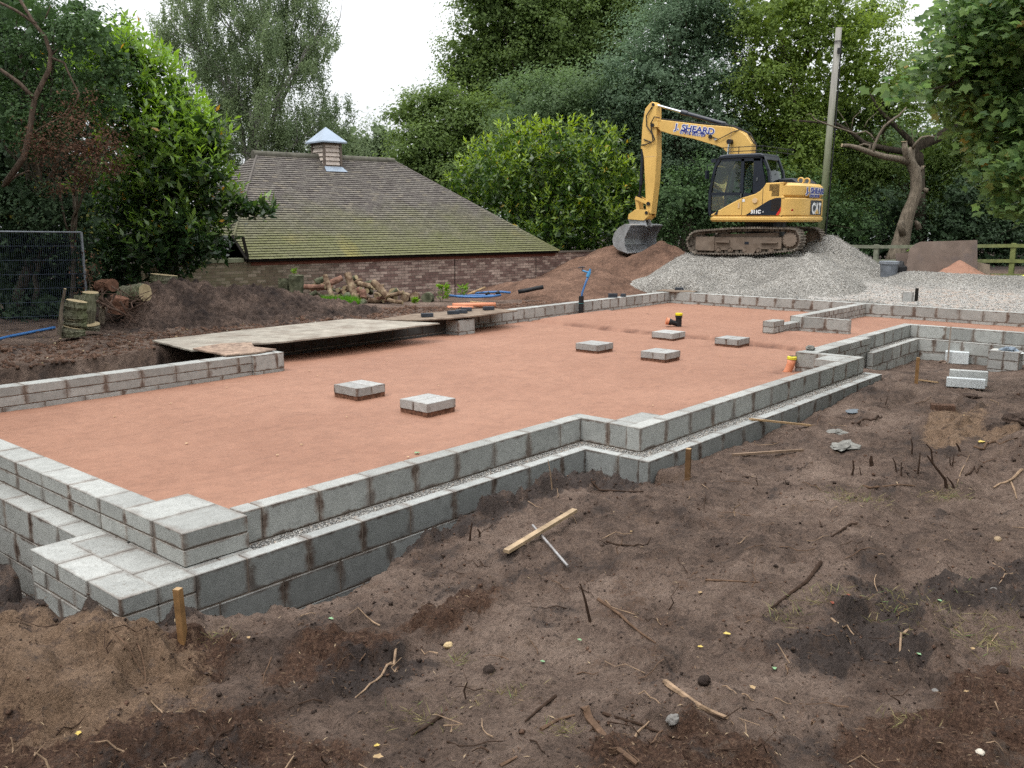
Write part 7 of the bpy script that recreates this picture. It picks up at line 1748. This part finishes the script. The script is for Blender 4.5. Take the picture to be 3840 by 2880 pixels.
bar_obj('timber', 'thin wooden batten resting on the wall ledge and the mud', 'timber', c6(462, 1150), c6(848, 1195), .035, .018, M['wood'], z0=-.205)
bar_obj('timber', 'long thin brown batten lying in the mud right of the dark stake', 'timber', c6(352, 1388), c6(800, 1352), .03, .02, plain('brown_batten', (.20, .14, .10), .9, .1, var=.3))
bar_obj('timber', 'small pale offcut of batten near the stake before the bay', 'timber', z4(850, 785), z4(1095, 832), .022, .014, M['wood'])
slt = lump('slate', 'flat grey slate lying on the mud beside the end of the long wall', 'slate', 1125, 1095, .11, 1.2, .75, .12, plain('slate', (.12, .14, .16), .6, .3, var=.15), 61, None, c6, .12)
lump('mortar_lump', 'smaller grey mortar lump beside the thin batten', 'mortar lump', 1025, 1235, .085, 1.2, 1.1, .3, MORT, 62, 'mortar lumps on the mud', c6, .5)
lump('mortar_lump', 'larger splattered grey mortar lump in the mud right of the dark stake', 'mortar lump', 1050, 1330, .13, 1.3, .9, .28, MORT, 63, 'mortar lumps on the mud', c6, .5)
mp_ = drop(*z4(1155, 1165)); o = brick_obj('mud caked brick lying in the orange patch of earth', mp_[0], mp_[1], mp_[2] - .01, -1.2, None, .25, .13, .075, M['brown_soil'])
lump('clod', 'dark clod of earth beside the small hole in the orange patch', 'clod', 1510, 1010, .10, .9, 1.2, .4, M['dark_soil'], 64, None, z4, .3)
lump('mortar_lump', 'pale mortar lump sitting on top of the right hand wall end', 'mortar lump', 878, 690, .07, 1, 1, .55, MORT, 65, None, c6, .3).location = (12.35, 4.95, .03)
big = lump('clod', 'big dark clod of earth at the right edge of the mud bank', 'clod', 3825, 1585, .13, 1.0, 1.3, .55, M['dark_soil'], 66, None, None, .3)
# ------------------------------------------------------------------ sticks and sprouts, one by one
DKW = plain('dark_stick', (.045, .028, .020), .95, .1, var=.4, sc=20); LTW = plain('pale_stick', (.26, .18, .12), .9, .1, var=.4, sc=20); MDW = plain('brown_stick', (.12, .075, .05), .9, .1, var=.4, sc=20)
def zf(x, y): return 3160 + x * .30742, 1330 + y * .30742
def stick(label, pts, r, mat, fn, up=None, name='stick', group='sticks on the mud'):
    """lies on the ground unless up is given: then height rises to up along it"""
    P_ = [fn(*q) for q in pts]
    if up is None:
        V = []
        for i in range(len(P_) - 1):
            a, b = P_[i], P_[i + 1]
            for k in range(3): V.append((a[0] + (b[0] - a[0]) * k / 3, a[1] + (b[1] - a[1]) * k / 3))
        V.append(P_[-1]); V = [Vector(drop(*q)) + Vector((0, 0, r * .6)) for q in V]
    else:
        base = drop(*P_[-1]); dp = base[0] * math.cos(YA) + base[1] * math.sin(YA); V = [Vector(at(*q, dp)) for q in P_[::-1]]; V[0].z -= .04
    m = len(V); mb = MB(); c0 = V[0].copy(); mb.tube([v - c0 for v in V], [r * (1 - .55 * i / (m - 1)) for i in range(m)], 6)
    o = mb.build(name, mat); o.location = c0; tag(o, label, 'stick' if name == 'stick' else 'sprout', group); return o
stick('thick peeled branch lying at the lower right of the bare earth', [(85, 1180), (150, 1225), (290, 1320), (440, 1385)], .017, LTW, c9)
stick('long thin pale dark-ended branch running diagonally beside the upright black twig', [(1490, 690), (1620, 780), (1700, 860), (1825, 945)], .010, MDW, c8)
stick('crooked pale twig at the lower left of the mud', [(335, 1000), (280, 1105), (180, 1190), (95, 1260)], .007, LTW, c8)
stick('dark straight stick at the bottom left centre of the mud', [(595, 1360), (500, 1430), (420, 1475)], .008, DKW, c8)
stick('dark forked stick below the bare earth, left of the rotten branch', [(1250, 1250), (1160, 1320), (1075, 1395)], .008, DKW, c8)
stick('rotten grey branch at the bottom of the photo right of the middle', [(1410, 1330), (1450, 1400), (1560, 1530), (1720, 1655)], .020, MDW, c8)
stick('brown stick just left of the rotten grey branch', [(1165, 1445), (1260, 1390), (1360, 1360)], .009, MDW, c8)
stick('small pale forked twig right of the rotten branch', [(1690, 1525), (1720, 1460), (1790, 1395)], .007, LTW, c8)
stick('long thin dark twig lying behind the rotten branch', [(1520, 1350), (1650, 1390), (1800, 1440), (1960, 1500)], .008, DKW, c8)
stick('short dark stick at the bottom edge left of the rotten branch', [(930, 1655), (1030, 1600)], .008, MDW, c8)
stick('dark stick lying level beyond the sawn timber', [(1455, 60), (1600, 66), (1755, 75)], .009, DKW, c8)
stick('curved dark twig right of the sawn timber', [(1540, 370), (1700, 382), (1780, 370), (1800, 330)], .006, DKW, c8)
stick('long dark straight stick lying across the dark churned patch', [(980, 480), (900, 590), (790, 670), (695, 745)], .013, DKW, c9)
stick('thin level brown stick left of the dark churned patch', [(315, 580), (440, 585), (700, 598)], .008, MDW, c9)
stick('dark stick beyond the churned patch leading up to the grass tuft', [(1215, 215), (1120, 280), (1040, 330)], .010, DKW, c9)
stick('level brown stick below the row of sprouts', [(1225, 36), (1350, 30), (1520, 38)], .011, MDW, c9)
stick('reddish bent root standing out of the mulch', [(1490, 850), (1440, 910), (1432, 1060)], .008, LTW, c9)
stick('pale bent twig beside the grass in the mulch', [(1040, 800), (1110, 860), (1170, 895)], .006, LTW, c9)
stick('small pale curved twig in the mulch', [(1108, 872), (1135, 905), (1160, 950)], .005, LTW, c9)
stick('thick grey branch at the right edge with a fork', [(2140, -60), (2080, 5), (1975, 45)], .014, LTW, c9)
stick('branch crossing the forked grey one at the right edge', [(2075, 15), (2095, 60), (2108, 110)], .010, LTW, c9)
stick('long wavy pale branch on the mound at the right edge', [(1600, 1140), (1720, 1125), (1820, 1075), (1980, 1070), (2200, 1010)], .014, MDW, zf)
stick('dark stick behind the row of sprouts beside the wavy branch', [(1500, 1480), (1600, 1420), (1710, 1365)], .010, DKW, zf)
stick('dark gnarled stick near the flat slate', [(110, 860), (320, 820), (400, 800), (480, 760)], .012, DKW, zf)
stick('thin pale twig crossing the mud by the bay mound', [(1400, 1570), (1450, 1420), (1550, 1220)], .005, LTW, zf)
for lb, pts, r in (('tallest black forked sapling stump at the right', [(1030, 1230), (1100, 1330), (1180, 1430), (1250, 1520), (1280, 1640)], .014), ('second stem of the tall black sapling', [(1020, 1090), (1080, 1160), (1105, 1300)], .010),
                   ('black upright sprout left of the tall sapling, taller one', [(945, 1190), (935, 1320), (915, 1440)], .009), ('short black upright sprout beside the taller one', [(715, 1310), (718, 1450)], .008), ('black sprout at the back of the row', [(835, 1020), (850, 1110), (845, 1210)], .009),
                   ('stubby thick black stump sprout left of the row', [(350, 1235), (345, 1290), (365, 1350)], .022), ('forked black sprout at the left end of the row', [(125, 1285), (135, 1380), (105, 1480)], .011), ('thin slanted sprout next to the left forked one', [(205, 1370), (240, 1475)], .006),
                   ('slanting dark sprout right of the tall sapling top', [(1385, 1080), (1420, 1140), (1450, 1205)], .013), ('left prong of the v shaped sprout', [(1305, 1250), (1325, 1370)], .008), ('right prong of the v shaped sprout', [(1360, 1220), (1330, 1370)], .008),
                   ('curved dark sprout in the middle of the row', [(610, 1260), (640, 1320), (665, 1420)], .008), ('thin twig standing left of the slate', [(555, 510), (530, 580), (515, 630)], .007), ('short twig standing behind the slate', [(460, 530), (490, 570)], .008),
                   ('short thick side shoot at the foot of the tall sapling', [(1270, 1490), (1330, 1560), (1380, 1610)], .010)):
    stick(lb, pts, r, DKW, zf, up=1, name='sprout', group='black sprouts in the mud')
stick('black upright twig stuck in the bare earth near the middle', [(1392, 598), (1420, 690), (1458, 812)], .009, DKW, c8, up=1, name='sprout', group='black sprouts in the mud')
stick('left of the two short black sprouts near the bank edge', [(768, 245), (760, 300), (752, 348)], .009, DKW, c8, up=1, name='sprout', group='black sprouts in the mud')
stick('right of the two short black sprouts near the bank edge', [(800, 282), (812, 300), (812, 325)], .010, DKW, c8, up=1, name='sprout', group='black sprouts in the mud')
stick('thin grey twig standing against the lower wall before the inner corner', [(1335, 1400), (1350, 1480), (1362, 1560)], .006, LTW, lambda x, y: (1270 + x * .5877, 900 + y * .5877), up=1, name='sprout', group='black sprouts in the mud')
# ------------------------------------------------------------------ stones, leaves and finer litter
PEB = plain('grey_pebble', (.17, .16, .15), .8, .2, var=.2, sc=20)
for lb, x, y, r, f, mt_ in (('round pale yellow pebble left of the middle of the mud', 630, 960, .021, c8, plain('yellow_pebble', (.48, .36, .20), .8, .2, var=.15, sc=20)), ('flat dark pebble on the bare earth below the peeled branch', 1925, 1375, .026, c8, PEB), ('black round clod left of the middle of the mud', 865, 1108, .028, c8, M['dark_soil']), ('black round clod above the peeled branch', 2105, 1170, .028, c8, M['dark_soil']),
                            ('grey pebble in the mulch at the right', 1640, 1215, .020, c9, PEB), ('pale rounded pebble at the right above the grassy clod', 1998, 352, .024, c9, plain('tan_pebble', (.30, .22, .14), .8, .2, var=.15, sc=20)), ('small white stone at the bottom right', 1895, 1580, .016, c9, plain('white_stone', (.55, .50, .42), .8, .2)), ('dark pebble amid the dead grass at the right', 1975, 645, .020, c9, PEB), ('black fir cone like clod at the right', 2025, 1108, .026, c9, M['dark_soil']), ('black lump of charcoal in the grass', 1715, 990, .020, c9, M['dark_soil'])):
    lump('pebble', lb, 'pebble', x, y, r, 1.2, 1, .8, mt_, int(x), 'pebbles and clods on the mud', f, .15)
def leaf_obj(label, px, py, s, col, fn, group='fallen leaves on the mud'):
    p_ = drop(*fn(px, py)) if fn else drop(px, py); mb = MB(); a = RNG.random() * 6.28
    pts = [(0, 1), (.35, .55), (.72, .35), (.45, -.1), (.4, -.6), (0, -.8), (-.4, -.6), (-.5, -.1), (-.75, .35), (-.35, .55)]
    mb.add([((x * math.cos(a) - y * math.sin(a)) * s, (x * math.sin(a) + y * math.cos(a)) * s, .010 + .25 * s * abs(x)) for x, y in pts] + [(0, 0, .004)], [(i, (i + 1) % 10, 10) for i in range(10)])
    o = mb.build('fallen_leaf', col); o.location = (p_[0], p_[1], p_[2] + .004); tag(o, label, 'leaf', group); return o
YL = plain('yellow_leaf', (.55, .42, .12), .6, .3, var=.15, sc=30); GL = plain('pale_green_leaf', (.22, .36, .20), .6, .3, var=.15, sc=30); TL2 = plain('tan_leaf', (.38, .27, .15), .7, .2, var=.2, sc=30); RL = plain('russet_leaf', (.20, .055, .03), .6, .3, var=.2, sc=30)
for lb, x, y, s, m_, f in (('large bright yellow leaf on the bare earth', 440, 900, .022, YL, c9), ('pale leaf with a rusty patch left of the bright yellow one', 285, 660, .018, TL2, c9), ('slim green and yellow leaf below the pale leaf', 285, 975, .016, YL, c9), ('pale green leaf in the middle of the mud', 1388, 935, .015, GL, c8), ('small green leaf below the middle of the mud', 1175, 1060, .014, GL, c8), ('pale tan leaf at the bottom left of centre', 225, 1620, .022, TL2, c8), ('small orange leaf at the bottom left of centre', 220, 1548, .014, YL, c8), ('russet leaf in the grass at the right', 1050, 680, .020, RL, c9), ('second russet leaf beside the first in the grass', 1135, 675, .018, RL, c9), ('light green leaf left of the bark mulch', 713, 1100, .016, GL, c9), ('green leaf in the bark mulch', 1545, 995, .015, GL, c9), ('bright green leaf on the dark churned patch', 1665, 700, .016, GL, c9), ('yellow green leaf on the bank near the corner pier', 1908, 812, .018, GL, c7), ('pale leaf on the mound of mulch by the stake', 1435, 965, .015, TL2, c7), ('orange leaf at the far lower left', 453, 1475, .018, YL, c7), ('tan leaf at the lower right of the bare earth', 585, 1210, .020, TL2, c9), ('pale leaf fragment in the mulch at the lower right', 1820, 1235, .015, TL2, c9), ('pale white leaf beside the grass at the right', 1855, 985, .017, TL2, c9), ('pale leaf on the bare earth beyond the timber', 1685, 307, .014, TL2, c8), ('lemon yellow leaf beside the wavy branch', 1695, 1080, .05, YL, zf), ('pale leaf lying before the bay beside the twigs', 1500, 770, .035, TL2, zf)):
    leaf_obj(lb, x, y, s, m_, f)
# leaves on the sand: a few tell apart, the tiny ones share
def sand_leaf(label, px, py, s, mat, group):
    p_ = un(px, py, SZ + .02); z = float(sand_z(np.array(p_[0]), np.array(p_[1]))); o = leaf_obj(label, 1500, 2300, s, mat, None, group); o.location = (p_[0], p_[1], z + .004)
WL = plain('pale_leaf', (.62, .46, .28), .6, .3, var=.15, sc=30)
SG = 'fallen leaves on the red sand'
sand_leaf('pale leaf on the sand in the left foreground', 700, 1657, .022, WL, SG); sand_leaf('pale leaf on the sand near the front left pads', 1130, 1661, .018, WL, SG); sand_leaf('green leaf on the sand beside the long front wall', 1565, 1696, .035, GL, SG)
for k, (x, y) in enumerate([(600, 1488), (640, 1510), (1190, 1408), (1645, 1444), (1366, 1347), (2009, 1400), (2448, 1515), (2310, 1325), (1300, 1562), (1510, 1492), (1814, 1323), (920, 1430), (850, 1450), (1160, 1390), (2700, 1330), (2790, 1385), (1530, 1710), (1385, 1465), (1980, 1620), (2140, 1490), (430, 1560), (1040, 1700), (2520, 1560), (1450, 1350)]):
    sand_leaf('tiny pale fallen leaf lying on the red sand', x, y, RNG.uniform(.010, .018), WL, SG)
# stuff: litter, crumbs, straw, clods
def near_pts(n, rmin=1.7, rmax=13, pw=1.0):
    out = []
    while len(out) < n:
        m = n * 2; r = rmin * (rmax / rmin) ** (FR.random(m) ** pw); a = YA + FR.uniform(-.62, .62, m); x = r * np.cos(a); y = r * np.sin(a)
        ok = (foot_dist(x, y) > .02); out += list(zip(x[ok], y[ok]))
    q = np.array(out[:n]); return q[:, 0], q[:, 1]
x, y = near_pts(11000); r_ = np.hypot(x, y); cl = a_dark(x, y) * .6 + a_mulch(x, y) * .3 + .12; k = FR.random(len(x)) < cl; x, y, r_ = x[k], y[k], r_[k]
R_s = FR.uniform(.003, .009, len(x)) * (.6 + r_ * .14) * np.where(FR.random(len(x)) < .05, 1.8, 1); z = gz(x, y) + R_s * .2
o = stones('soil_crumbs', np.stack([x, y, z], -1), R_s, M['brown_soil'], rng=FR); tag(o, kind='stuff')
x, y = near_pts(30000, 1.7, 9); r_ = np.hypot(x, y); cl = a_dark(x, y) * .8 + .06; k = FR.random(len(x)) < cl; x, y, r_ = x[k], y[k], r_[k]
R_s = FR.uniform(.002, .007, len(x)) * (.7 + r_ * .16) * np.where(FR.random(len(x)) < .06, 2.2, 1)
o = stones('peat_crumbs', np.stack([x, y, gz(x, y) + R_s * .2], -1), R_s, M['dark_soil'], rng=FR); tag(o, kind='stuff')
x, y = near_pts(26000, 1.7, 11); mu = a_mulch(x, y); k = FR.random(len(x)) < .10 + .85 * mu; x, y = x[k], y[k]; n = len(x); r_ = np.hypot(x, y)
L = FR.uniform(.006, .034, n) * (.7 + .12 * r_); a = FR.normal(.7, 1.4, n); A = _unit(np.stack([np.cos(a), np.sin(a), FR.normal(0, .18, n)], -1)); N = _unit(np.stack([FR.normal(0, .3, n), FR.normal(0, .3, n), np.ones(n)], -1))
o = leafmesh('straw_litter', np.stack([x, y, gz(x, y) + .006], -1), A, N, L, L * FR.uniform(.05, .22, n), FR.random(n), leaf_mat('straw', (.040, .024, .016), (.15, .10, .065), (.33, .25, .16), .05, .9, .1), None); tag(o, kind='stuff')
mb = MB(); rg = random.Random(77)
xs_, ys_ = near_pts(300, 1.9, 12)
for i in range(300):
    a = rg.uniform(0, 6.28); L = rg.uniform(.05, .26) * (.7 + .05 * math.hypot(xs_[i], ys_[i])); p0 = np.array([xs_[i], ys_[i]]); d = np.array([math.cos(a), math.sin(a)]); nrm_ = np.array([-d[1], d[0]]); bnd = rg.uniform(-.12, .12) * L
    pts = []
    for k in range(5):
        q = p0 + d * L * k / 4 + nrm_ * bnd * math.sin(math.pi * k / 4); pts.append((q[0], q[1], float(gz(q[0], q[1])) + .006 + rg.uniform(0, .01)))
    if rg.random() < .12: pts = [(pts[0][0] + rg.uniform(-.02, .02) * k, pts[0][1] + rg.uniform(-.02, .02) * k, pts[0][2] + k * L * .18) for k in range(5)]
    mb.tube(pts, [rg.uniform(.002, .005) * (1 - .12 * k) for k in range(5)], 5, tint=rg.random(), mi=rg.choice([0, 0, 1, 2]))
o = mb.build('twig_litter', [DKW, MDW, LTW]); tag(o, kind='stuff')
# dead grass tufts
Ps, As, Ns, Ls = [], [], [], []
for (px_, py_, n, s, hh) in [(*c9(1180, 110), 240, .13, .07), (*c9(1700, 100), 120, .09, .10), (*c9(780, 800), 60, .05, .09), (*c9(1000, 690), 70, .07, .10), (*c9(1500, 720), 130, .14, .09), (*c9(1900, 880), 150, .14, .08), (*c9(1480, 1400), 60, .06, .07), (*c9(2000, 960), 120, .1, .07), (*c8(1290, 1450), 40, .04, .06), (*c8(700, 1050), 40, .03, .07), (*c7(1270, 960), 40, .03, .09), (*c8(480, 1390), 70, .08, .06), (*c8(980, 1240), 60, .06, .05), (*c9(1340, 780), 60, .08, .07)]:
    b = drop(px_, py_); m = n; q = b + FR.normal(size=(m, 3)) * [s, s, 0]; q[:, 2] = gz(q[:, 0], q[:, 1]); Ps.append(q); As.append(_unit(FR.normal(size=(m, 3)) * [.9, .9, .2] + [0, 0, .45])); Ns.append(_unit(FR.normal(size=(m, 3)))); Ls.append(FR.uniform(.5, 1.3, m) * hh)
Ps, As, Ns, Ls = map(np.concatenate, (Ps, As, Ns, Ls)); n = len(Ps)
o = leafmesh('dead_grass', Ps, As, _unit(np.cross(As, Ns)), Ls, np.full(n, .0035), FR.random(n), leaf_mat('dead_grass_blade', (.09, .085, .035), (.30, .25, .13), (.13, .20, .06), .2, .9, .1), None); tag(o, kind='stuff')
# pale leaf bits and chalk on the left bank and the dark heap
n = 420; pxs = FR.uniform(150, 1250, n); pys = FR.uniform(1180, 1400, n); q = np.array([drop(a, b) for a, b in zip(pxs, pys)]); k = (foot_dist(q[:, 0], q[:, 1]) > .1) & (q[:, 1] > 10.9); q = q[k]; n = len(q)
A = _unit(np.stack([FR.normal(size=n), FR.normal(size=n), FR.normal(size=n) * .2], -1)); N = _unit(np.stack([FR.normal(0, .4, n), FR.normal(0, .4, n), np.ones(n)], -1)); L = FR.uniform(.012, .05, n)
o = leafmesh('leaf_litter', q + [0, 0, .012], A, N, L, L * .7, FR.random(n), leaf_mat('litter_leaf', (.10, .065, .03), (.42, .34, .20), (.60, .58, .50), .1, .8, .2), None); tag(o, kind='stuff')
x = FR.uniform(3, 20, 9000); y = FR.uniform(10.9, 14, 9000); k = (foot_dist(x, y) > .03) & ~((x > 6.4) & (x < 12.8) & (y < 12.6)); x, y = x[k], y[k]; n = len(x)
o = stones('bank_clods', np.stack([x, y, gz(x, y)], -1), FR.uniform(.012, .05, n) * np.where(FR.random(n) < .05, 2, 1), M['brown_soil'], rng=FR); tag(o, kind='stuff')
